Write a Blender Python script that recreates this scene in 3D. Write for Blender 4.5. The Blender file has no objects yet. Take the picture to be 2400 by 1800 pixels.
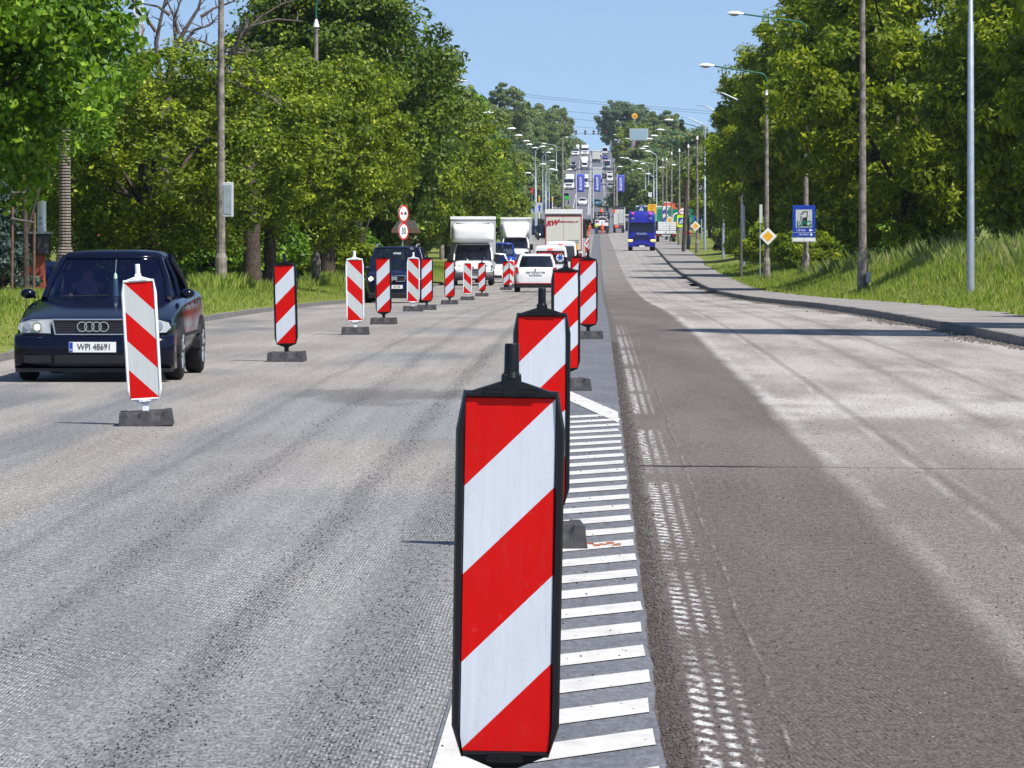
import bpy, math, random
import numpy as np
from mathutils import Vector, Matrix
SC = bpy.context.scene
COL = SC.collection
R = math.radians
random.seed(7)
# ------------------------------------------------------------------ camera, sky, sun, exposure
CAM_Z = 1.71
F = 11500.0            # focal length in pixels of a 2400 px wide frame
cd = bpy.data.cameras.new('camera'); cam = bpy.data.objects.new('camera', cd); COL.objects.link(cam)
cam.location = (0, 0, CAM_Z); cam.rotation_euler = (R(90), 0, 0)
cd.sensor_width = 36.0; cd.lens = 36.0 * F / 2400.0
cd.shift_x = -200 / 2400.0; cd.shift_y = -374 / 2400.0
cd.clip_start = 0.5; cd.clip_end = 9000
SC.camera = cam
SUN_EL, SUN_ROT = 56.0, 130.0     # rotation is measured clockwise from +Y
w = bpy.data.worlds.new('World'); SC.world = w; w.use_nodes = True
nt = w.node_tree; nt.nodes.clear()
sky = nt.nodes.new('ShaderNodeTexSky'); sky.sky_type = 'NISHITA'; sky.sun_disc = False
sky.sun_elevation = R(SUN_EL); sky.sun_rotation = R(SUN_ROT); sky.air_density = 1.0; sky.dust_density = 0.5; sky.ozone_density = 1.6
sky.altitude = 300
tc = nt.nodes.new('ShaderNodeTexCoord'); sx = nt.nodes.new('ShaderNodeSeparateXYZ'); cx = nt.nodes.new('ShaderNodeCombineXYZ'); mz = nt.nodes.new('ShaderNodeMath'); mz.operation = 'MULTIPLY_ADD'; mz.inputs[1].default_value = 1.5; mz.inputs[2].default_value = .16
nt.links.new(tc.outputs['Generated'], sx.inputs[0]); nt.links.new(sx.outputs[0], cx.inputs[0]); nt.links.new(sx.outputs[1], cx.inputs[1]); nt.links.new(sx.outputs[2], mz.inputs[0]); nt.links.new(mz.outputs[0], cx.inputs[2])
vn = nt.nodes.new('ShaderNodeVectorMath'); vn.operation = 'NORMALIZE'; nt.links.new(cx.outputs[0], vn.inputs[0]); nt.links.new(vn.outputs[0], sky.inputs[0])   # the air is clearer than the model's horizon: look up the colour a little higher
bg = nt.nodes.new('ShaderNodeBackground'); bg.inputs[1].default_value = 0.102
wo = nt.nodes.new('ShaderNodeOutputWorld'); nt.links.new(sky.outputs[0], bg.inputs[0]); nt.links.new(bg.outputs[0], wo.inputs[0])
sl = bpy.data.lights.new('sun', 'SUN'); sl.energy = 3.85; sl.angle = R(0.5); sl.color = (1.0, 0.945, 0.865)
so = bpy.data.objects.new('sun', sl); COL.objects.link(so)
sd = Vector((math.sin(R(SUN_ROT)) * math.cos(R(SUN_EL)), math.cos(R(SUN_ROT)) * math.cos(R(SUN_EL)), math.sin(R(SUN_EL))))
so.rotation_euler = sd.to_track_quat('Z', 'Y').to_euler(); so.location = (20, -10, 40)
vs = SC.view_settings; vs.view_transform = 'Standard'; vs.look = 'None'; vs.exposure = 0.75; vs.gamma = 1.0; vs.use_curve_mapping = False
SC.cycles.max_bounces = 6; SC.cycles.diffuse_bounces = 1; SC.cycles.glossy_bounces = 2; SC.cycles.transmission_bounces = 3
SC.cycles.transparent_max_bounces = 8; SC.cycles.volume_bounces = 0

# ------------------------------------------------------------------ helpers
def tag(o, label=None, cat=None, group=None, kind=None):
    if label: o['label'] = label
    if cat: o['category'] = cat
    if group: o['group'] = group
    if kind: o['kind'] = kind
    return o
def thing(name, label, cat, loc=(0, 0, 0), rz=0.0, group=None):
    o = bpy.data.objects.new(name, None); COL.objects.link(o); o.empty_display_size = .2
    o.location = loc; o.rotation_euler = (0, 0, rz)
    return tag(o, label, cat, group)
KIDS = {}
def link_child(o, parent):
    o.parent = parent
    if parent is not None: KIDS.setdefault(parent.name, []).append(o)
def dup(src, loc=None, rz=None, label=None, cat=None, group=None, scale=None, parent=None):
    c = src.copy(); COL.objects.link(c)
    if parent is not None:
        link_child(c, parent)
    else:
        if loc is not None: c.location = loc
        if rz is not None: c.rotation_euler = (src.rotation_euler[0], src.rotation_euler[1], rz)
        if scale is not None: c.scale = scale if hasattr(scale, '__len__') else (scale,) * 3
        tag(c, label, cat, group)
    for k in KIDS.get(src.name, []): dup(k, parent=c)
    return c

class MB:
    def __init__(s): s.v = []; s.f = []; s.mi = []; s.mats = []; s.cur = 0; s.sm = []
    def mat(s, m):
        if m not in s.mats: s.mats.append(m)
        s.cur = s.mats.index(m); return s
    def add(s, vs, fs, smooth=False):
        b = len(s.v); s.v += [tuple(p) for p in vs]
        for f in fs: s.f.append([b + i for i in f]); s.mi.append(s.cur); s.sm.append(smooth)
        return s
    def box(s, c, d, rz=0, rx=0, taper=1.0, ry=0):
        x, y, z = d[0] / 2, d[1] / 2, d[2] / 2
        pts = []
        for k in (-1, 1):
            t = taper if k > 0 else 1.0
            pts += [Vector((-x * t, -y * t, k * z)), Vector((x * t, -y * t, k * z)), Vector((x * t, y * t, k * z)), Vector((-x * t, y * t, k * z))]
        if rz or rx or ry:
            m = Matrix.Rotation(rz, 3, 'Z') @ Matrix.Rotation(ry, 3, 'Y') @ Matrix.Rotation(rx, 3, 'X'); pts = [m @ p for p in pts]
        pts = [p + Vector(c) for p in pts]
        return s.add(pts, [(0, 3, 2, 1), (4, 5, 6, 7), (0, 1, 5, 4), (1, 2, 6, 5), (2, 3, 7, 6), (3, 0, 4, 7)])
    def b2(s, x0, x1, y0, y1, z0, z1):
        return s.box(((x0 + x1) / 2, (y0 + y1) / 2, (z0 + z1) / 2), (abs(x1 - x0), abs(y1 - y0), abs(z1 - z0)))
    def tube(s, pts, r, n=8, smooth=True, cap=True):
        pts = [Vector(p) for p in pts]; rs = r if hasattr(r, '__len__') else [r] * len(pts)
        vs = []; up = None
        for i, p in enumerate(pts):
            if i == 0: t = pts[1] - pts[0]
            elif i == len(pts) - 1: t = pts[-1] - pts[-2]
            else: t = (pts[i + 1] - p).normalized() + (p - pts[i - 1]).normalized()
            t.normalize()
            if up is None: up = Vector((0, 0, 1)) if abs(t.z) < .9 else Vector((0, 1, 0))
            a = t.cross(up)
            if a.length < 1e-4: a = t.orthogonal()
            a.normalize(); b = a.cross(t); b.normalize(); up = b
            for k in range(n):
                q = 2 * math.pi * k / n
                vs.append(p + (a * math.cos(q) + b * math.sin(q)) * rs[i])
        fs = []
        for i in range(len(pts) - 1):
            for k in range(n):
                fs.append((i * n + k, i * n + (k + 1) % n, (i + 1) * n + (k + 1) % n, (i + 1) * n + k))
        s.add(vs, fs, smooth)
        if cap:
            s.add(vs[:n], [tuple(reversed(range(n)))]); s.add(vs[-n:], [tuple(range(n))])
        return s
    def prism(s, poly, a, b, axis='y'):
        n = len(poly)
        def P(u, v, w_):
            return {'y': (u, w_, v), 'x': (w_, u, v), 'z': (u, v, w_)}[axis]
        vs = [P(u, v, a) for u, v in poly] + [P(u, v, b) for u, v in poly]
        fs = [tuple(range(n)), tuple(reversed(range(n, 2 * n)))] + [(i, i + n, (i + 1) % n + n, (i + 1) % n) for i in range(n)]
        return s.add(vs, fs)
    def disc(s, c, r, y0, y1, n=24, rx=None):
        rx = rx or r
        return s.prism([(c[0] + rx * math.cos(2 * math.pi * k / n), c[1] + r * math.sin(2 * math.pi * k / n)) for k in range(n)], y0, y1)
    def ring(s, c, r0, r1, y0, y1, n=28):
        vs = []; 
        for y in (y0, y1):
            for r in (r0, r1):
                vs += [(c[0] + r * math.cos(2 * math.pi * k / n), y, c[1] + r * math.sin(2 * math.pi * k / n)) for k in range(n)]
        fs = []
        for k in range(n):
            j = (k + 1) % n
            fs += [(k, j, n + j, n + k), (2 * n + k, 3 * n + k, 3 * n + j, 2 * n + j), (n + k, n + j, 3 * n + j, 3 * n + k), (k, 2 * n + k, 2 * n + j, j)]
        return s.add(vs, fs)
    def loft(s, rings, smooth=True, closed=True, caps=True):
        n = len(rings[0]); vs = [p for r_ in rings for p in r_]; fs = []
        for i in range(len(rings) - 1):
            for k in range(n if closed else n - 1):
                j = (k + 1) % n
                fs.append((i * n + k, i * n + j, (i + 1) * n + j, (i + 1) * n + k))
        s.add(vs, fs, smooth)
        if caps and closed:
            s.add(rings[0], [tuple(reversed(range(n)))], smooth); s.add(rings[-1], [tuple(range(n))], smooth)
        return s
    def build(s, name, m=None, parent=None, loc=None, bev=0, sub=0, smooth=None, rz=None):
        me = bpy.data.meshes.new(name); me.from_pydata([tuple(p) for p in s.v], [], s.f)
        if m is not None: me.materials.append(m)
        else:
            for q in s.mats: me.materials.append(q)
            me.polygons.foreach_set('material_index', s.mi)
        sm = s.sm if smooth is None else [smooth] * len(s.f)
        me.polygons.foreach_set('use_smooth', sm)
        me.update()
        o = bpy.data.objects.new(name, me); COL.objects.link(o)
        if parent is not None: link_child(o, parent)
        if loc is not None: o.location = loc
        if rz is not None: o.rotation_euler = (0, 0, rz)
        if sub:
            import bmesh
            bm = bmesh.new(); bm.from_mesh(me); bmesh.ops.remove_doubles(bm, verts=bm.verts, dist=1e-4); bmesh.ops.recalc_face_normals(bm, faces=bm.faces)
            bm.to_mesh(me); bm.free()
            md = o.modifiers.new('s', 'SUBSURF'); md.levels = sub; md.render_levels = sub
        if bev:
            md = o.modifiers.new('b', 'BEVEL'); md.width = bev; md.segments = 2; md.limit_method = 'ANGLE'
            for p in me.polygons: p.use_smooth = True
            md.harden_normals = True
        return o

def np_mesh(name, verts, nper, mat):
    """verts: (N*nper,3) array -> N faces of nper corners"""
    me = bpy.data.meshes.new(name); nv = len(verts); nf = nv // nper
    me.vertices.add(nv); me.vertices.foreach_set('co', np.asarray(verts, dtype=np.float32).ravel())
    me.loops.add(nv); me.loops.foreach_set('vertex_index', np.arange(nv, dtype=np.int32))
    me.polygons.add(nf); me.polygons.foreach_set('loop_start', np.arange(0, nv, nper, dtype=np.int32))
    me.polygons.foreach_set('loop_total', np.full(nf, nper, dtype=np.int32))
    me.materials.append(mat); me.update(calc_edges=True); return me

# text as flat mesh in the XZ plane, reading from the -Y side
_tc = {}
def text(s, size, mat, parent, name='lettering', loc=(0, 0, 0), rz=0, sx=1.0, shear=0.0, bold=0.0, align='CENTER', rot=0.0, depth=.002):
    cu = bpy.data.curves.new('txt', 'FONT'); cu.body = s; cu.size = size; cu.align_x = align; cu.align_y = 'CENTER'; cu.extrude = depth; cu.shear = shear; cu.offset = bold
    cu.resolution_u = 3
    o = bpy.data.objects.new('tmp', cu); COL.objects.link(o)
    dg = bpy.context.evaluated_depsgraph_get(); me = bpy.data.meshes.new_from_object(o.evaluated_get(dg))
    bpy.data.objects.remove(o)
    me.transform(Matrix.Rotation(rz, 4, 'Z') @ Matrix.Rotation(R(90), 4, 'X') @ Matrix.Rotation(rot, 4, 'Z') @ Matrix.Diagonal((sx, 1, 1, 1)))
    me.materials.clear(); me.materials.append(mat)
    t = bpy.data.objects.new(name, me); COL.objects.link(t); t.location = loc
    link_child(t, parent); return t

# ------------------------------------------------------------------ node helpers
class NB:
    def __init__(s, name):
        s.m = bpy.data.materials.new(name); s.m.use_nodes = True; s.t = s.m.node_tree; s.t.nodes.clear()
        s.out = s.n('ShaderNodeOutputMaterial')
    def n(s, k): return s.t.nodes.new(k)
    def set(s, sock, v):
        if v is None: return
        if hasattr(v, 'is_linked') or hasattr(v, 'links'): s.t.links.new(v, sock)
        elif isinstance(v, (tuple, list)) and sock.type == 'RGBA': sock.default_value = tuple(v) + ((1,) if len(v) == 3 else ())
        else: sock.default_value = v
    def ma(s, op, a, b=None, c=None, clamp=False):
        q = s.n('ShaderNodeMath'); q.operation = op; q.use_clamp = clamp
        s.set(q.inputs[0], a); s.set(q.inputs[1], b); s.set(q.inputs[2], c); return q.outputs[0]
    def mix(s, f, a, b, bt='MIX'):
        q = s.n('ShaderNodeMix'); q.data_type = 'RGBA'; q.blend_type = bt
        s.set(q.inputs[0], f); s.set(q.inputs[6], a); s.set(q.inputs[7], b); return q.outputs[2]
    def noise(s, vec, sc, det=3, rough=.55, dist=0.0):
        q = s.n('ShaderNodeTexNoise'); s.set(q.inputs['Vector'], vec); q.inputs['Scale'].default_value = sc
        q.inputs['Detail'].default_value = det; q.inputs['Roughness'].default_value = rough; q.inputs['Distortion'].default_value = dist; return q.outputs[0]
    def vor(s, vec, sc, out=0, feat='F1'):
        q = s.n('ShaderNodeTexVoronoi'); q.feature = feat; s.set(q.inputs['Vector'], vec); q.inputs['Scale'].default_value = sc; return q.outputs[out]
    def smooth(s, v, a, b, lo=0.0, hi=1.0):
        q = s.n('ShaderNodeMapRange'); q.interpolation_type = 'SMOOTHSTEP'; s.set(q.inputs[0], v)
        for i, x in zip((1, 2, 3, 4), (a, b, lo, hi)): s.set(q.inputs[i], x)
        return q.outputs[0]
    def band(s, v, a, b, e): return s.ma('MULTIPLY', s.smooth(v, a - e, a + e), s.smooth(v, b - e, b + e, 1.0, 0.0))
    def pos(s):
        g = s.n('ShaderNodeNewGeometry'); return g.outputs['Position']
    def obj(s):
        g = s.n('ShaderNodeTexCoord'); return g.outputs['Object']
    def xyz(s, v):
        q = s.n('ShaderNodeSeparateXYZ'); s.set(q.inputs[0], v); return q.outputs
    def comb(s, x, y, z):
        q = s.n('ShaderNodeCombineXYZ'); s.set(q.inputs[0], x); s.set(q.inputs[1], y); s.set(q.inputs[2], z); return q.outputs[0]
    def bump(s, h, st=.3, dist=.01):
        q = s.n('ShaderNodeBump'); q.inputs['Strength'].default_value = st; q.inputs['Distance'].default_value = dist; s.set(q.inputs['Height'], h); return q.outputs[0]
    def bsdf(s, col, rough=.6, metal=0, spec=.5, normal=None, **k):
        b = s.n('ShaderNodeBsdfPrincipled'); s.set(b.inputs['Base Color'], col); s.set(b.inputs['Roughness'], rough); s.set(b.inputs['Metallic'], metal)
        s.set(b.inputs['Specular IOR Level'], spec); s.set(b.inputs['Normal'], normal)
        for kk, vv in k.items(): s.set(b.inputs[kk.replace('_', ' ')], vv)
        return b.outputs[0]
    def fin(s, sh): s.t.links.new(sh, s.out.inputs[0]); return s.m
def sr(r, g, b):
    f = lambda c: (c / 255 / 12.92) if c / 255 <= .04045 else ((c / 255 + .055) / 1.055) ** 2.4
    return (f(r), f(g), f(b))
def pm(name, col, rough=.5, metal=0.0, spec=.5, var=.12, sc=6.0, coat=0.0, bump=0.0, bsc=40.0):
    b = NB(name); p = b.obj(); n = b.noise(p, sc, 4, .6)
    f = b.smooth(n, .3, .7); dark = tuple(c * (1 - var) for c in col); lite = tuple(min(1, c * (1 + var * .6)) for c in col)
    c = b.mix(f, dark, lite)
    nm = b.bump(b.noise(p, bsc, 3), bump, .004) if bump else None
    return b.fin(b.bsdf(c, rough, metal, spec, nm, **({'Coat_Weight': coat} if coat else {})))
def emis(name, col, st):
    b = NB(name); e = b.n('ShaderNodeEmission'); b.set(e.inputs[0], col); e.inputs[1].default_value = st; return b.fin(e.outputs[0])
M = {}
for nm_, a_ in dict(
    black_plastic=((.0045, .0045, .006), .36, 0, .35, .25), white_plastic=((.82, .84, .86), .4, 0, .5, .04), rubber=((.055, .055, .06), .85, 0, .3, .3, 14),
    tyre=((.018, .018, .02), .8, 0, .3, .2), steel=((.42, .45, .47), .45, .6, .5, .15), alu=((.62, .63, .65), .3, .9, .5, .08), chrome=((.75, .76, .78), .12, 1.0, .5, .02),
    dark=((.012, .012, .014), .5, 0, .4, .2), plate=((.78, .8, .78), .45, 0, .5, .03), blueink=((.01, .03, .3), .5), ink=((.012, .012, .014), .6), white=((.8, .82, .82), .35, 0, .5, .04),
    navy=((.0014, .002, .013), .14, .0, .3, .1, 3, .12), vanblue=((.0025, .0045, .03), .25, .0, .35, .1, 3, .15), bluepaint=((.02, .05, .32), .3, .1, .5, .1), scania=((.012, .018, .30), .28, .1, .5, .12, 2, .5),
    white_paint=((.80, .82, .85), .25, 0, .5, .03, 3, .4), cream=((.62, .62, .56), .5, 0, .4, .06, 1.5), grey_box=((.5, .52, .53), .5, 0, .4, .08, 1.5), redpaint=((.42, .02, .03), .4), tail=((.35, .01, .015), .2, 0, .6, .2),
    orange=((.85, .2, .02), .4), hiviz=((.62, .8, .03), .7), hiorange=((.9, .12, .03), .7), jeans=((.05, .08, .17), .8), skin=((.5, .28, .2), .6), hair=((.03, .02, .015), .8),
    signred=((.55, .012, .02), .45), signblue=((.01, .05, .4), .4), signyellow=((.85, .42, .02), .45), neon=((.62, .9, .01), .5), signgreen=((.004, .2, .13), .45), teal=((.02, .2, .2), .4),
    concrete=((.25, .22, .195), .9, 0, .15, .5, 5, 0, .6, 60), galv=((.36, .41, .47), .42, .35, .5, .12, 5), greenpipe=((.02, .12, .08), .5, 0, .4, .3), lampwhite=((.85, .86, .86), .3, 0, .5, .03), lampglass=((.3, .24, .22), .3),
    brick=((.3, .06, .035), .8, 0, .2, .3, 20), wood=((.16, .1, .07), .85, 0, .2, .35, 12), woodgrey=((.13, .12, .115), .85, 0, .2, .35, 12), bark=((.085, .065, .055), .95, 0, .1, .45, 12, 0, .8, 30), deadbark=((.14, .12, .11), .95, 0, .1, .4, 12, 0, .6, 30),
    interior=((.01, .012, .03), .8), tarpgreen=((.12, .32, .25), .6), tarpdark=((.01, .07, .05), .6), boardorange=((.85, .35, .02), .5), redorange=((.8, .09, .02), .55), roof=((.22, .2, .21), .8), housewall=((.45, .25, .2), .8), silver=((.4, .42, .45), .3, .5), greenpaint=((.03, .45, .06), .4), tealcar=((.03, .16, .2), .25, .2, .5, .1), flagblue=((.08, .1, .52), .6), yellowsign=((.85, .45, .02), .4),
    machine=((.05, .045, .06), .6), beige=((.4, .38, .34), .7), gravel=((.1, .085, .078), .95, 0, .1, .5, 40), sheet=((.5, .53, .55), .5)).items():
    M[nm_] = pm(nm_, *a_)
def reflective(name, col):
    b = NB(name); p = b.obj(); x, y, z = b.xyz(p)
    h = b.vor(b.comb(b.ma('MULTIPLY', x, 1.0), 0.0, z), 170, 0, 'F1')
    st = b.noise(b.comb(b.ma('MULTIPLY', x, 30), 0.0, b.ma('MULTIPLY', z, 1.5)), 2, 3)
    scr = b.smooth(b.noise(p, 26, 5, .7), .62, .72)
    c = b.mix(b.smooth(st, .3, .7), tuple(c_ * .93 for c_ in col), col)
    c = b.mix(b.ma('MULTIPLY', b.smooth(h, .35, .75), .10), c, tuple(c_ * .5 for c_ in col))
    gr_ = b.smooth(b.noise(b.comb(b.ma('MULTIPLY', x, 6), 0.0, b.ma('MULTIPLY', z, 2.2)), 2.0, 5, .7), .48, .8, 0.0, .30); c = b.mix(gr_, c, tuple(q * .55 + .06 for q in col))
    sc2 = b.smooth(b.noise(b.comb(b.ma('ADD', b.ma('MULTIPLY', x, 90), b.ma('MULTIPLY', z, 25)), 0.0, b.ma('MULTIPLY', z, 14)), 1.0, 4, .8), .70, .76, 0.0, .35); c = b.mix(sc2, c, (.55, .5, .5))
    c = b.mix(b.ma('MULTIPLY', scr, .05), c, (.6, .5, .5))
    return b.fin(b.bsdf(c, .45, 0, .12))
M['refl_red'] = reflective('refl_red', (.60, .006, .005)); M['refl_white'] = reflective('refl_white', (.62, .665, .725))
M['refl_white_b'] = reflective('refl_white_b', (.55, .58, .575))
M['head_on'] = emis('head_on', (1, .93, .8), 7.0); M['amber_on'] = emis('amber_on', (1, .45, .08), 3.5); M['red_on'] = emis('red_on', (1, .05, .03), 2.0)
def glassmat(name, tint, alpha, col=(.006, .009, .02), sp=.8):
    b = NB(name); t = b.n('ShaderNodeBsdfTransparent'); b.set(t.inputs[0], tint)
    g = b.bsdf(col, .05, 0, sp)
    ms = b.n('ShaderNodeMixShader'); ms.inputs[0].default_value = alpha; b.t.links.new(t.outputs[0], ms.inputs[1]); b.t.links.new(g, ms.inputs[2]); return b.fin(ms.outputs[0])
M['saloonglass'] = glassmat('saloonglass', (.62, .7, .95), .5, (.002, .004, .025), .4)
M['glass'] = glassmat('glass', (.55, .62, .75), .55); M['darkglass'] = glassmat('darkglass', (.3, .35, .4), .85)
M['lens'] = glassmat('lens', (.9, .92, .95), .35)

# ------------------------------------------------------------------ terrain functions
HT = [(0, 1.71), (26, 1.71), (60, 1.75), (87, 1.84), (108, 1.97), (132, 2.2), (158, 2.5), (190, 2.75), (222, 2.93), (280, 3.02), (338, 2.97), (460, 2.36), (600, 1.95), (742, 1.48), (800, .6), (915, -3.6), (1173, -8.06), (1306, -11.5), (1500, -16.6), (1650, -21.4), (1800, -27.0), (1860, -27.8), (2000, -26), (2600, -18), (4000, -5)]
_g = np.arange(0, 4001, 1.0); _h = np.interp(_g, [a for a, b in HT], [b for a, b in HT])
_k = np.ones(31) / 31; _hs = np.convolve(np.pad(_h, 15, mode='edge'), _k, 'valid'); _hs[:10] = _h[:10]
def zr(d): return CAM_Z - float(np.interp(d, _g, _hs))
def lin(d, T): return float(np.interp(d, [a for a, b in T], [b for a, b in T]))
def kerb(d): return lin(d, [(0, 6.5), (71, 6.2), (100, 5.75), (127, 5.4), (193, 4.75), (300, 5.0), (457, 5.5), (600, 5.6), (742, 5.6), (850, 6.2), (2000, 6.2)])
def swalk(d): return lin(d, [(0, 2.2), (98, 2.35), (150, 2.25), (200, 1.9), (300, 2.3), (600, 3.4), (742, 3.4), (900, 1.5), (2000, 1)])
def ledge(d): return lin(d, [(0, -7.7), (450, -7.7), (600, -10.5), (760, -11), (860, -10), (1000, -9.2), (2000, -9.2)])
def sstep(t): t = max(0, min(1, t)); return t * t * (3 - 2 * t)
def cs(X, Y):
    le = ledge(Y); e = kerb(Y) + swalk(Y)
    if X < le:
        q = le - X; z = .1 + .28 * sstep(q / 3.0) + .1 * math.sin(X * .3 + Y * .05) * sstep((q - 4) / 10)
        z += (9 * sstep((q - 5) / 50) + 12 * sstep((q - 40) / 120)) * sstep((Y - 880) / 500)
        return z
    if X > e:
        q = X - e; hb = lin(Y, [(0, 1.6), (120, 1.05), (160, 1.15), (190, 1.0), (212, .4), (235, .3), (4000, .3)])
        z = .12 + hb * sstep((q - .2) / 3.6) + .12 * math.sin(X * .7 + Y * .09) * sstep(q / 3)
        z += (7 * sstep((q - 6) / 50) + 5 * sstep((q - 40) / 120)) * sstep((Y - 880) / 500)
        return z
    if X > kerb(Y): return .14
    return 0.0
def gz(X, Y): return zr(Y) + cs(X, Y)
def px(x, y, d): return Vector((d * (x - 1400) / F, d, CAM_Z + d * (526 - y) / F))
def X_(x, d): return d * (x - 1400) / F
def onroad(x, y, off=0.0):
    """ground point seen at full-frame pixel (x, y) on the road"""
    ds = _g[12:900]; yy = 526 + (_hs[12:900] - off) * F / ds; i = int(np.argmax(yy < y)); d = float(ds[max(i, 0)])
    return (X_(x, d), d)
# ------------------------------------------------------------------ ground materials
def base_coords(b, ys=.25):
    p = b.pos(); x, y, z = b.xyz(p)
    return p, x, y, b.comb(x, b.ma('MULTIPLY', y, ys), 0.0)
def grain(b, v, c, lo=.5, hi=1.5):
    g1 = b.noise(v, 75, 3, .7); g2 = b.noise(v, 24, 3, .65)
    q = b.smooth(g1, .32, .68, lo, hi); c = b.mix(1.0, c, b.comb(q, q, q), 'MULTIPLY')
    q = b.smooth(g2, .3, .7, .78, 1.2); c = b.mix(1.0, c, b.comb(q, q, q), 'MULTIPLY')
    return c, g1
def milled_left():
    b = NB('milled_asphalt'); p, x, y, v = base_coords(b)
    wob = b.ma('MULTIPLY', b.ma('SUBTRACT', b.noise(b.comb(b.ma('MULTIPLY', x, .6), b.ma('MULTIPLY', y, .12), 0.0), 1.0, 4), .5), .9)
    xw = b.ma('ADD', x, wob); yw = b.ma('ADD', y, b.ma('MULTIPLY', wob, 14))
    big = b.noise(b.comb(x, b.ma('MULTIPLY', y, .12), 0.0), .9, 4, .6)
    beige = b.smooth(yw, 47, 56)
    beige = b.ma('MULTIPLY', beige, b.smooth(b.noise(b.comb(b.ma('MULTIPLY', x, .35), b.ma('MULTIPLY', y, .1), 3.0), 1.0, 4), .36, .5))
    beige = b.ma('MAXIMUM', beige, b.ma('MULTIPLY', b.band(xw, -4.15, -3.35, .18), .95))
    beige = b.ma('MAXIMUM', beige, b.ma('MULTIPLY', b.band(xw, -5.5, -4.9, .2), .75))
    beige = b.ma('MAXIMUM', beige, b.ma('MULTIPLY', b.band(yw, 32.5, 38.5, 1.6), b.smooth(x, -3.2, -1.8, .1, .75)))
    beige = b.ma('MAXIMUM', beige, b.smooth(big, .55, .75, 0.0, .6))
    grey = b.mix(b.smooth(big, .3, .62), (.165, .166, .168), (.232, .232, .232))
    lane = b.ma('MULTIPLY', b.band(xw, -7.2, -4.4, .4), b.ma('SUBTRACT', 1.0, b.band(xw, -5.5, -4.9, .2)))
    grey = b.mix(b.ma('MULTIPLY', lane, .8), grey, (.155, .156, .162))
    c = b.mix(beige, grey, b.mix(b.smooth(big, .35, .7), (.24, .222, .2), (.32, .298, .268)))
    lt = b.ma('MULTIPLY', b.band(yw, 39, 49, 1.2), b.band(xw, -3.0, -.2, .35)); c = b.mix(b.ma('MULTIPLY', lt, .7), c, (.235, .24, .24))
    dkb = b.ma('MULTIPLY', b.band(yw, 48.6, 51.5, .6), b.band(xw, -3.2, -.4, .3)); c = b.mix(b.ma('MULTIPLY', dkb, .7), c, (.13, .125, .12))
    # loose dark crumbs in lines along the road
    crumb = b.vor(v, 34, 0); cr = b.smooth(crumb, .16, .3, 1.0, 0.0)
    ln = None
    for c0, w_ in ((-1.5, .10), (-.92, .16), (-2.36, .07), (-3.05, .05)):
        q = b.band(b.ma('ADD', x, b.ma('MULTIPLY', wob, .25)), c0 - w_, c0 + w_, w_ * .8); ln = q if ln is None else b.ma('MAXIMUM', ln, q)
    dens = b.ma('MULTIPLY', b.ma('ADD', b.ma('MULTIPLY', ln, .9), .10), b.smooth(b.noise(v, 7, 3), .35, .6))
    c = b.mix(b.ma('MULTIPLY', cr, dens), c, (.035, .035, .04)); c = b.mix(b.ma('MULTIPLY', ln, .28), c, (.07, .07, .075))
    c, g1 = grain(b, v, c)
    # grooves cut by the milling drum, bright glints painted into the colour
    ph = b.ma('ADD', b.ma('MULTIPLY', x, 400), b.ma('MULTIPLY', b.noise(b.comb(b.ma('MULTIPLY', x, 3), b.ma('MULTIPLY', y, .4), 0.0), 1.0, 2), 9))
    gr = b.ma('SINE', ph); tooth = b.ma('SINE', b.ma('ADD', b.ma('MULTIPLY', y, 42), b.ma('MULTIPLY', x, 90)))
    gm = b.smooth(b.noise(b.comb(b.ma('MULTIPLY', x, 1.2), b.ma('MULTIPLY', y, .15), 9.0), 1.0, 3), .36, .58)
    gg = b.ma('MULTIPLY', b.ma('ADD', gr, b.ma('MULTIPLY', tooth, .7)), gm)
    glint = b.smooth(b.ma('ADD', gg, b.ma('MULTIPLY', b.ma('SUBTRACT', g1, .5), 3.0)), .7, 1.7, 0.0, .55); q = b.ma('ADD', b.ma('ADD', .93, glint), b.ma('MULTIPLY', gg, .10)); c = b.mix(1.0, c, b.comb(q, q, q), 'MULTIPLY')
    cl = b.ma('SINE', b.ma('ADD', b.ma('MULTIPLY', x, 26), b.ma('MULTIPLY', wob, 8))); q = b.ma('ADD', 1.0, b.ma('MULTIPLY', b.ma('MULTIPLY', cl, gm), .05)); c = b.mix(1.0, c, b.comb(q, q, q), 'MULTIPLY')
    h = b.ma('ADD', b.ma('MULTIPLY', g1, 1.0), b.ma('MULTIPLY', gg, .35))
    return b.fin(b.bsdf(c, .85, 0, .25, b.bump(h, .55, .006)))
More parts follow.
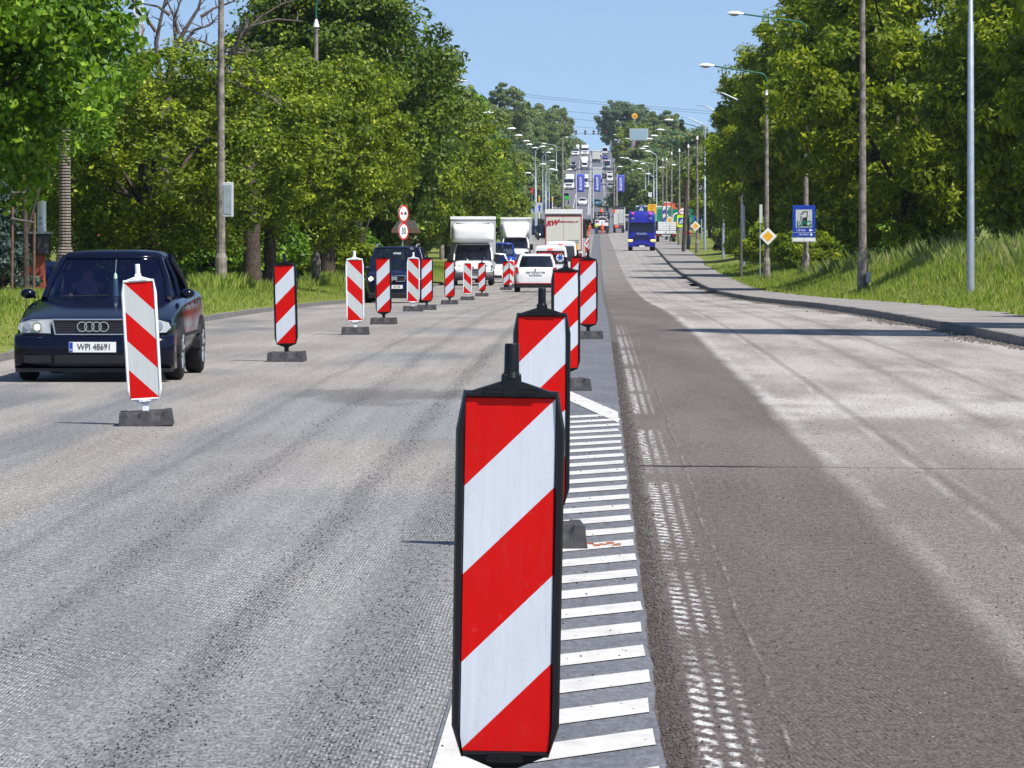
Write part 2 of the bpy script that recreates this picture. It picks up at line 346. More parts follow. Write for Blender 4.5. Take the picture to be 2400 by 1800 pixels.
def milled_right():
    b = NB('milled_brown_asphalt'); p, x, y, v = base_coords(b)
    nz = b.ma('SUBTRACT', b.noise(b.comb(b.ma('MULTIPLY', x, 1.2), b.ma('MULTIPLY', y, .2), 0.0), 1.0, 4), .5)
    big = b.noise(b.comb(b.ma('MULTIPLY', x, .8), b.ma('MULTIPLY', y, .09), 5.0), 1.0, 5, .6)
    xw = b.ma('ADD', x, b.ma('MULTIPLY', nz, .25)); yw = b.ma('ADD', y, b.ma('MULTIPLY', nz, 6))
    brown = b.mix(b.smooth(big, .3, .7), (.112, .092, .083), (.155, .133, .121))
    light = b.mix(b.smooth(big, .32, .66), (.215, .19, .175), (.36, .335, .31))
    # pale worn bands across the far lane, darker near the camera
    near = b.smooth(yw, 30, 43, 1.0, 0.0); light = b.mix(b.ma('MULTIPLY', near, .88), light, (.155, .132, .12))
    pale = b.ma('MAXIMUM', b.band(yw, 44, 50, 1.5), b.ma('MULTIPLY', b.band(yw, 57, 62, 2), .6)); pale = b.ma('MULTIPLY', pale, b.smooth(b.noise(v, 1.6, 3), .35, .6))
    light = b.mix(b.ma('MULTIPLY', pale, .75), light, (.42, .40, .375))
    dk2 = b.band(yw, 40.5, 43.5, .7); light = b.mix(b.ma('MULTIPLY', dk2, .45), light, (.17, .145, .13))
    e2 = b.smooth(x, 1.45, 1.75)
    brown = b.mix(b.smooth(yw, 17, 29, .8, 0.0), brown, (.092, .073, .068)); c = b.mix(b.smooth(xw, 1.54, 1.68), brown, light)
    for x0, w_, s_ in ((1.72, .05, .5), (2.25, .03, .5), (2.42, .03, .25), (3.1, .05, .3), (3.9, .06, .35), (4.6, .05, .3)):
        c = b.mix(b.ma('MULTIPLY', b.ma('MULTIPLY', b.band(b.ma('ADD', x, b.ma('MULTIPLY', nz, .08)), x0 - w_, x0 + w_, w_), b.smooth(y, 22, 46, .3 * s_, s_)), b.smooth(b.noise(b.comb(x, b.ma('MULTIPLY', y, .3), x0), 1.3, 3), .38, .62)), c, (.44, .43, .41))
    for x0, w_ in ((2.33, .04), (3.4, .08), (4.2, .05)):
        c = b.mix(b.ma('MULTIPLY', b.band(b.ma('ADD', x, b.ma('MULTIPLY', nz, .08)), x0 - w_, x0 + w_, w_), .35), c, (.1, .085, .078))
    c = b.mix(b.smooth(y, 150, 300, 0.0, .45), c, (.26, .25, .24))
    stain = b.smooth(b.noise(b.comb(b.ma('MULTIPLY', x, 1.5), b.ma('MULTIPLY', y, .35), 2.0), 1.0, 3), .68, .76); c = b.mix(b.ma('MULTIPLY', stain, .5), c, (.09, .08, .075))
    # remains of white paint, combed by the teeth
    tooth = b.ma('ADD', b.ma('SINE', b.ma('ADD', b.ma('MULTIPLY', y, 22), b.ma('MULTIPLY', x, 40))), b.ma('MULTIPLY', b.ma('SUBTRACT', b.noise(v, 22, 4), .5), 8))
    tm = b.smooth(tooth, -.4, .9); pw = None
    patch = b.smooth(b.noise(b.comb(0.0, b.ma('MULTIPLY', y, .22), 7.0), 1.0, 2), .40, .50)
    for x0, w_, s_ in ((.365, .028, .75), (.445, .018, .65), (.515, .010, .4)):
        q = b.ma('MULTIPLY', b.band(b.ma('ADD', x, b.ma('MULTIPLY', nz, .03)), x0 - w_, x0 + w_, .014), s_); pw = q if pw is None else b.ma('MAXIMUM', pw, q)
    pw = b.ma('MULTIPLY', b.ma('MULTIPLY', pw, patch), b.ma('MULTIPLY', tm, b.smooth(y, 70, 100, 1.0, 0.0)))
    c = b.mix(pw, c, (.62, .62, .61))
    gl = b.ma('ADD', x, b.ma('MULTIPLY', nz, .14))
    c = b.mix(b.ma('MULTIPLY', b.band(gl, .600, .612, .005), b.smooth(b.noise(v, 2.2, 3), .38, .6, .1, .6)), c, (.06, .05, .047)); c = b.mix(b.ma('MULTIPLY', b.band(gl, .616, .63, .006), b.smooth(b.noise(v, 5, 3), .45, .68, 0.0, .45)), c, (.34, .32, .3))
    # expansion joint across the slab, dark crack
    jy = b.ma('ADD', y, b.ma('ADD', b.ma('MULTIPLY', b.ma('SUBTRACT', b.noise(b.comb(b.ma('MULTIPLY', x, 3), 0.0, 0.0), 1.0, 4), .5), .25), b.ma('MULTIPLY', x, .18)))
    jw = b.smooth(x, .9, 1.5, .10, .03)
    ja = b.ma('LESS_THAN', b.ma('ABSOLUTE', b.ma('SUBTRACT', jy, 35.05)), jw)
    c = b.mix(b.ma('MULTIPLY', ja, .93), c, (.012, .011, .012))
    crumb = b.vor(v, 30, 0); cr = b.smooth(crumb, .13, .25, 1.0, 0.0)
    wr = b.band(b.ma('ADD', x, b.ma('MULTIPLY', nz, .06)), .20, .31, .02)
    c = b.mix(b.ma('MULTIPLY', wr, .75), c, b.mix(b.smooth(y, 14, 26), (.075, .055, .048), (.10, .095, .09)))
    dens = b.ma('ADD', b.ma('MULTIPLY', wr, .9), b.ma('MULTIPLY', b.smooth(b.noise(v, 5, 3), .45, .7), .55))
    c = b.mix(b.ma('MULTIPLY', cr, dens), c, (.03, .027, .026))
    spk = b.smooth(b.vor(b.comb(x, b.ma('MULTIPLY', y, .25), 4.0), 22, 0), .05, .09, 1.0, 0.0); c = b.mix(b.ma('MULTIPLY', spk, b.smooth(b.noise(v, 9, 2), .5, .6)), c, (.5, .48, .45))
    c, g1 = grain(b, v, c, .56, 1.42)
    gg = b.ma('ADD', b.ma('SINE', b.ma('ADD', b.ma('MULTIPLY', x, 300), b.ma('MULTIPLY', y, 25))), b.ma('MULTIPLY', b.ma('SINE', b.ma('ADD', b.ma('MULTIPLY', y, 30), b.ma('MULTIPLY', x, 60))), .8))
    gm = b.smooth(b.noise(b.comb(x, b.ma('MULTIPLY', y, .15), 1.0), 1.0, 3), .4, .6)
    q = b.ma('ADD', 1.0, b.ma('MULTIPLY', b.ma('MULTIPLY', gg, gm), .09)); c = b.mix(1.0, c, b.comb(q, q, q), 'MULTIPLY')
    return b.fin(b.bsdf(c, .88, 0, .2, b.bump(b.ma('ADD', g1, b.ma('MULTIPLY', b.ma('MULTIPLY', gg, gm), .3)), .55, .006)))
def asphalt(name, ca, cb, fine=True):
    b = NB(name); p, x, y, v = base_coords(b, .35)
    c = b.mix(b.smooth(b.noise(v, 1.5, 4), .3, .7), ca, cb)
    if fine:
        c, g1 = grain(b, v, c, .75, 1.2)
        cr = b.smooth(b.vor(v, 17, 0), .07, .12, 1.0, 0.0); c = b.mix(b.ma('MULTIPLY', cr, b.smooth(b.noise(v, 6, 2), .4, .6)), c, (.03, .03, .032))
        return b.fin(b.bsdf(c, .8, 0, .3, b.bump(g1, .35, .003)))
    c = b.mix(b.ma('MULTIPLY', b.smooth(b.noise(b.comb(b.ma('MULTIPLY', x, 2.5), b.ma('MULTIPLY', y, .02), 0.0), 1.0, 4), .45, .6), .5), c, tuple(q * 1.5 for q in ca))
    return b.fin(b.bsdf(c, .8, 0, .3))
def linepaint(name):
    b = NB(name); p, x, y, v = base_coords(b, .5)
    cr = b.smooth(b.noise(v, 55, 4, .7), .60, .70); sp = b.smooth(b.vor(v, 16, 0), .07, .12, 1.0, 0.0)
    dirt = b.smooth(b.noise(v, 6, 4), .4, .75, 0.0, .45)
    c = b.mix(dirt, (.56, .55, .525), (.3, .285, .265)); c = b.mix(b.ma('MULTIPLY', cr, .8), c, (.2, .2, .2)); c = b.mix(b.ma('MULTIPLY', sp, .85), c, (.05, .04, .04))
    return b.fin(b.bsdf(c, .7, 0, .3))
def grassground():
    b = NB('grass_ground'); p, x, y, v = base_coords(b, 1)
    n = b.noise(p, 1.2, 5, .6); f = b.noise(p, 9, 4, .7)
    c = b.mix(b.smooth(n, .3, .7), (.10, .15, .02), (.19, .21, .045)); c = b.mix(b.smooth(f, .45, .75), c, (.24, .21, .09))
    return b.fin(b.bsdf(c, .95, 0, .1, b.bump(f, .8, .05)))
def sidewalkmat():
    b = NB('sidewalk_asphalt'); p, x, y, v = base_coords(b, .5)
    c = b.mix(b.smooth(b.noise(v, .9, 4), .3, .7), (.225, .208, .195), (.29, .272, .255)); c, g1 = grain(b, v, c, .85, 1.12)
    c = b.mix(b.smooth(b.noise(v, 2.5, 5, .7), .62, .75, 0.0, .5), c, (.11, .10, .09))
    return b.fin(b.bsdf(c, .9, 0, .2))
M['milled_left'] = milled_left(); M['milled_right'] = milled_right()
M['asphalt_strip'] = asphalt('asphalt_strip', (.115, .12, .135), (.15, .155, .17)); M['far_asphalt'] = asphalt('far_asphalt', (.11, .11, .125), (.15, .15, .16), False)
M['line_paint'] = linepaint('line_paint'); M['grass_ground'] = grassground(); M['sidewalk'] = sidewalkmat()

# ------------------------------------------------------------------ ground, roads, kerbs, markings
def rows(a, b_, near=3.0):
    out = [a]; y = a
    while y < b_ - 1e-6:
        y = min(b_, y + (near if y < 260 else 8 if y < 700 else 20 if y < 2000 else 200)); out.append(y)
    return out
def sheet(name, cols, ys, mat, zf, kind='structure', smooth=True):
    mb = MB(); vs = []; fs = []; n = len(cols)
    for y in ys:
        for c in cols:
            x = c(y) if callable(c) else c
            vs.append((x, y, zf(x, y)))
    for i in range(len(ys) - 1):
        for k in range(n - 1): fs.append((i * n + k, i * n + k + 1, (i + 1) * n + k + 1, (i + 1) * n + k))
    mb.add(vs, fs, smooth); o = mb.build(name, mat); o['kind'] = kind; return o
def gcols():
    c = [(lambda Y, q=q: ledge(Y) - q) for q in (300, 160, 120, 80, 45, 30, 20, 14, 10, 7.5, 5.5, 4, 3, 2.2, 1.4, .8, .3)]
    c += [(lambda Y: ledge(Y) - .02), (lambda Y: ledge(Y) + .05)]
    c += [(lambda Y: kerb(Y) + swalk(Y) - .12), (lambda Y: kerb(Y) + swalk(Y) - .04)]
    c += [(lambda Y, q=q: kerb(Y) + swalk(Y) + q) for q in (.1, .4, .9, 1.5, 2.1, 2.8, 3.5, 4.5, 6, 9, 14, 20, 30, 50, 90, 180, 280)]
    return c
def gzz(x, y):
    le = ledge(y); e = kerb(y) + swalk(y)
    if le + .0 < x < e - .05: return zr(y) - .5
    return gz(min(x, le - .021) if x < 0 else max(x, e + .001), y) - (.0 if x < 0 else .0)
sheet('grass_ground', gcols(), rows(5, 2100), M['grass_ground'], gzz)
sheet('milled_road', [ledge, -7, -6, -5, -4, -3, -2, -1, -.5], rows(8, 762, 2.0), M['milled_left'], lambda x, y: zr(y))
sheet('milled_roadway', [.19, .3, .6, 1.2, 2, 3, 4, 5, lambda y: kerb(y) - .02], rows(8, 762, 2.0), M['milled_right'], lambda x, y: zr(y))
sheet('far_road', [lambda y: ledge(y), -6, -3, 0, 3, lambda y: kerb(y)], rows(762, 2000), M['far_asphalt'], lambda x, y: zr(y))
# original asphalt strip left standing 4 cm proud, with a ragged right edge
def edge(y): return .205 + .006 * math.sin(y * 2.1) + .004 * math.sin(y * 5.3 + 1) + .003 * math.sin(y * 13)
mb = MB(); ys = [8 + .25 * i for i in range(400)] + [108 + 3 * i for i in range(219)]; vs_ = []; fs_ = []
for y in ys:
    z = zr(y); h = .012; e = edge(y) if y < 110 else .2
    vs_ += [(-.54, y, z - .02), (-.53, y, z + h), (e, y, z + h), (e + .012, y, z - .02)]
for i in range(len(ys) - 1):
    for k in range(3): a = i * 4 + k; fs_.append((a, a + 1, a + 5, a + 4))
mb.add(vs_, fs_); o = mb.build('asphalt_strip', M['asphalt_strip']); o['kind'] = 'structure'
# painted hatching, closing line and edge line on the strip
mb = MB(); zs = lambda y: zr(y) + .012 + .004
bars = [16.25, 17.32, 18.45, 19.55, 20.7, 21.85, 22.95, 23.95, 25.1]
while bars[-1] < 43.5: bars.append(bars[-1] + 1.13)
bars = [15.1, 14.0, 12.9] + bars
for y0 in bars:
    e = edge(y0) - .012; hw = .255; s = 1.35
    xa, xb = -.40, e
    ja = random.uniform(-.006, .006)
    ym = y0 - .0
    if y0 > 42: pass
    pts = [(xa, ym - s * (e - xa) - hw), (xb, ym - hw), (xb + ja, ym + hw), (xa, ym - s * (e - xa) + hw)]
    mb.add([(x, y, zs(y)) for x, y in pts], [(0, 1, 2, 3)])
pts = [(edge(43.6) - .02, 42.3), (edge(44) - .015, 44.9), (-.40, 52.2), (-.40, 49.4)]; mb.add([(x, y, zs(y) + .002) for x, y in pts], [(0, 1, 2, 3)])
yy = 10.0
while yy < 52:
    mb.add([(-.515, yy, zs(yy)), (-.40, yy, zs(yy)), (-.40, yy + 2, zs(yy + 2)), (-.515, yy + 2, zs(yy + 2))], [(0, 1, 2, 3)]); yy += 2
o = mb.build('hatched_road_marking', M['line_paint']); o['kind'] = 'structure'
# orange spray mark between two bars
mb = MB(); sm_ = pm('spray_orange', (.34, .11, .065), .8, 0, .2, .5, 30)
for k in range(9):
    x = -.2 + .036 * k; y = 25.95 + .06 * math.sin(k * 2.1) + .02 * k
    mb.add([(x, y - .13 * abs(math.sin(k * 1.3 + 1)), zs(y) + .0005), (x + .036, y - .1 * abs(math.sin(k * 1.7)), zs(y) + .0005), (x + .036, y + .14 * abs(math.sin(k + .6)), zs(y) + .0005), (x - .005, y + .12 * abs(math.sin(k * 2)), zs(y) + .0005)], [(0, 1, 2, 3)])
o = mb.build('spray_paint_mark', sm_); o['kind'] = 'structure'
# kerb and sidewalk, right
def strip(name, f0, f1, y0, y1, mat, dz, h, gaps=()):
    mb = MB(); ys = rows(y0, y1, 1.0)
    prev = None
    for y in ys:
        a, b_ = f0(y), f1(y); z = zr(y)
        jt = random.uniform(-.012, .012); a += jt
        cur = [(a, y, z - .1), (a + .015, y, z + h + dz + jt * .5), (b_, y, z + h + dz), (b_, y, z - .3)]
        if prev: mb.add(prev + cur, [(0, 1, 5, 4), (1, 2, 6, 5), (2, 3, 7, 6)])
        prev = cur
    o = mb.build(name, mat); o['kind'] = 'structure'; return o
b = NB('kerb_stone'); p, x, y, v = base_coords(b, 1); jn = b.smooth(b.ma('ABSOLUTE', b.ma('SUBTRACT', b.ma('FRACT', y), .5)), .0, .05, 1.0, 0.0)
c = b.mix(b.smooth(b.noise(p, 8, 4), .3, .7), (.14, .13, .125), (.23, .22, .21)); c = b.mix(b.ma('MULTIPLY', jn, .7), c, (.05, .05, .05)); M['kerb_stone'] = b.fin(b.bsdf(c, .9, 0, .2))
strip('kerb_right', lambda y: kerb(y), lambda y: kerb(y) + .15, 40, 2000, M['kerb_stone'], 0, .15)
sheet('sidewalk', [lambda y: kerb(y) + .14, lambda y: kerb(y) + swalk(y) * .5, lambda y: kerb(y) + swalk(y) + .02 + .12 * math.sin(y * .9) + .09 * math.sin(y * 2.3 + 1) + .07 * math.sin(y * 5.1)], rows(40, 2000, 1.0), M['sidewalk'], lambda x, y: zr(y) + .143)
strip('kerb_left', lambda y: ledge(y) - .12, lambda y: ledge(y) + .03, 20, 2000, M['kerb_stone'], 0, .10)
# far road markings
mb = MB()
def stripe(x, y0, y1, w_=.2, dash=None):
    y = y0
    while y < y1:
        L = dash[0] if dash else 20
        e = min(y + L, y1)
        n = max(1, int((e - y) / 20))
        for i in range(n):
            a = y + (e - y) * i / n; c_ = y + (e - y) * (i + 1) / n
            x0 = x(a) if callable(x) else x; x1 = x(c_) if callable(x) else x
            mb.add([(x0 - w_ / 2, a, zr(a) + .03), (x0 + w_ / 2, a, zr(a) + .03), (x1 + w_ / 2, c_, zr(c_) + .03), (x1 - w_ / 2, c_, zr(c_) + .03)], [(0, 1, 2, 3)])
        y += (dash[0] + dash[1]) if dash else L
stripe(lambda y: lin(y, [(800, -1.4), (1700, -2.2)]) - .16, 860, 1780, .16); stripe(lambda y: lin(y, [(800, -1.4), (1700, -2.2)]) + .16, 860, 1780, .16)
stripe(lambda y: lin(y, [(800, -4.2), (1700, -5.9)]), 860, 1780, .15, (70, 12)); stripe(lambda y: lin(y, [(800, 1.5), (1700, 1.8)]), 860, 1780, .15, (70, 12))
stripe(lambda y: ledge(y) + 1.6, 860, 1000, .3)
o = mb.build('far_road_marking', pm('worn_white', (.5, .5, .5), .8)); o['kind'] = 'structure'
mb = MB()
for i in range(20):
    a = 880 + i * 10; mb.add([(-22, a, gz(-22, a) + .15), (ledge(a) + .2, a, zr(a) + .16), (ledge(a + 10) + .2, a + 10, zr(a + 10) + .16), (-22, a + 10, gz(-22, a + 10) + .15)], [(0, 1, 2, 3)])
o = mb.build('side_road', M['sidewalk']); o['kind'] = 'structure'
# ------------------------------------------------------------------ guide beacons
def beacon_proto(kind):
    black = kind == 'black'
    fm = M['black_plastic'] if black else M['white_plastic']
    t = thing('guide_beacon', '', 'guide beacon')
    # recycled rubber foot with two hand hollows front and back
    mb = MB(); nx, ny = 32, 14; W, D, HH = .47, .62, .125; top = []; 
    for j in range(ny + 1):
        for i in range(nx + 1):
            u = i / nx * 2 - 1; v = j / ny * 2 - 1
            inx = 1 - .06; x = u * W / 2 * inx; y = v * D / 2 * .9; z = HH
            for cx in (-.1, .1):
                q = abs(x - cx) / .062
                ed = (D / 2 * .9 - abs(y)) / .10
                if q < 1 and ed < 1: z -= .062 * (1 - q ** 4) * (1 - ed) ** .8
            top.append((x, y, z))
    fs = []; n = nx + 1
    for j in range(ny):
        for i in range(nx): fs.append((j * n + i, j * n + i + 1, (j + 1) * n + i + 1, (j + 1) * n + i))
    mb.add(top, fs, False)
    bo = [(p[0] / .94, p[1] / .9, 0) for p in top]
    def side(idx):
        m = len(idx); mid = [(top[k][0] / .96, top[k][1] / .93, .035) for k in idx]
        mb.add([top[k] for k in idx] + mid + [bo[k] for k in idx], [(k + 1, k, m + k, m + k + 1) for k in range(m - 1)] + [(m + k + 1, m + k, 2 * m + k, 2 * m + k + 1) for k in range(m - 1)])
    side([i for i in range(n)]); side([ny * n + i for i in range(n)][::-1]); side([j * n for j in range(ny + 1)][::-1]); side([j * n + nx for j in range(ny + 1)])
    mb.build('rubber_foot', M['rubber'], t)
    # frame
    z0, z1 = .235, 1.235
    out = [(-.122, z0 - .018), (.122, z0 - .018), (.150, z0 + .07), (.152, z1 - .09), (.132, z1 + .02), (-.132, z1 + .02), (-.152, z1 - .09), (-.150, z0 + .07)]
    inn = [(-.125, z0), (.125, z0), (.125, z0 + .08), (.125, z1 - .09), (.125, z1), (-.125, z1), (-.125, z1 - .09), (-.125, z0 + .08)]
    sc = lambda P, k, dz=0: [((x) * k, (z - .735) * (1 + (k - 1) * .25) + .735) for x, z in P]
    mb = MB(); L = [(out, .034, .94), (out, .022, 1.0), (out, -.022, 1.0), (out, -.036, .955)]
    rings_ = [[(x, y, z) for x, z in sc(P, k)] for P, y, k in L] + [[(x, -.036, z) for x, z in [(a * .3 + c * .7, b_ * .3 + d * .7) for (a, b_), (c, d) in zip(sc(out, .955), inn)]], [(x, -.027, z) for x, z in inn]]
    mb.loft(rings_, smooth=False, caps=False); mb.add([(x, .034, z) for x, z in sc(out, .94)], [tuple(range(8))])
    # gables, socket, pipe
    for s in (1,):
        mb.add([(-.124, -.028, z1 + .015), (.124, -.028, z1 + .015), (.032, -.02, z1 + .046), (-.032, -.02, z1 + .046), (-.124, .028, z1 + .015), (.124, .028, z1 + .015), (.032, .02, z1 + .046), (-.032, .02, z1 + .046)],
               [(0, 1, 2, 3), (5, 4, 7, 6), (1, 5, 6, 2), (4, 0, 3, 7), (3, 2, 6, 7)])
        mb.add([(-.115, -.028, z0 - .015), (.115, -.028, z0 - .015), (.034, -.02, z0 - .05), (-.034, -.02, z0 - .05), (-.115, .028, z0 - .015), (.115, .028, z0 - .015), (.034, .02, z0 - .05), (-.034, .02, z0 - .05)],
               [(1, 0, 3, 2), (4, 5, 6, 7), (5, 1, 2, 6), (0, 4, 7, 3), (2, 3, 7, 6)])
    mb.build('frame', fm, t, bev=.004)
    mb = MB(); mb.box((0, 0, z1 + .045), (.06, .05, .05), taper=.9); mb.build('socket', fm, t, bev=.006)
    mb = MB()
    mb.tube([(0, 0, z1 + .06), (0, 0, z1 + .150), (0, 0, z1 + .1545)], [.0212, .0205, .0185], 20); mb.tube([(0, 0, z1 + .058), (0, 0, z1 + .074)], [.027, .0215], 20)
    mb.build('pipe_stub', fm, t)
    # slotted handle plate top and bottom
    for zc, w_ in ((z1 + .022, .146), (z0 - .022, .10)):
        mb = MB(); h = w_ / 2
        pl = [(x, z) for x, z in [(-h + .008, -.011), (h - .008, -.011), (h, -.004), (h, .004), (h - .008, .011), (-h + .008, .011), (-h, .004), (-h, -.004)]]
        mb.prism([(x, z + zc) for x, z in pl], -.042, -.026)
        for s in (-1, 1):
            cx = s * h * .66
            for a, b_ in (((-.026, .0065), (.026, .0065)), ((-.026, -.0065), (.026, -.0065)), ((-.026, -.0065), (-.026, .0065)), ((.026, -.0065), (.026, .0065))):
                mb.tube([(cx + a[0] * h / .073, -.0425, zc + a[1]), (cx + b_[0] * h / .073, -.0425, zc + b_[1])], .0018, 6)
        mb.build('handle_plate', fm, t)
    mb = MB(); mb.box((0, 0, .155), (.056, .05, .075)); mb.build('post', fm, t, bev=.004)
    # striped reflective sheet (front and back)
    for side_ in (-1, 1):
        mb = MB(); y = -.0285 if side_ < 0 else .0365
        def P(xx, zz): return (xx if (black == (side_ < 0)) else -xx, y, zz)
        ws = M['refl_white'] if black else M['refl_white_b']
        for i in range(5):
            lA, rA = z1 - .25 * i, z1 - .25 * (i - 1); lB, rB = z1 - .25 * (i + 1), z1 - .25 * i
            pts = [P(-.125, lA), P(.125, min(rA, z1)), P(.125, rB), P(-.125, max(lB, z0))]
            if i == 0: pts = [P(-.125, z1), P(.125, z1), P(-.125, z1 - .25)]
            if i == 4: pts = [P(.125, z1 - .75), P(.125, z0), P(-.125, z0)]
            mb.mat(M['refl_red'] if i % 2 == 0 else ws); mb.add(pts, [tuple(range(len(pts)))])
        mb.build('striped_panel', None, t)
    return t
BB = beacon_proto('black'); BW = beacon_proto('white')
_ub = {'black': True, 'white': True}
def beacon(kind, X, Y, label, group, rz=0.0, lean=0.0):
    src = BB if kind == 'black' else BW
    z = zr(Y) + (.012 if -.5 < X < .2 and Y < 760 else 0)
    if _ub[kind]:
        _ub[kind] = False; src.location = (X, Y, z); src.rotation_euler = (0, lean, rz); tag(src, label, group=group); src.scale = (1, 1, .983 if Y < 30 else 1); return src
    o = dup(src, (X, Y, z), rz, label, 'guide beacon', group); o.rotation_euler = (0, lean, rz); o.scale = (1, 1, .983 if Y < 30 else 1); return o
GC, GL = 'guide beacons along the centre strip', 'guide beacons between the left lanes'
beacon('black', -.262, 13.7, 'largest red and white striped guide beacon in the foreground, black frame', GC, 0, R(1.0))
beacon('black', -.30, 26.0, 'black framed striped beacon directly behind the foreground one, standing on the hatching', GC, R(3), R(.3))
beacon('black', -.33, 51.2, 'third black framed striped beacon of the centre line, beside the white car', GC, R(8))
beacon('black', -.145, 77.0, 'fourth centre line beacon, standing rightmost with its foot on bare asphalt', GC, R(2))
beacon('black', -.42, 104, 'black framed beacon half hidden behind the rightmost centre beacon, below the lorry', GC, R(0))
for Y, X, k, l in ((215, -.52, 'white', 'nearest of the small beacons in the distant line beside the lorry'), (275, -.6, 'black', 'second small beacon of the distant line beside the lorry'), (335, -.72, 'black', 'third small beacon of the distant line beside the lorry'), (395, -.85, 'white', 'fourth small beacon of the distant line, leaning beside the lorry'), (455, -.95, 'black', 'farthest small beacon, just below the worker in orange')):
    beacon(k, X, Y, l, GC, R(10), R(-3 if k == 'white' else 2))
LB = [('white', 336, 1003, 'large white framed striped beacon in front of the dark saloon car', 4, -3.3), ('black', 669, 851, 'black framed striped beacon standing alone right of the dark saloon', -2, -1.4), ('white', 831, 786, 'white framed beacon just left of the dark minivan', 2, -.8), ('black', 898, 762, 'black framed beacon in front of the minivan headlight', -3, -.6),
      ('white', 967, 731, 'white framed beacon overlapping the minivan number plate side', 0, .3), ('black', 999, 727, 'black framed beacon touching the right side of a white framed one', 0, .3), ('black', 1053, 714, 'black framed beacon left of the box van headlight', -3, 0), ('white', 1095, 704, 'white framed beacon in the middle of the box van front', 0, 0),
      ('black', 1129, 695, 'black framed beacon before the right wheel of the box van', -3, 0), ('black', 1186, 680, 'black framed beacon left of the white car seen from behind', -6, 0), ('white', 1197, 675, 'white framed beacon tucked against the white car seen from behind', 25, 0)]
for k, x, y, l, rz, ln_ in LB:
    X, Y = onroad(x, y); beacon(k, X, Y + .3, l, GL, R(rz), R(ln_))
beacon('black', X_(1212, 232), 232, 'distant black framed beacon peeping out left of the white car roof', GL, R(10))

# ------------------------------------------------------------------ street lamps
def cobra(mb, p, dirx, s=1.0):
    """luminaire: flat teardrop body"""
    x, y, z = p; L = .78 * s
    prof = [(0, .05, .05), (.12, .09, .08), (.35, .15, .12), (.65, .17, .13), (.88, .12, .09), (1.0, .03, .03)]
    rg = []
    for t, w_, h in prof: rg.append([(x + dirx * t * L, y + w_ * s * math.cos(q) * 1.0, z + (h * s * 1.05 * math.sin(q) if math.sin(q) > 0 else h * s * .2 * math.sin(q)) ) for q in [2 * math.pi * k / 12 for k in range(12)]])
    mb.loft(rg)
    return L
def lamp(kind, X, Y, ztop, dx, arm, label, group, cone=None, zb=None, textured=False, rise=.35, collar=True, s=1.0, r=None):
    """ztop = height of the luminaire above the camera; dx = +1 arm to the right, -1 to the left"""
    g = gz(X, Y) - .1 if zb is None else zb; top = CAM_Z + ztop
    t = thing('street_lamp', label, 'street lamp', (X, Y, g), 0, group)
    T = top - g
    if kind == 'concrete':
        ct = (CAM_Z + cone - g) if cone is not None else T - 1.6
        mb = MB(); r0 = .125
        if collar: mb.tube([(0, 0, 0), (0, 0, 1.05), (0, 0, 1.2)], [.18, .17, r0], 10, False)
        mb.tube([(0, 0, 1.1 if collar else 0), (0, 0, ct)], [r0, .075], 10, False)
        mb.build('concrete_post', M['concrete_rib'] if textured else M['concrete'], t)
        mb = MB(); mb.tube([(0, 0, ct - .02), (0, 0, ct + .28)], [.12, .045], 10); mb.build('cap', M['white_plastic'], t)
        mb = MB(); rr = .35
        pts = [(0, 0, ct + .2), (0, 0, T - rise - rr)] + [(dx * rr * (1 - math.cos(a)), 0, T - rise - rr + rr * math.sin(a)) for a in (.4, .8, 1.2, 1.5)] + [(dx * arm, 0, T)]
        mb.tube(pts, .038, 8); mb.build('arm', M['greenpipe'], t)
        mb = MB(); L = cobra(mb, (dx * (arm - .05), 0, T), dx, s); mb.build('luminaire', M['lampwhite'], t)
        mb = MB(); mb.loft([[(dx * (arm + L * q), w_ * math.cos(a) * s, T - .03 - d * (1 - math.cos(a * 0)) - d + .0 * a) if False else (dx * (arm + L * q), w_ * math.cos(a) * s, T - .02 - abs(d * math.sin(a)) * s) for a in [math.pi * k / 6 for k in range(7)]] for q, w_, d in ((.2, .03, .01), (.35, .11, .07), (.6, .13, .08), (.82, .04, .01))], closed=False, caps=False); mb.build('glass_bowl', M['lampglass'], t)
    else:
        r = r or .085
        mb = MB(); rr = .5; h = T - rise
        pts = [(0, 0, 0), (0, 0, h * .6)] + [(0, 0, h * .6 + .02), (0, 0, h - rr)] + [(dx * rr * (1 - math.cos(a)), 0, h - rr + rr * math.sin(a)) for a in (.35, .7, 1.05, 1.4)] + [(dx * arm, 0, T)]
        mb.tube(pts, [r, r * .8, r * .62, r * .55] + [r * .5] * 4 + [r * .42], 10); mb.build('steel_pole', M['galv'], t)
        mb = MB()
        if kind == 'led': mb.box((dx * (arm + .3), 0, T + .02), (.75, .26, .05), ry=-dx * .12)
        else: cobra(mb, (dx * (arm - .05), 0, T), dx, s)
        mb.build('luminaire', M['galv'] if kind == 'led' else M['lampwhite'], t, bev=.01 if kind == 'led' else 0)
    return t
b = NB('concrete_rib'); p = b.obj(); x, y, z = b.xyz(p); q = b.ma('SINE', b.ma('MULTIPLY', z, 105)); c = b.mix(b.smooth(b.noise(p, 9, 4), .3, .7), (.2, .175, .15), (.3, .265, .235)); c = b.mix(b.smooth(q, -.6, .4, .75, 0.0), c, (.06, .05, .045)); M['concrete_rib'] = b.fin(b.bsdf(c, .9, 0, .2, b.bump(q, .6, .02)))
GR, GLp, GM = 'street lamps along the right verge', 'street lamps along the left verge', 'small far street lamps on the hill'
lamp('concrete', X_(152, 98), 98, 9.6, 1, 3.1, 'ribbed concrete lamp post behind the roof of the dark saloon car', GLp, textured=True)
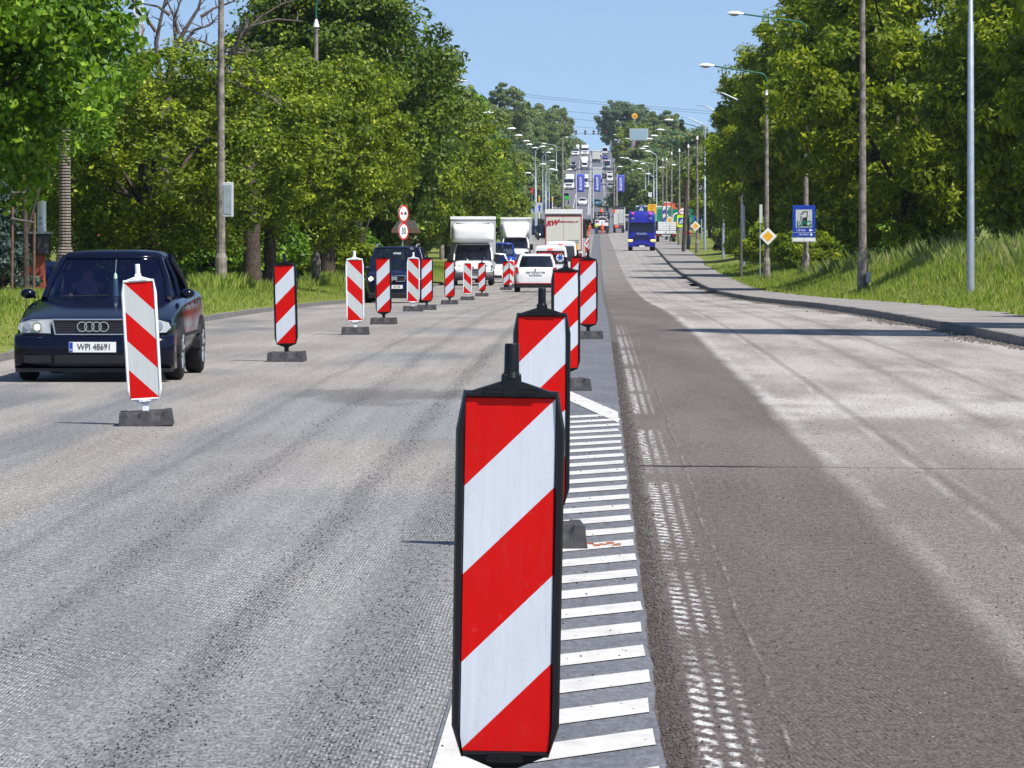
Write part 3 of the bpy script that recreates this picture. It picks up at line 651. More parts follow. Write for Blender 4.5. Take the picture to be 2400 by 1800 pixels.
lamp('concrete', X_(518, 140), 140, 9.3, 1, 3.1, 'concrete lamp post on the left verge carrying a grey metal box', GLp)
lamp('concrete', X_(741, 187), 187, 9.0, 1, 3.1, 'lamp post in front of the left trees with white cap and green bent pipe', GLp, cone=(526 - 62) * 187 / F)
for x, y, d, l in ((1011, 123, 230, 'topmost visible white lamp head, poking out of the dark tree'), (1080, 190, 280, 'second white lamp head down the left row, on a thin green arm'), (1147, 265, 350, 'third white lamp head down the left row'), (1201, 302, 445, 'fourth lamp down the left row, its capped concrete post showing'),
                   (1217, 318, 490, 'fifth lamp down the left row, close to the house gable'), (1235, 331, 543, 'sixth lamp down the left row, in front of the house gable'), (1242, 339, 568, 'seventh lamp down the left row, just under the gable'), (1255, 347, 620, 'eighth lamp down the left row')):
    z = (526 - y) * d / F; hx = X_(x, d)
    lamp('concrete', hx - 3.4, d, z, 1, 3.0, l, GLp, cone=z - 1.5, rise=.3)
lamp('led', X_(1098, 400), 400, (526 - 287) * 400 / F, 1, 1.3, 'slim grey steel lamp pole with bent flat top on the left', GLp, rise=.35, r=.1)
lamp('concrete', X_(2022, 156), 156, 9.4, -1, 3.2, 'tall concrete lamp post nearest on the right, a grey cable box at its foot', GR)
lamp('concrete', X_(1889, 225), 225, 9.65, -1, 2.9, 'concrete lamp post carrying the blue fuel sign, its white head high against the sky', GR)
lamp('concrete', X_(1797, 240), 240, 7.75, -1, 2.6, 'concrete lamp post carrying the nearest yellow diamond sign', GR, cone=(526 - 222) * 240 / F)
for bx, d, hx, hy, cy, l in ((1634, 418, 1563, 282, 326, 'lamp post behind the second nearest yellow diamond sign'), (1613, 455, 1544, 305, 345, 'lamp post behind the leaning wooden pole, second lowest long arm'), (1592, 500, 1529.6, 319, 355, 'lamp post just right of the orange lorry'), (1574, 555, 1519, 326, 361, 'lamp post in front of the left edge of the orange lorry'),
                           (1562, 596, 1509.6, 344, 375, 'lamp post between the two green road boards'), (1553, 631, 1502.6, 349, 376, 'lamp post behind the dropside trailer')):
    lamp('concrete', X_(bx, d), d, (526 - hy) * d / F, -1, (bx - hx) * d / F - .5, l, GR, cone=(526 - cy) * d / F, rise=.45)
lamp('steel', X_(2275, 121), 121, 9.9, -1, 1.6, 'thick grey steel lamp pole standing in the grass bank at far right', GR, rise=.35, r=.095)
for bx, d, hx, hy, l in ((1743, 308, 1680, 217, 'slim steel lamp pole lost in the right trees, flat head against the sky'), (1695, 365, 1644, 249, 'slim steel lamp pole inside the right trees, second flat head'), (1652, 430, 1604, 276, 'slim grey steel lamp pole fully visible on the right, flat head')):
    lamp('led', X_(bx, d), d, (526 - hy) * d / F, -1, (bx - hx) * d / F - .3, l, GR, rise=.45, r=.11)
far = [(1539, 1513, 355, 700), (1532, 1486, 378, 780), (1508, 1491, 389, 860), (1513, 1494, 396, 840), (1501, 1481, 399, 880), (1533, 1517, 408, 800), (1568, 1547, 393, 760), (1599, 1574, 387, 700), (1520, 1515, 384, 830), (1481, 1469, 371, 950), (1483, 1454, 370, 1000),
       (1439, 1446, 391, 800), (1481, 1466, 325, 1150), (1455, 1445, 284, 1450), (1446, 1440, 291, 1500), (1452, 1433, 301, 1550), (1460, 1440, 328, 1350), (1462, 1448, 334, 1300), (1450, 1438, 316, 1400)]
for i, (bx, hx, hy, d) in enumerate(far):
    dx = -1 if hx < bx else 1
    lamp('steel', X_(bx, d), d, (526 - hy) * d / F, dx, max(.6, abs(bx - hx) * d / F - .7), 'thin far lamp pole right of the distant road', 'thin far lamp poles right of the distant road', rise=.3, r=.11 if d < 1000 else .14, s=1.15)
farl = [(1272, 1287, 358, 820), (1279, 1290, 350, 900), (1255, 1256, 344, 700), (1257, 1261, 385, 740), (1278, 1283, 397, 760), (1281, 1292, 398, 780), (1287, 1300, 399, 800), (1281, 1294, 377, 860), (1254, 1245, 406, 700), (1319, 1324, 322, 1200), (1304, 1271, 337, 1000), (1337, 1346, 284, 1500), (1336, 1342, 297, 1520), (1320, 1333, 398, 800)]
for i, (bx, hx, hy, d) in enumerate(farl):
    dx = -1 if hx < bx else 1
    lamp('steel', X_(bx, d), d, (526 - hy) * d / F, dx, max(.6, abs(bx - hx) * d / F - .7), 'thin far lamp pole left of the distant road', 'thin far lamp poles left of the distant road', rise=.3, r=.11 if d < 1000 else .14, s=1.15)

# ------------------------------------------------------------------ signs
def signpost(name, label, cat, X, Y, zc, parts, post=True, rz=0, group=None, pr=.03, zpost=None):
    """parts: function building children at origin = sign centre; zc = centre height above the camera"""
    g = gz(X, Y) - .05; t = thing(name, label, cat, (X, Y, CAM_Z + zc), rz, group)
    parts(t)
    if post:
        mb = MB(); mb.tube([(0, .06, g - CAM_Z - zc), (0, .06, zpost if zpost is not None else .3)], pr, 8); mb.build('post', M['galv'], t)
    return t
def diamond(s):
    def f(t):
        mb = MB(); q = [(-s, 0), (0, -s), (s, 0), (0, s)]; mb.prism(q, 0, .02); mb.build('sign_plate', M['white'], t, bev=.01)
        k = s * .62; mb = MB(); mb.prism([(-k, 0), (0, -k), (k, 0), (0, k)], -.006, -.001); mb.build('yellow_field', M['signyellow'], t)
    return f
def rounds(zs_, r):
    def f(t):
        for i, (z, txt) in enumerate(zs_):
            mb = MB(); mb.disc((0, z), r, 0, .02, 32); pl = mb.build('sign_plate', M['white'], t)
            mb = MB(); mb.ring((0, z), r * .8, r, -.006, -.0005, 32); mb.build('red_border', M['signred'], pl)
            if txt == 'cars':
                for sx_, m in ((-1, 'signred'), (1, 'ink')):
                    mb = MB(); mb.b2(sx_ * r * .35 - r * .24, sx_ * r * .35 + r * .24, -.005, -.001, z - r * .14, z + r * .06); mb.b2(sx_ * r * .35 - r * .14, sx_ * r * .35 + r * .14, -.005, -.001, z + r * .063, z + r * .2); mb.build('car_symbol', M[m], pl)
            else: text(txt, r * 1.05, M['ink'], pl, 'number', (0, -.004, z), sx=.85, bold=.008)
    return f
signpost('speed_limit_sign', 'two round red rimmed signs on one post, speed limit 30 under no overtaking', 'road sign', X_(946, 218), 218, (526 - 542) * 218 / F, rounds([(0, '30'), (.79, 'cars')], .395), rz=R(58), zpost=1.1)
signpost('priority_road_sign', 'nearest yellow diamond road sign, fixed to a concrete lamp post', 'road sign', X_(1800, 239.7), 239.75, (526 - 554) * 239.7 / F, diamond(.43), post=False)
signpost('priority_road_sign', 'yellow diamond road sign left of the slim steel pole, middle of three', 'road sign', X_(1630.4, 417), 417.7, (526 - 530) * 417 / F, diamond(.44), post=False)
signpost('priority_road_sign', 'smallest yellow diamond road sign, above the dropside trailer', 'road sign', X_(1569.7, 520), 520, (526 - 516) * 520 / F, diamond(.44))
signpost('no_overtaking_sign', 'round no overtaking sign above the neon crossing sign', 'road sign', X_(1599.5, 470), 470, (526 - 495) * 470 / F, rounds([(0, 'cars')], .37))
def cross_sign(s, neon=True):
    def f(t):
        if neon: mb = MB(); mb.b2(-s, s, .005, .02, -s * 1.25, s * 1.25); mb.build('neon_backing', M['neon'], t)
        k = s * .72; mb = MB(); mb.b2(-k + .0 * s, k, -.01, .004, -k, k); pl = mb.build('blue_panel', M['signblue'], t)
        mb = MB(); mb.prism([(-k * .8, -k * .7), (k * .8, -k * .7), (0, k * .75)], -.016, -.011); mb.build('white_triangle', M['white'], pl)
        mb = MB(); mb.disc((0, k * .3), k * .1, -.021, -.017, 10); mb.tube([(0, -.019, k * .2), (.0, -.019, -k * .15), (-k * .25, -.019, -k * .55)], k * .07, 6); mb.tube([(0, -.019, -k * .15), (k * .22, -.019, -k * .55)], k * .07, 6); mb.tube([(-k * .2, -.019, 0), (0, -.019, k * .12), (k * .2, -.019, -k * .05)], k * .05, 6); mb.build('walker_symbol', M['ink'], pl)
    return f
signpost('pedestrian_crossing_sign', 'pedestrian crossing sign on neon yellow board by the dark wooden pole', 'road sign', X_(1598, 468), 468, (526 - 518) * 468 / F, cross_sign(.45))
signpost('pedestrian_crossing_sign', 'small blue pedestrian crossing sign above the blue lorry cab', 'road sign', X_(1503, 560), 560, (526 - 489) * 560 / F, cross_sign(.42, False))
# blue fuel board with pump symbol
def lpg(t):
    w_, h = .52, .82
    mb = MB(); mb.b2(-w_, w_, 0, .05, -h * .78, h); mb.build('board', M['signblue'], t, bev=.01)
    mb = MB(); mb.b2(-w_ * .72, w_ * .72, -.006, -.001, -.20, .62); fld = mb.build('white_field', M['sheet'], t)
    mb = MB(); mb.b2(-.06, .17, -.012, -.008, .50, .54); mb.b2(.13, .17, -.012, -.008, .3, .497); mb.b2(-.06, -.02, -.012, -.008, .43, .497); mb.prism([(-.05, -.15), (.15, -.15), (.15, .33), (.10, .27), (-.05, .25)], -.012, -.008)
    mb.tube([(-.03, -.012, .43), (-.13, -.012, .44), (-.15, -.012, .2), (-.2, -.012, 0), (-.15, -.012, -.09), (-.08, -.012, -.05), (-.09, -.012, .3)], .012, 6); mb.build('pump_symbol', M['ink'], fld)
    text('LPG', .36, M['signgreen'], fld, 'lettering', (.02, -.02, -.03), sx=1.15, bold=.004)
    text('1,0 km', .16, M['white'], t, 'lettering', (-.14, -.006, -.32)); text('MAXBUD', .11, M['white'], t, 'lettering', (-.02, -.006, -.52), shear=.3)
    mb = MB(); mb.prism([(.22, -.32), (.3, -.4), (.3, -.37), (.42, -.32), (.3, -.27), (.3, -.24)], -.007, -.002); mb.disc((.33, -.52), .055, -.007, -.002, 16); mb.b2(-w_, w_, -.005, -.001, -.43, -.42); mb.build('arrow_symbol', M['white'], t)
    mb = MB(); mb.b2(-w_ - .03, w_ + .03, -.03, .04, -.86, -.66); lb = mb.build('lower_board', M['sheet'], t)
    for sx_ in (-.26, .26):
        mb = MB(); mb.b2(sx_ - .24, sx_ + .24, -.038, -.032, -.82, -.69); mb.build('white_strip', M['white'], lb)
signpost('fuel_station_sign', 'blue LPG fuel station board with pump symbol on a concrete post', 'road sign', X_(1884, 224.6), 224.5, (526 - 523) * 224.6 / F, lpg, post=False)
def gboard(w_, h, txts=(), arrow=True, m='signgreen', tm='white', posts=True):
    def f(t):
        mb = MB(); mb.b2(-w_ / 2, w_ / 2, 0, .06, -h / 2, h / 2); bd = mb.build('board', M[m], t, bev=.02)
        if arrow: mb = MB(); mb.tube([(w_ * .0, -.01, -h * .2), (w_ * .08, -.01, 0), (w_ * .2, -.01, h * .12), (w_ * .38, -.01, h * .16)], .09, 6); mb.b2(-w_ * .12, w_ * .1, -.03, -.005, -h * .24, -h * .17); mb.build('arrow_symbol', M['white'], bd)
        for (s_, z_, tt) in txts: text(tt, s_, M[tm], bd, 'lettering', (0, -.012, z_))
    return f
signpost('direction_sign', 'large green direction board with white arrow behind the dropside trailer', 'road sign', X_(1576, 640), 640, (526 - 505) * 640 / F, gboard(1.9, 1.75), pr=.05)
signpost('direction_sign', 'green direction board right of the dark wooden pole', 'road sign', X_(1618, 560), 560, (526 - 505) * 560 / F, gboard(.85, 1.6, [(.2, -.35, '7 km'), (.2, -.62, '637')], False), pr=.05)
signpost('direction_sign', 'narrow green direction board left of the blue lane arrows', 'road sign', X_(1548, 650), 650, (526 - 505) * 650 / F, gboard(.9, 1.75, [], False), pr=.05)
def lanes(t):
    for k in range(4):
        z = .72 - .48 * k; mb = MB(); mb.b2(-.33, .33, 0, .03, z - .23, z + .23); pl = mb.build('panel', M['white'] if k % 2 == 0 else M['signblue'], t)
        m_ = M['signblue'] if k % 2 == 0 else M['white']; mb = MB(); mb.tube([(-.15, -.01, z - .12), (.1, -.01, z - .12), (.1, -.01, z + .12)], .035, 6); mb.tube([(.1, -.01, z - .02), (.22, -.01, z + .1)], .03, 6); mb.build('arrow_symbol', m_, pl)
signpost('lane_arrow_sign', 'stack of blue and white lane arrow plates between green boards', 'road sign', X_(1560, 610), 610, (526 - 502) * 610 / F, lanes)
signpost('blue_direction_sign', 'blue direction board peeping out right of a lamp post', 'road sign', X_(1632, 575), 575, (526 - 507) * 575 / F, gboard(1.0, 1.1, [(.3, .1, 'A')], False, 'signblue'))
signpost('yellow_direction_board', 'yellow detour board on the green lorry side', 'road sign', X_(1528, 655), 655, (526 - 490) * 655 / F, gboard(1.15, 1.3, [(.2, .4, '7 Gdynia'), (.2, .1, 'Plock'), (.2, -.2, '10 km')], False, 'signyellow', 'ink'), pr=.05)
signpost('bus_stop_sign', 'small white and blue sign on a red post above the green lorry', 'road sign', X_(1523.4, 690), 690, (526 - 456) * 690 / F, gboard(.5, .6, [(.2, .1, 'bus')], False, 'white', 'signblue'))
# star emblem in a ring on a dark pylon among the trees
def star(t):
    mb = MB(); mb.ring((0, 0), .24, .29, -.02, .02, 24)
    for k in range(3):
        a = math.pi / 2 + k * 2 * math.pi / 3; mb.prism([(.25 * math.cos(a), .25 * math.sin(a)), (.05 * math.cos(a + 1.05), .05 * math.sin(a + 1.05)), (.05 * math.cos(a - 1.05), .05 * math.sin(a - 1.05))], -.015, .015)
    mb.build('star_emblem', M['white'], t); mb = MB(); mb.b2(-.45, .45, .03, .3, -1.6, .5); mb.build('dark_board', M['dark'], t, bev=.02)
    mb = MB(); mb.b2(-.2, .25, 0, .02, -1.02, -.95); mb.build('white_line', M['white'], t)
signpost('dealer_pylon', 'dark pylon with white three pointed star in a ring among right trees', 'sign', X_(1644, 560), 560, (526 - 441) * 560 / F, star, pr=.08)
# slim metal sign seen edge-on, wooden pole
signpost('edge_on_sign', 'grey sign seen edge on, left of the post with the nearest yellow diamond', 'road sign', X_(1784, 250), 250, (526 - 500) * 250 / F, lambda t: MB().b2(-.45, .45, 0, .03, -.5, .45).build('sign_plate', M['sheet'], t) and None, rz=R(80))
t = thing('wooden_pole', 'dark leaning wooden pole beside the neon crossing sign', 'pole', (X_(1601.5, 430), 430, gz(X_(1601.5, 430), 430) - .1))
mb = MB(); mb.tube([(0, 0, 0), (.15, 0, 3.2), (.33, 0, 6.4)], [.17, .15, .12], 10); mb.build('shaft', M['bark'], t)
t = thing('slim_post', 'dark slim post standing in the right verge grass', 'post', (X_(1737, 262), 262, gz(X_(1737, 262), 262)))
mb = MB(); mb.tube([(0, 0, 0), (0, 0, 4.4)], [.075, .06], 8); mb.build('shaft', M['woodgrey'], t)
t = thing('marker_post', 'small post with yellow band glimpsed between the right trees', 'post', (X_(2000, 230), 230, gz(X_(2000, 230), 230)))
mb = MB(); mb.tube([(0, 0, 0), (0, 0, 2.2)], .04, 8); mb.build('shaft', M['white'], t); mb = MB(); mb.box((0, 0, 2.6), (.1, .08, .55), taper=1.6); mb.build('yellow_band', M['signyellow'], t); mb = MB(); mb.box((0, 0, 1.4), (.2, .05, .15)); mb.build('white_plate', M['white'], t)
# ------------------------------------------------------------------ vehicles (front faces -Y)
def wheel(parent, x, y, r, w_=.2, spokes=5, rim='silver', name='wheel', detail=True, arch=True):
    s = 1 if x > 0 else -1
    mb = MB(); n = 28 if detail else 16
    prof = [(-w_ / 2, r * .62), (-w_ / 2, r * .9), (-w_ / 2 + .03, r), (w_ / 2 - .03, r), (w_ / 2, r * .9), (w_ / 2, r * .62)]
    mb.loft([[(x + s * (dx), y + rr * math.cos(2 * math.pi * k / n), r + rr * math.sin(2 * math.pi * k / n)) for k in range(n)] for dx, rr in prof], smooth=True, caps=False)
    tw = mb.build(name, M['tyre'], parent)
    mb = MB(); o = x + s * (w_ / 2 - .02)
    mb.prism([(y + r * .22 * math.cos(2 * math.pi * k / 12), r + r * .22 * math.sin(2 * math.pi * k / 12)) for k in range(12)], o - .02, o + .012, 'x')
    if detail:
        for k in range(spokes):
            a = 2 * math.pi * k / spokes + .3
            mb.tube([(o, y + r * .15 * math.cos(a), r + r * .15 * math.sin(a)), (o + s * .008, y + r * .6 * math.cos(a), r + r * .6 * math.sin(a))], r * .075, 6)
        mb.loft([[(o + s * dx, y + rr * math.cos(2 * math.pi * k / n), r + rr * math.sin(2 * math.pi * k / n)) for k in range(n)] for dx, rr in ((-.06, r * .56), (.01, r * .58), (.02, r * .63), (.0, r * .66))], caps=False)
    else: mb.prism([(y + r * .55 * math.cos(2 * math.pi * k / 14), r + r * .55 * math.sin(2 * math.pi * k / 14)) for k in range(14)], o - .03, o + .002, 'x')
    mb.build('rim', M[rim], tw)
    mb = MB(); mb.prism([(y + r * .6 * math.cos(2 * math.pi * k / 14), r + r * .6 * math.sin(2 * math.pi * k / 14)) for k in range(14)], x - .06, x + .05, 'x'); mb.build('brake_drum', M['dark'], tw)
    return tw
def body_loft(st, paint, parent, sub=1):
    mb = MB(); rg = []
    for y, zl, w_, zb, top in st:
        half = [(0, zl), (w_ * .8, zl), (w_ * .95, zl + (zb - zl) * .18), (w_, zl + (zb - zl) * .55), (w_ * .985, zb - (zb - zl) * .04), (w_ * .93, zb + (top - zb) * .45), (w_ * .62, top - .012), (0, top)]
        rg.append([(a, y, c) for a, c in half] + [(-a, y, c) for a, c in half[-2:0:-1]])
    mb.loft(rg); return mb.build('body', paint, parent, sub=sub, smooth=True)
def greenhouse(g, paint, parent, detail=True, roofh=.06, mid=True, glass='glass'):
    y0, y1, t0, t1, wb, wt, zb, zt = g
    def ring(a, b_, w_, z, bulge): return [(-w_, a + bulge, z), (-w_ * .55, a + bulge * .2, z), (0, a, z), (w_ * .55, a + bulge * .2, z), (w_, a + bulge, z), (w_ * 1.01, (a + b_) / 2, z), (w_, b_ - bulge * .7, z), (w_ * .55, b_ - bulge * .1, z), (0, b_, z), (-w_ * .55, b_ - bulge * .1, z), (-w_, b_ - bulge * .7, z), (-w_ * 1.01, (a + b_) / 2, z)]
    A = ring(y0, y1, wb, zb, .14); B = ring(t0, t1, wt, zt, .08)
    mb = MB(); mb.loft([A, B], smooth=False, caps=False); mb.build('windows', M[glass], parent)
    mb = MB(); C1 = [(x * .93, t0 + (y - t0) * .94 + .03, z + roofh * .7) for x, y, z in B]; C2 = [(x * .55, t0 + (y - t0) * .6 + (t1 - t0) * .2, z + roofh) for x, y, z in B]
    B0 = [(x * 1.03, y + (.02 if y > (t0 + t1) / 2 else -.02), z - .015) for x, y, z in B]
    mb.loft([B0, [(x * 1.02, y, z + .02) for x, y, z in B], C1, C2]); mb.build('roof', paint, parent)
    mb = MB(); pr = .035
    def pil(i, r_=pr, fr=None): mb.tube([A[i], tuple((Vector(A[i]) + Vector(B[i])) / 2 + Vector((A[i][0] * .04, 0, 0))), B[i]], r_, 6)
    for i in (4, 6, 0, 10): pil(i, .04 if i in (4, 0) else .06)
    if mid: pil(5, .035); pil(11, .035)
    mb.tube([B[0], B[1], B[2], B[3], B[4], B[5], B[6], B[7], B[8], B[9], B[10], B[11], B[0]], .03, 6)
    mb.build('pillars', paint, parent)
    return A, B
def plate(parent, z, y, s, txt='', w_=.52, rear=False, x=0):
    mb = MB(); mb.b2(x - w_ / 2, x + w_ / 2, y - .012, y, z - .057, z + .057); pl = mb.build('number_plate', M['plate'], parent)
    if not rear:
        mb = MB(); mb.b2(x - w_ / 2 + .004, x - w_ / 2 + .042, y - .014, y - .0125, z - .053, z + .053); mb.build('blue_band', M['signblue'], pl)
        if txt: text(txt, .1, M['ink'], pl, 'registration', (x + .02, y - .0145, z), sx=.82 if len(txt) > 8 else .9)
    else:
        mb = MB(); mb.b2(x + w_ / 2 - .042, x + w_ / 2 - .004, y + .0005, y + .002, z - .053, z + .053); mb.build('blue_band', M['signblue'], pl)
    return pl
def mirrors(parent, paint, x, y, z, s=1.0, dark=False):
    for q in (-1, 1):
        mb = MB(); c = (q * (x + .085 * s), y, z)
        mb.loft([[(c[0] + .115 * s * a * math.cos(k * math.pi / 6), y + dy * s, z + .075 * s * a * math.sin(k * math.pi / 6)) for k in range(12)] for dy, a in ((-.09, .35), (-.07, .8), (0, 1.0), (.05, .95))])
        mb.tube([(q * (x - .03), y, z - .05 * s), (c[0] - q * .05 * s, y - .01, z - .04 * s)], .022 * s, 6)
        mb.build('mirror', M['dark'] if dark else paint, parent)
ST = {
 'sedan': ([(-.5, .2, .34, .48, .52), (-.492, .18, .76, .6, .64), (-.465, .165, .9, .68, .71), (-.44, .165, .95, .70, .745), (-.34, .17, .99, .78, .84), (-.22, .17, 1.0, .84, .935), (0, .17, 1.0, .88, .95), (.25, .17, 1.0, .92, .97), (.36, .18, .99, .93, 1.03), (.45, .2, .95, .9, 1.01), (.487, .25, .86, .75, .9), (.5, .3, .7, .6, .68)],
           (-.225, .335, -.075, .2, .78, .60, .93, 1.365)),
 'hatch': ([(-.5, .22, .4, .5, .56), (-.488, .19, .8, .62, .68), (-.45, .17, .93, .72, .78), (-.34, .17, .99, .84, .92), (-.24, .17, 1.0, .9, 1.0), (.1, .17, 1.0, .95, 1.0), (.38, .18, .99, .98, 1.02), (.46, .2, .96, .98, 1.03), (.485, .24, .92, .9, .98), (.5, .3, .84, .6, .72)],
           (-.27, .475, -.1, .40, .86, .70, .96, 1.46)),
 'mpv': ([(-.5, .22, .4, .5, .56), (-.488, .19, .8, .66, .72), (-.455, .17, .93, .78, .86), (-.36, .17, .99, .9, 1.0), (-.28, .17, 1.0, .97, 1.06), (.1, .17, 1.0, 1.0, 1.05), (.4, .18, .99, 1.02, 1.06), (.47, .2, .97, 1.02, 1.05), (.492, .25, .93, .9, 1.0), (.5, .3, .86, .6, .72)],
         (-.32, .49, -.12, .44, .86, .70, 1.02, 1.64))}
def car(style, label, paint, X, Y, rz=0, L=4.5, W=1.78, H=None, group=None, lights=True, ptxt='', tail=True, detail=True, name='car', cat='car', spokes=5, glass='glass', z=None):
    st, g = ST[style]; g = list(g); hz = 1.0
    if H: hz = H / (g[7] + .06)
    t = thing(name, label, cat, (X, Y, (zr(Y) if z is None else z)), rz, group)
    hw = W / 2
    body_loft([(a * L, b_ * hz, c * hw, d * hz, e * hz) for a, b_, c, d, e in st], paint, t, 2 if detail else 1)
    rf_ = .085 if style == 'sedan' else .06
    gg = (g[0] * L, g[1] * L, g[2] * L, g[3] * L, g[4] * hw, g[5] * hw, (g[6] - .03) * hz, g[7] * hz)
    greenhouse(gg, paint, t, detail, rf_ * hz, glass=glass)
    r = .32; wb = .3 * L
    for sx in (-1, 1):
        for y in (-wb, wb * .95):
            mb = MB(); mb.prism([(y + (r + .06) * math.cos(math.pi * k / 12), r * .95 + (r + .06) * math.sin(math.pi * k / 12)) for k in range(13)] , sx * (hw - .12), sx * (hw + .006), 'x'); mb.build('wheel_arch', M['dark'], t)
            wheel(t, sx * (hw - .09), y, r, .2, spokes, detail=detail)
    mirrors(t, paint, hw * .93, gg[0] + .28, gg[6] + .06, .78)
    f = -L / 2
    if detail:
        mb = MB(); mb.b2(-gg[4] * .9, gg[4] * .9, gg[0] + .5, gg[1] - .3, .3, gg[6] - .02); mb.build('interior', M['interior'], t)
        for sx in (-.36, .36):
            mb = MB(); mb.box((sx, gg[0] + 1.25, gg[6] + .08), (.48, .14, .5), rx=-.25); mb.box((sx, gg[0] + 1.33, gg[6] + .40), (.24, .09, .17)); mb.build('seat', M['interior'], t, bev=.03)
        mb = MB(); mb.tube([(-.5, gg[0] + .02, gg[6] + .03), (.05, gg[0] - .005, gg[6] + .045)], .009, 5); mb.tube([(.1, gg[0] - .005, gg[6] + .035), (.6, gg[0] + .06, gg[6] + .04)], .009, 5); mb.build('wipers', M['dark'], t)
    return t, f, hz, gg
def headlamp(t, x, z, y, w_, h, on=True, inner=None, m='head_on', skew=.03):
    for s in (-1, 1):
        mb = MB(); p = [(s * (x - w_ / 2), z - h / 2), (s * (x + w_ / 2), z - h / 2 + skew * .2), (s * (x + w_ / 2 + skew), z + h / 2 - skew * .5), (s * (x - w_ / 2 + skew * .6), z + h / 2)]
        mb.prism(p, y - .01, y + .09); hl = mb.build('headlight', M['chrome'], t)
        mb = MB(); mb.prism([(a * 1.0, b_) for a, b_ in p], y - .022, y - .012); mb.build('lens', M['lens'], hl)
        if on:
            mb = MB(); mb.disc((s * (x + w_ * .05), z), h * .33, y - .026, y - .023, 14); mb.build('lit_lamp', M[m], hl)
def rings_emblem(t, z, y, r=.047):
    mb = MB()
    for k in range(4): mb.ring(((k - 1.5) * r * 1.38, z), r * .80, r, y - .008 - .002 * (k % 2), y, 24)
    return mb.build('rings_emblem', M['chrome'], t)

# dark saloon, front left
t, f, hz, gg = car('sedan', 'dark navy saloon car with four ring emblem, headlights on, driving in the left lane', M['navy'], -5.58, 56.7, R(0), 4.8, 1.81, 1.43, ptxt='', spokes=6, name='saloon_car', glass='saloonglass')
FY = f + .022
mb = MB(); mb.b2(-.44, .44, FY - .02, FY + .1, .545, .70); gr = mb.build('grille', M['dark'], t)
mb = MB()
for k in range(5): mb.b2(-.42, .42, FY - .028, FY - .021, .565 + .026 * k, .573 + .026 * k)
mb.build('grille_bars', M['machine'], gr)
mb = MB()
for a, b_ in (((-.45, .70), (.45, .70)), ((-.45, .70), (-.42, .535)), ((-.42, .535), (.42, .535)), ((.42, .535), (.45, .70))): mb.tube([(a[0], FY - .03, a[1]), (b_[0], FY - .03, b_[1])], .011, 6)
mb.build('chrome_frame', M['chrome'], gr); rings_emblem(gr, .62, FY - .036, .058)
for s in (-1, 1):
    mb = MB(); P = [(s * .47, .545), (s * .80, .555), (s * .845, .60), (s * .82, .66), (s * .7, .695), (s * .47, .70)]
    vs1 = [(x, FY - .015 + .28 * max(0, abs(x) - .5) ** 1.3, z) for x, z in P]; vs2 = [(x, y + .12, z) for x, y, z in vs1]
    n = len(P); mb.add(vs1 + vs2, [tuple(range(n)), tuple(range(2 * n - 1, n - 1, -1))] + [(i, (i + 1) % n, n + (i + 1) % n, n + i) for i in range(n)]); hl = mb.build('headlight', M['sheet'], t)
    mb = MB(); mb.disc((s * .62, .62), .055, FY - .03, FY - .0, 16); mb.build('reflector', M['chrome'], hl)
    mb = MB(); mb.disc((s * .62, .615), .03 if s < 0 else .012, FY - .034, FY - .031, 12); mb.build('lit_lamp', M['head_on'], hl)
    mb = MB(); mb.disc((s * .73, .63), .042, FY + .02, FY + .06, 12); mb.build('indicator', M['alu'], hl)
# bumper with intakes
mb = MB(); rg = []
for x in [-.89, -.86, -.7, -.4, 0, .4, .7, .86, .89]:
    y = FY - .045 + .35 * max(0, abs(x) - .42) ** 1.8 + (.10 if abs(x) > .88 else 0)
    rg.append([(x, y + .12, .535), (x, y + .0, .515), (x, y - .03, .44), (x, y - .03, .34), (x, y, .22), (x, y + .05, .15), (x, y + .3, .15), (x, y + .3, .53)])
mb.loft(rg); mb.build('bumper', M['navy'], t)
mb = MB(); mb.b2(-.42, .42, FY - .082, FY, .215, .31); mb.b2(-.76, -.46, FY - .058, FY, .225, .305); mb.b2(.46, .76, FY - .058, FY, .225, .305); mb.build('air_intake', M['dark'], t)
mb = MB(); mb.b2(-.86, .86, FY - .02, FY + .4, .12, .16); mb.build('chin_lip', M['dark'], t)
pl = plate(t, .395, FY - .078, 1, 'WPI 48691')
text('PL', .03, M['white'], pl, 'country_code', (-.237, FY - .094, .365))
for s in (-1, 1):
    for y in (-.35, .75):
        mb = MB(); mb.b2(s * .898, s * .912, y - .08, y + .08, .83, .85); mb.build('door_handle', M['navy'], t, bev=.003)
    mb = MB()
    mb.b2(s * .9, s * .908, -.9, 1.3, .48, .51); mb.build('side_strip', M['dark'], t)
    mb = MB(); mb.b2(s * .902, s * .9065, -1.02, -1.01, .3, .9); mb.b2(s * .904, s * .9075, .2, .21, .3, .92); mb.build('door_seam', M['ink'], t)
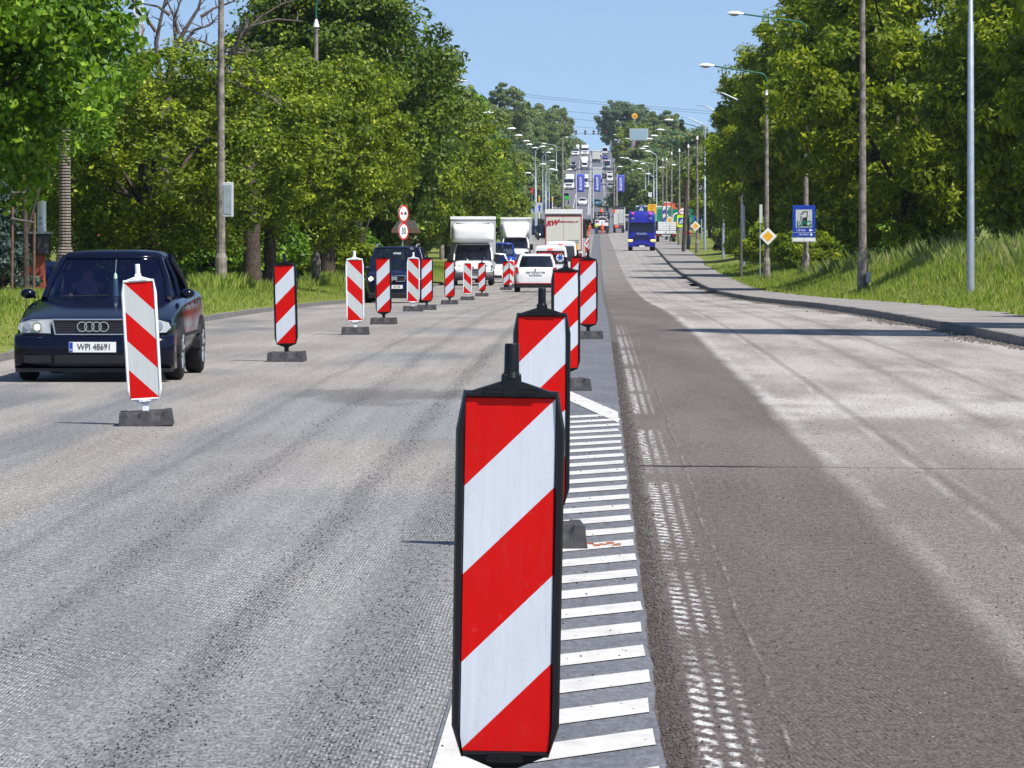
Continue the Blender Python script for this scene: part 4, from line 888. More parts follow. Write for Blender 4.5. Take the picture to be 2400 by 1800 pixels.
# driver and hanging ornament
dr = thing('person', 'driver in dark top behind the windscreen of the navy saloon', 'person', (-5.88, 56.5, zr(57)), R(0)); DRV = dr
def skin_fig(name, V, E, rad, mat, parent, sub=1, smooth=True):
    me = bpy.data.meshes.new(name); me.from_pydata(V, E, []); me.materials.append(mat); o = bpy.data.objects.new(name, me); COL.objects.link(o); link_child(o, parent)
    md = o.modifiers.new('skin', 'SKIN'); md.use_smooth_shade = True
    for i, r_ in enumerate(rad): me.skin_vertices[0].data[i].radius = (r_, r_) if not isinstance(r_, tuple) else r_
    me.skin_vertices[0].data[0].use_root = True
    if sub: s = o.modifiers.new('s', 'SUBSURF'); s.levels = sub; s.render_levels = sub
    return o
skin_fig('body', [(0, .25, .55), (0, .25, .8), (0, .22, 1.02), (0, .2, 1.12), (0, .18, 1.24), (.2, .2, 1.0), (.26, -.05, .85), (.16, -.38, .92), (-.2, .2, 1.0), (-.26, -.05, .85), (-.14, -.38, .94)],
         [(0, 1), (1, 2), (2, 3), (3, 4), (2, 5), (5, 6), (6, 7), (2, 8), (8, 9), (9, 10)], [.15, .15, .12, .055, .085, .07, .05, .04, .07, .05, .04], M['skin'], dr)
skin_fig('jacket', [(0, .25, .55), (0, .25, .8), (0, .22, 1.0), (.2, .2, .99), (.26, -.05, .86), (-.2, .2, .99), (-.26, -.05, .86)], [(0, 1), (1, 2), (2, 3), (3, 4), (2, 5), (5, 6)], [.17, .17, .14, .085, .06, .085, .06], M['dark'], dr)
mb = MB(); mb.loft([[(a * .085 * math.cos(k * .785), .2 + a * .095 * math.sin(k * .785), z) for k in range(8)] for z, a in ((1.24, 1.0), (1.30, .95), (1.335, .5))]); mb.build('hair', M['hair'], dr)
orn = thing('hanging_ornament', 'pale green tassel ornament hanging inside the navy saloon windscreen', 'ornament', (-5.50, 56.0, zr(56.6) + .93))
mb = MB(); mb.tube([(0, 0, 0), (0, 0, .15), (0, 0, .25), (0, 0, .27)], [.035, .03, .018, .006], 8); mb.tube([(0, 0, .25), (.01, 0, .42)], .003, 5); mb.build('tassel', pm('palegreen', (.4, .6, .5), .6), orn)
st_ = MB(); st_.tube([(-.28 + .19 * math.cos(k * .524), -.75 + .05 * math.sin(k * .524), .90 + .15 * math.sin(k * .524)) for k in range(13)], .011, 6); st_.build('steering_wheel', M['dark'], t)

# dark minivan
def van_lights(t, x, z, y, on=True): headlamp(t, x, z, y, .3, .16, on)
t, f, hz, gg = car('mpv', 'dark blue minivan with roof rails and lit headlights behind the striped beacons', M['vanblue'], X_(924, 150), 152.3, R(0), 4.65, 1.84, 1.75, name='minivan', cat='minivan')
headlamp(t, .70, .76, f + .13, .34, .19, True)
mb = MB(); mb.b2(-.30, .30, f - .02, f + .06, .70, .86); g_ = mb.build('grille', M['dark'], t)
mb = MB()
for s in (-1, 1):
    for a, b_ in (((.03, .86), (.36, .86)), ((.36, .86), (.30, .69)), ((.30, .69), (.06, .69)), ((.06, .69), (.03, .86))): mb.tube([(s * a[0], f - .03, a[1]), (s * b_[0], f - .03, b_[1])], .013, 6)
mb.build('chrome_frame', M['chrome'], g_); mb = MB(); mb.b2(-.13, .09, f - .035, f - .025, .73, .83); mb.build('emblem', M['alu'], g_)
plate(t, .52, f - .02, 1, 'W 25125'); mb = MB(); mb.b2(-.8, .8, f + .0, f + .3, .17, .34); mb.build('lower_grille', M['dark'], t, bev=.03)
for s in (-1, 1): mb = MB(); mb.tube([(s * .6, -.5, 1.72), (s * .62, -.4, 1.80), (s * .62, 1.6, 1.81), (s * .6, 1.75, 1.72)], .02, 6); mb.build('roof_rail', M['steel'], t)
mb = MB(); mb.tube([(0, gg[0] + .6, 1.5), (.0, gg[0] + .6, 1.36)], .004, 5); mb.box((0, gg[0] + .6, 1.3), (.07, .03, .13)); mb.build('hanging_tag', M['signblue'], t); mb = MB(); mb.box((0.03, gg[0] + .7, 1.53), (.24, .03, .07)); mb.build('inner_mirror', M['sheet'], t)

# white car seen from the rear
def rear_details(t, L, hz, z1=.9, tailx=.78, paint=None, ptxt='', zp=.78, win=True, tailh=.28, tailw=.17):
    y = L / 2
    for s in (-1, 1):
        mb = MB(); P = [(s * (tailx - tailw / 2), z1 - tailh / 2), (s * (tailx + tailw / 2 - .02), z1 - tailh / 2 + .04), (s * (tailx + tailw / 2), z1 + tailh / 2), (s * (tailx - tailw / 3), z1 + tailh / 2 - .03)]
        mb.prism(P, y - .16, y + .015 - .04); mb.build('tail_light', M['tail'], t)
    mb = MB(); mb.b2(-.26, .26, y, y + .015, zp - .057, zp + .057); p_ = mb.build('number_plate', M['plate'], t)
    if ptxt: text(ptxt, .1, M['ink'], p_, 'registration', (0, y + .017, zp), rz=math.pi, sx=.85)
    mb = MB(); mb.b2(-.4, .4, y - .02, y + .012, zp + .075, zp + .1); mb.build('handle_trim', M['chrome'], t)
t, f, hz, gg = car('hatch', 'white hatchback seen from behind, dark rear window, just left of the centre beacons', M['white_paint'], X_(1256, 205), 207, R(180), 4.4, 1.79, 1.6, name='hatchback', glass='darkglass')
rear_details(t, 4.4, hz, .93, .79, ptxt='WE 9721'); y = 2.2
mb = MB(); mb.b2(-.86, .86, y - .06, y + .02, .36, .40); mb.build('red_strip', M['tail'], t)
mb = MB(); mb.b2(-.82, .82, y - .2, y + .01, .2, .36); mb.build('lower_bumper', M['dark'], t, bev=.03)
mb = MB(); mb.b2(-.62, .62, y - .75, y - .55, 1.50 * hz * .99, 1.535 * hz); mb.build('spoiler', M['white_paint'], t, bev=.01)
mb = MB(); mb.disc((0, .98), .04, y - .03, y + .012, 12); mb.build('emblem', M['chrome'], t)

# ambulance and the white van in front of it, seen from the rear
def boxvan_rear(label, X, Y, W=1.75, H=2.0, L=4.6, name='van', amb=False, cat='van'):
    t = thing(name, label, cat, (X, Y, zr(Y)), R(180))
    hw = W / 2; mb = MB(); rg = []
    for y, k, zt in ((-L / 2, .6, .7), (-L / 2 + .1, .9, .95), (-L / 2 + .9, .98, 1.1), (-L / 2 + 1.6, 1.0, H - .05), (L / 2 - .2, 1.0, H), (L / 2 - .03, .98, H - .03), (L / 2, .95, H - .1)):
        half = [(0, .3), (hw * k * .92, .3), (hw * k, .5), (hw * k, min(1.0, zt)), (hw * k * (.98 if zt < 1.2 else .86), zt - .08), (hw * k * .7, zt), (0, zt + .02)]
        rg.append([(a, y, c) for a, c in half] + [(-a, y, c) for a, c in half[-2:0:-1]])
    mb.loft(rg); mb.build('body', M['white_paint'], t, smooth=True)
    y = L / 2 + .005
    mb = MB(); mb.prism([(-hw * .86, 1.05), (hw * .86, 1.05), (hw * .78, H - .25), (-hw * .78, H - .25)], y - .1, y + .01); w_ = mb.build('rear_window', M['darkglass'], t)
    mb = MB(); mb.b2(-.12, .12, y, y + .02, H - .2, H - .14); mb.build('brake_light', M['red_on'], t)
    if amb:
        text('AMBULANS', .2, M['signred'], w_, 'lettering', (0, y + .014, H - .38), rz=math.pi, sx=1.2, bold=.006); 
        mb = MB(); mb.disc((-.48, 1.35), .2, y + .012, y + .016, 20); e = mb.build('star_of_life', M['white'], w_)
        mb = MB()
        for k in range(3):
            a = k * math.pi / 3; dx, dz = math.cos(a) * .15, math.sin(a) * .15; nx_, nz_ = -math.sin(a) * .035, math.cos(a) * .035
            mb.prism([(.0 - .48 - dx + nx_, 1.35 - dz + nz_), (.0 - .48 - dx - nx_, 1.35 - dz - nz_), (-.48 + dx - nx_, 1.35 + dz - nz_), (-.48 + dx + nx_, 1.35 + dz + nz_)], y + .018 + .002 * k, y + .0195 + .002 * k)
        mb.build('blue_star', M['signblue'], e)
    for s in (-1, 1):
        mb = MB(); mb.b2(s * hw * .9, s * hw * 1.0, y - .08, y + .01, .75, 1.15); mb.build('tail_light', M['tail'], t)
        for yy in (-L * .32, L * .3): wheel(t, s * (hw - .1), yy, .33, .2, detail=False)
    mb = MB(); mb.b2(-.26, .26, y, y + .015, .7, .81); mb.build('number_plate', M['plate'], t)
    mb = MB(); mb.b2(-hw * .95, hw * .95, y - .2, y + .05, .3, .5); mb.build('bumper', M['dark'], t, bev=.03)
    mirrors(t, M['dark'], hw * .95, -L / 2 + 1.3, 1.2); return t
boxvan_rear('white ambulance van with red lettering and blue star across its rear window', X_(1290, 238), 240, 1.72, 1.93, amb=True, name='ambulance', cat='ambulance')
boxvan_rear('white van ahead of the ambulance, only its roof and right side showing', X_(1314, 275), 277, 1.9, 2.05, 5.0)

# curtain trailer seen from behind
def trailer(label, X, Y, W=2.5, H=4.0, body='cream', frame='redpaint', txt=True, L=13.6, name='articulated_lorry', cab=True):
    t = thing(name, label, 'lorry', (X, Y, zr(Y)), 0); hw = W / 2
    mb = MB(); mb.b2(-hw, hw, 0, L, 1.15, H - .12); bx = mb.build('cargo_box', M[body], t, bev=.02)
    mb = MB(); mb.b2(-hw, hw, -.03, .2, H - .3, H - .115); mb.b2(-hw - .01, hw + .01, -.03, L, H - .112, H); mb.build('roof_cap', M['white'], t)
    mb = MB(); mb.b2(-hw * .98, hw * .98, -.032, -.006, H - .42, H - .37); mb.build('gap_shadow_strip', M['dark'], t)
    if txt:
        mb = MB()
        for a in ((-hw + .02, -hw + .08, 1.2, H - .43), (hw - .08, hw - .02, 1.2, H - .43), (-hw + .082, hw - .082, H - .5, H - .44), (-hw + .082, hw - .082, 1.2, 1.25)): mb.b2(a[0], a[1], -.012, -.001, a[2], a[3])
        mb.build('red_frame', M[frame], bx)
        mb = MB(); mb.b2(-.012, .012, -.008, -.001, 1.26, H - .51); mb.build('door_seam', M['steel'], bx)
        text('RW', .44, M['redpaint'], bx, 'lettering', (-.78, -.012, 3.05), shear=.35, bold=.03, sx=1.1, rot=.12); text('INTERNATIONAL OY', .15, M['redpaint'], bx, 'lettering', (.28, -.012, 3.14), shear=.2, bold=.006)
        for k, s_ in enumerate(('Tel. 0142 4 88420', 'Fax. 0142 120000', 'OULU  FI')): text(s_, .13, M['ink'], bx, 'lettering', (.28, -.012, 1.88 - .15 * k), align='LEFT', sx=.8)
        for s in (-1, 1): mb = MB(); mb.b2(s * .87 - .09, s * .87 + .09, -.012, -.001, 1.22, 1.62); mb.build('orange_marker', M['boardorange'], bx)
    mb = MB(); mb.b2(-hw, hw, -.02, .12, .55, .8); mb.build('rear_bumper', M['dark'], t)
    for s in (-1, 1):
        mb = MB(); mb.b2(s * .75, s * 1.15, -.05, .02, .85, .98); mb.build('tail_light', M['tail'], t)
        for yy in (1.8, 3.1, 4.4): wheel(t, s * (hw - .22), yy, .5, .38, detail=False)
        mb = MB(); mb.b2(s * (hw - .02), s * hw, .4, L - .5, .55, 1.1); mb.build('side_skirt', M['cream'], t)
    if cab:
        mb = MB(); mb.b2(-hw + .02, hw - .02, L + .5, L + 2.6, .5, H - .25); mb.build('cab', M['white_paint'], t, bev=.12)
        for s in (-1, 1): mb = MB(); mb.b2(s * hw, s * (hw + .28), L + 2.0, L + 2.15, 2.0, 2.8); mb.build('mirror', M['dark'], t)
        for s in (-1, 1): wheel(t, s * (hw - .22), L + 1.9, .5, .34, detail=False)
    return t
trailer('white lorry trailer seen from behind with red RW lettering and red outline', X_(1321, 332), 332)

# Luton vans facing the camera
def luton(label, X, Y, W, H, kind, rz=0):
    t = thing('box_van', label, 'box van', (X, Y, zr(Y)), rz); hw = W / 2
    P = M['white_paint']
    bl, b0 = 4.2, .0
    mb = MB(); mb.b2(-hw, hw, b0 + .9, b0 + .9 + bl, .75, H); mb.build('cargo_box', M['grey_box'], t, bev=.03)
    mb = MB(); mb.b2(-hw - .02, hw + .02, b0 + .86, b0 + .9 + bl, H - .13, H + .02); mb.build('box_rim', M['white'], t, bev=.02)
    # cab
    cw = .98; mb = MB(); rg = []
    for y, k, zl, zt in ((-1.45, .72, .35, .8), (-1.38, .9, .28, .98), (-1.1, .98, .28, 1.12), (-.55, 1.0, .28, 1.25), (-.1, 1.0, .28, 1.27), (.85, 1.0, .28, 1.28)):
        half = [(0, zl), (cw * k * .9, zl), (cw * k, zl + .2), (cw * k, (zl + zt) / 2), (cw * k * .97, zt - .06), (cw * k * .7, zt), (0, zt + .01)]
        rg.append([(a, y, c) for a, c in half] + [(-a, y, c) for a, c in half[-2:0:-1]])
    mb.loft(rg); mb.build('cab', P, t, sub=1, smooth=True)
    A, B = greenhouse((-.78, 1.0, -.05, .95, .92, .80, 1.22, 1.98), P, t, roofh=.08, mid=False)
    mb = MB(); mb.b2(-.85, .85, -.1, .8, .8, 1.24); mb.build('interior', M['interior'], t)
    for s in (-.45, .45): mb = MB(); mb.box((s, .55, 1.4), (.5, .15, .6), rx=-.2); mb.box((s, .6, 1.75), (.26, .1, .18)); mb.build('seat', M['interior'], t, bev=.03)
    if kind == 'sleeper':   # big moulded sleeper pod over the cab
        mb = MB(); rg = []
        for y, k, z0, z1 in ((-.75, .72, 2.22, 2.7), (-.62, .9, 2.1, 2.95), (-.3, .97, 2.03, 3.05), (.9, .98, 2.0, H - .18)):
            q = [(-hw * k, z0 + .1), (-hw * k * .94, z0), (hw * k * .94, z0), (hw * k, z0 + .1), (hw * k, z1 - .15), (hw * k * .9, z1), (-hw * k * .9, z1), (-hw * k, z1 - .15)]
            rg.append([(a, y, c) for a, c in q])
        mb.loft(rg); pod = mb.build('sleeper_pod', P, t, sub=2, smooth=True)
        mb = MB(); q = [(-.94, 2.42), (.94, 2.42), (.97, 2.6), (.9, 2.9), (.78, 3.0), (-.78, 3.0), (-.9, 2.9), (-.97, 2.6)]
        mb.tube([(a, -.46 + .10 * (abs(a) > .8) + max(0, z - 2.75) * .45, z) for a, z in q + [q[0]]], .022, 6); mb.build('black_seam', M['dark'], pod)
        mb = MB(); mb.tube([(a, -.66 + max(0, z - 2.4) * .35, z) for a, z in ((-.38, 2.55), (.38, 2.55), (.38, 2.85), (-.38, 2.85), (-.38, 2.55))], .008, 6); mb.build('panel_seam', M['steel'], pod)
    else:                    # curved wind deflector
        mb = MB(); rg = []
        for y, k, z0, z1 in ((-.35, .62, 2.0, 2.08), (.0, .78, 2.02, 2.5), (.4, .9, 2.02, 2.95), (.88, .98, 2.02, H - .3)):
            rg.append([(-cw * k, y, z0), (cw * k, y, z0), (cw * k, y, z1 - .1), (cw * k * .8, y, z1), (-cw * k * .8, y, z1), (-cw * k, y, z1 - .1)])
        mb.loft(rg, smooth=True); mb.build('wind_deflector', P, t)
    f = -1.45
    mb = MB(); mb.b2(-.42, .42, f - .02, f + .1, .56, .82); g_ = mb.build('grille', M['dark'], t, bev=.02)
    mb = MB()
    for k in range(3): mb.b2(-.4, .4, f - .035, f - .022, .6 + .08 * k, .625 + .08 * k)
    mb.build('grille_bars', M['steel'], g_); mb = MB(); mb.disc((0, .87), .07, f - .03, f + .02, 14); mb.build('emblem', M['chrome'], t)
    headlamp(t, .76, .86, f + .10, .3, .26, kind == 'sleeper', skew=.05)
    mb = MB(); rg = []
    for x in (-.97, -.8, -.5, 0, .5, .8, .97):
        y = f - .08 + .4 * max(0, abs(x) - .6) ** 1.5; rg.append([(x, y + .1, .66), (x, y, .6), (x, y - .02, .42), (x, y + .02, .26), (x, y + .4, .26), (x, y + .4, .66)])
    mb.loft(rg); mb.build('bumper', M['machine'], t)
    plate(t, .42, f - .11, 1, 'WGM 4C42')
    for s in (-1, 1):
        mb = MB(); mb.b2(s * 1.02, s * 1.25, -.55, -.42, 1.12, 1.52); mb.tube([(s * .93, -.45, 1.25), (s * 1.1, -.48, 1.25)], .03, 6); mb.build('mirror', M['dark'], t, bev=.03)
        wheel(t, s * .86, -.72, .35, .22, detail=False); wheel(t, s * .9, 3.2, .35, .3, detail=False)
    mb = MB(); mb.box((.1, -.45, 1.30), (.25, .12, .08)); mb.box((-.35, -.4, 1.32), (.14, .1, .1)); mb.build('dashboard_clutter', M['skin'], t)
    return t
luton('white box van with bulging sleeper pod over the cab, one headlight blazing', X_(1106, 236), 238, 2.2, 3.32, 'sleeper', R(1.5))
luton('second white box van farther back with plain wind deflector', X_(1207, 346), 348, 2.15, 3.40, 'deflector', R(0))
# blue van and white car between them
t, f, hz, gg = car('mpv', 'bright blue van behind the white box van, right half showing', M['bluepaint'], X_(1172, 285), 287, R(1), 4.5, 1.85, 1.95, name='van', cat='van', detail=False); headlamp(t, .7, .85, f + .12, .28, .2, True)
t, f, hz, gg = car('hatch', 'white car facing the camera, mostly hidden by the box van with the sleeper pod', M['white_paint'], X_(1152, 250), 252, R(1), 4.1, 1.75, 1.5, detail=False); headlamp(t, .66, .74, f + .12, .3, .14, False); plate(t, .45, f - .02, 1); mb = MB(); mb.b2(-.5, .5, f - .02, f + .1, .25, .38); mb.build('lower_grille', M['dark'], t)

# blue tractor lorry
def cabover(label, X, Y, paint, rz=0, W=2.5, H=3.62, name='lorry', txt=None, amber=False, trail=0, deflector=False, top=None, lights=True, detail=True, group=None, roofm=None, z=None, wl=True):
    t = thing(name, label, 'lorry', (X, Y, zr(Y) if z is None else z), rz, group); hw = W / 2
    P = paint
    mb = MB(); rg = []
    for z_, yf, k in ((.45, 0, .99), (1.0, -.03, 1.0), (1.75, 0, 1.0), (2.55, .14, .97), (2.7, .12, .97), (H - .35, .2, .95), (H - .06, .42, .92), (H, .7, .88)):
        w2 = hw * k; rg.append([(-w2, yf + .25, z_), (-w2 * .93, yf + .06, z_), (-w2 * .5, yf, z_), (w2 * .5, yf, z_), (w2 * .93, yf + .06, z_), (w2, yf + .25, z_), (w2, 2.2, z_), (-w2, 2.2, z_)])
    mb.loft(rg, smooth=False); mb.build('cab', P, t, bev=.05)
    mb = MB(); mb.prism([(-hw * .9, 1.78), (hw * .9, 1.78), (hw * .86, 2.55), (-hw * .86, 2.55)], -.02, .02)
    for i, (x, y, z_) in enumerate(mb.v): mb.v[i] = (x, y + (.0 if z_ < 2 else .13) - .03, z_)
    mb.build('windscreen', M['darkglass'], t)
    mb = MB(); mb.b2(-hw * .9, hw * .9, -.18, .2, 2.56, 2.78); mb.build('sun_visor', P if not roofm else M[roofm], t, bev=.04)
    for s in (-1, 1):
        mb = MB(); mb.b2(s * (hw + .02), s * (hw + .24), .1, .26, 1.85, 2.7); mb.tube([(s * hw * .97, .25, 2.6), (s * (hw + .1), .2, 2.68)], .03, 6); mb.build('mirror', M['dark'], t, bev=.04)
        mb = MB(); mb.b2(s * hw * .68, s * hw * .97, -.07, .1, .78, .98); hl = mb.build('headlight', M['alu'], t, bev=.02)
        if lights: mb = MB(); mb.b2(s * hw * .7, s * hw * .95, -.085, -.075, .8, .87); mb.build('lit_lamp', M['head_on'], hl)
        if amber: mb = MB(); mb.b2(s * hw * .66, s * hw * .99, -.09, -.075, .90, 1.03); mb.build('amber_lamp', M['amber_on'], hl)
        if amber:
            mb = MB(); mb.box((s * .8, .1, H - .16), (.22, .15, .09)); mb.build('beacon_light', M['red_on'], t, bev=.02); mb = MB(); mb.box((s * .82, .08, 2.95), (.28, .1, .14)); mb.build('spot_light', M['alu'], t, bev=.03)
        for yy in (1.0,): wheel(t, s * (hw - .2), yy, .5, .34, detail=False)
    mb = MB(); mb.b2(-hw * .98, hw * .98, -.06, .5, .38, .72); mb.build('bumper', P, t, bev=.05)
    gm = M['dark'] if paint != M['scania'] else M['blackblue']
    mb = MB()
    for k in range(3): mb.b2(-hw * .58, hw * .58, -.05, .02, 1.0 + .15 * k, 1.11 + .15 * k)
    mb.build('grille', gm, t, bev=.02); mb = MB(); mb.b2(-hw * .5, hw * .5, -.075, 0, .46, .62); mb.build('lower_grille', gm, t)
    if txt: text(txt, .24, M['alu'], t, 'lettering', (0, -.05, 1.56), bold=.012, sx=1.1)
    plate(t, .44, -.085, 1)
    mb = MB(); mb.b2(-hw * .8, hw * .8, 2.2, 6.2, .7, 1.0); mb.build('chassis', M['dark'], t)
    for s in (-1, 1):
        for yy in (4.4, 5.6): wheel(t, s * (hw - .25), yy, .5, .4, detail=False)
    if trail: mb = MB(); mb.b2(-hw, hw, 2.7, 2.7 + trail, 1.1, top or H + .3); mb.build('cargo_box', M['white'], t, bev=.03)
    return t
M['blackblue'] = pm('blackblue', (.006, .008, .06), .4)
cabover('bright blue tractor lorry with amber lights, driving towards the camera on the right', X_(1504, 448), 448, M['scania'], txt='SCANIA', amber=True, lights=False)
# dropside tipper trailer
t = thing('dropside_trailer', 'light grey slatted dropside trailer parked right of the blue lorry', 'trailer', (X_(1561, 550), 550, zr(550) + .12)); hw = 1.13
for k in range(5): mb = MB(); mb.b2(-hw, hw, -.03 + .01 * (k % 2), .03, 1.35 + .19 * k, 1.50 + .19 * k); mb.build('side_board', M['white'], t, bev=.015)
mb = MB(); mb.b2(-hw, hw, .0, 5.5, 1.28, 1.34); mb.b2(-hw, -hw + .05, .0, 5.5, 1.3, 2.25); mb.b2(hw - .05, hw, .0, 5.5, 1.3, 2.25); mb.build('load_bed', M['alu'], t)
mb = MB(); mb.b2(-hw, hw, -.05, .06, .95, 1.26); tg = mb.build('tailgate', M['white'], t, bev=.01); mb = MB(); mb.b2(-.04, .04, -.08, -.05, 1.0, 1.2); mb.build('latch', M['dark'], tg); text('Wiola', .14, M['redpaint'], tg, 'lettering', (.8, -.055, 1.08))
mb = MB(); mb.b2(-hw, hw, .0, .12, .62, .9); mb.build('rear_frame', M['dark'], t); mb = MB(); mb.b2(-.5, .5, -.03, -.002, .64, .82); mb.build('number_board', M['sheet'], t)
for s in (-1, 1):
    mb = MB(); mb.b2(s * .7, s * 1.05, -.03, -.001, .68, .85); mb.build('tail_light', M['tail'], t); wheel(t, s * .9, .9, .38, .3, detail=False); wheel(t, s * .9, 4.2, .38, .3, detail=False)
# green and orange lorries at the right verge
def tilt(label, X, Y, W, L, H, m, side, rz, zoff=0.15, stripes=None):
    t = thing('tarpaulin_lorry', label, 'lorry', (X, Y, zr(Y) + zoff), rz)
    mb = MB(); mb.b2(-W / 2, W / 2, 0, L, 1.2, H); bx = mb.build('tarpaulin', M[m], t, bev=.05)
    mb = MB(); mb.b2(-W / 2 - .02, W / 2 + .02, -.02, L + .02, H - .02, H + .12); mb.build('roof_cap', M['white'], t, bev=.03)
    mb = MB(); mb.b2(-W / 2 + .1, W / 2 - .1, -.02, .05, 1.3, H - .1); mb.build('rear_panel', M[side], t)
    mb = MB(); mb.b2(-W / 2, W / 2, .05, L, .8, 1.15); mb.build('chassis', M['dark'], t)
    for s in (-1, 1):
        for yy in (1.2, 2.4, L - 1.4): wheel(t, s * (W / 2 - .2), yy, .48, .3, detail=False)
    return t
tilt('green tarpaulin lorry with white roof behind the blue lorry cab', X_(1506, 690), 690, 2.0, 11, 4.0, 'tarpgreen', 'tarpdark', R(-17))
tilt('orange red tarpaulin lorry with white roof above the green road boards', X_(1573, 700), 700, 1.9, 8, 4.55, 'redorange', 'redorange', R(0), .2)
# road machines
def machine_a():
    t = thing('milling_machine', 'dark road milling machine with flat canopy and raised conveyor', 'road machine', (X_(1411, 745), 745, zr(745)))
    mb = MB(); mb.b2(-1.1, 1.1, .2, 4.5, .5, 2.0); mb.build('body', M['machine'], t, bev=.05)
    mb = MB(); mb.b2(-1.1, .95, -.1, .4, 1.15, 2.05); hd = mb.build('white_hood', M['white'], t, bev=.08)
    mb = MB(); mb.tube([(-.9, -.15, 2.0), (-.6, -.15, 2.4), (0, -.15, 2.55), (.6, -.15, 2.4), (.9, -.15, 2.0)], .07, 6); mb.build('hood_arch', M['sheet'], t)
    for s in (-.7, .7): mb = MB(); mb.b2(s - .25, s + .25, -.14, -.11, 1.75, 1.95); mb.build('tail_light', M['tail'], hd)
    mb = MB(); mb.b2(-1.2, 1.15, .3, 1.6, 2.1, 3.3); eng = mb.build('engine_block', M['machine'], t, bev=.06)
    for i in range(4):
        for j in range(2): mb = MB(); mb.box((-.8 + .5 * i, .27, 2.6 + .4 * j), (.28, .06, .12)); mb.build('vent', M['sheet'], eng)
    mb = MB(); mb.b2(-.7, 3.2, .2, 2.6, 4.08, 4.22); mb.build('canopy', M['dark'], t, bev=.03)
    for x_ in (-.3, .5, 1.0, 2.8): mb = MB(); mb.tube([(x_, .4, 3.2), (x_, .4, 4.1)], .04, 6); mb.build('canopy_post', M['steel'], t)
    mb = MB(); mb.b2(.35, 1.1, .5, .6, 3.35, 4.05); mb.build('cab_glass', M['glass'], t)
    mb = MB(); mb.tube([(-1.5, .3, 1.6), (-1.75, .3, 2.9)], .12, 6); mb.build('grab_rail', M['steel'], t)
    mb = MB(); mb.tube([(1.3, .1, .3), (1.3, .1, 3.2)], .09, 6); mb.build('side_post', M['galv'], t)
    for s in (-.8, .8): mb = MB(); mb.b2(s - .22, s + .22, 0, 2.2, 0, .6); mb.build('track', M['dark'], t, bev=.1)
    mb = MB(); mb.tube([(-.1, .2, 3.3), (-.1, .2, 3.9)], [.28, .04], 8); mb.build('cone', M['hiorange'], t)
machine_a()
t = thing('tipper_lorry', 'dirty pale tipper lorry with red rear lights beside the milling machine', 'lorry', (X_(1449.5, 752), 752, zr(752)))
mb = MB(); mb.b2(-.75, .95, 0, 5, 1.3, 3.6); mb.build('tipper_body', M['cream'], t, bev=.04); mb = MB(); mb.b2(-.9, 1.0, .1, 5, 3.55, 4.1); mb.build('load_rim', M['machine'], t, bev=.04)
mb = MB(); mb.b2(.0, .8, -.06, -.01, 1.5, 3.1); mb.build('rear_gate', M['grey_box'], t); mb = MB(); mb.b2(-.5, .0, -.1, .0, .9, 1.15); mb.build('tail_light', M['red_on'], t); mb = MB(); mb.b2(-.9, -.5, -.1, .2, 3.2, 3.6); mb.build('warning_lamp', M['hiorange'], t)
mb = MB(); mb.b2(-.8, .9, -.05, 5, .7, 1.2); mb.build('chassis', M['machine'], t); mb = MB(); mb.tube([(.95, -.05, .6), (.95, -.05, 3.9)], .07, 6); mb.build('corner_post', M['white'], t)
for s in (-.6, .7):
    for yy in (.8, 3.8): wheel(t, s, yy, .48, .34, detail=False)
# workers and a walker
def person(label, X, Y, top, legs, rz=0, pose='stand', helmet=None, group=None, zo=0.0, child=1.0):
    t = thing('person', label, 'person', (X, Y, zr(Y) + zo), rz, group); t.scale = (child,) * 3
    ly = .12 if pose == 'walk' else .0
    bend = .25 if pose == 'bend' else 0
    V = [(0, 0, .92), (0, -bend * .4, 1.15), (0, -bend, 1.38), (0, -bend - .02, 1.5), (0, -bend - .04, 1.64), (.1, 0, .88), (.11, -ly, .48), (.12, -ly * 1.2, .08), (.12, -ly * 1.2 - .13, .04), (-.1, 0, .88), (-.11, ly, .48), (-.12, ly * 1.6, .08), (-.12, ly * 1.6 - .13, .04), (.19, -bend, 1.36), (.25, -bend - .02, 1.1), (.2, -bend - .25, .96), (-.19, -bend, 1.36), (-.25, -bend, 1.1), (-.22, -bend - .2, .98)]
    E = [(0, 1), (1, 2), (2, 3), (3, 4), (0, 5), (5, 6), (6, 7), (7, 8), (0, 9), (9, 10), (10, 11), (11, 12), (2, 13), (13, 14), (14, 15), (2, 16), (16, 17), (17, 18)]
    rd = [.13, .13, .12, .055, .095, .09, .065, .045, .04, .09, .065, .045, .04, .06, .045, .035, .06, .045, .035]
    skin_fig('body', V, E, rd, M['skin'], t)
    skin_fig('jacket', [V[0], V[1], V[2], V[13], V[14], (V[15][0], V[15][1] * .8, V[15][2] + .03), V[16], V[17], (V[18][0], V[18][1] * .8, V[18][2] + .03)], [(0, 1), (1, 2), (2, 3), (3, 4), (4, 5), (2, 6), (6, 7), (7, 8)], [.165, .16, .145, .085, .07, .05, .085, .07, .05], M[top], t)
    skin_fig('trousers', [V[0], V[5], V[6], V[7], V[9], V[10], V[11]], [(0, 1), (1, 2), (2, 3), (0, 4), (4, 5), (5, 6)], [.15, .11, .085, .075, .11, .085, .075], M[legs], t)
    mb = MB(); hy = V[4][1]; mb.loft([[(a * .11 * math.cos(k * .628), hy + a * .125 * math.sin(k * .628), z_) for k in range(10)] for z_, a in ((1.66, 1.0), (1.72, .95), (1.77, .6), (1.785, .1))]); mb.build('helmet' if helmet else 'hair', M[helmet or 'hair'], t)
    return t
GW = 'road workers by the milling machine'
person('worker in yellow vest and blue jeans standing beside the milling machine', X_(1397, 742), 742, 'hiviz', 'jeans', R(160), 'stand', None, GW)
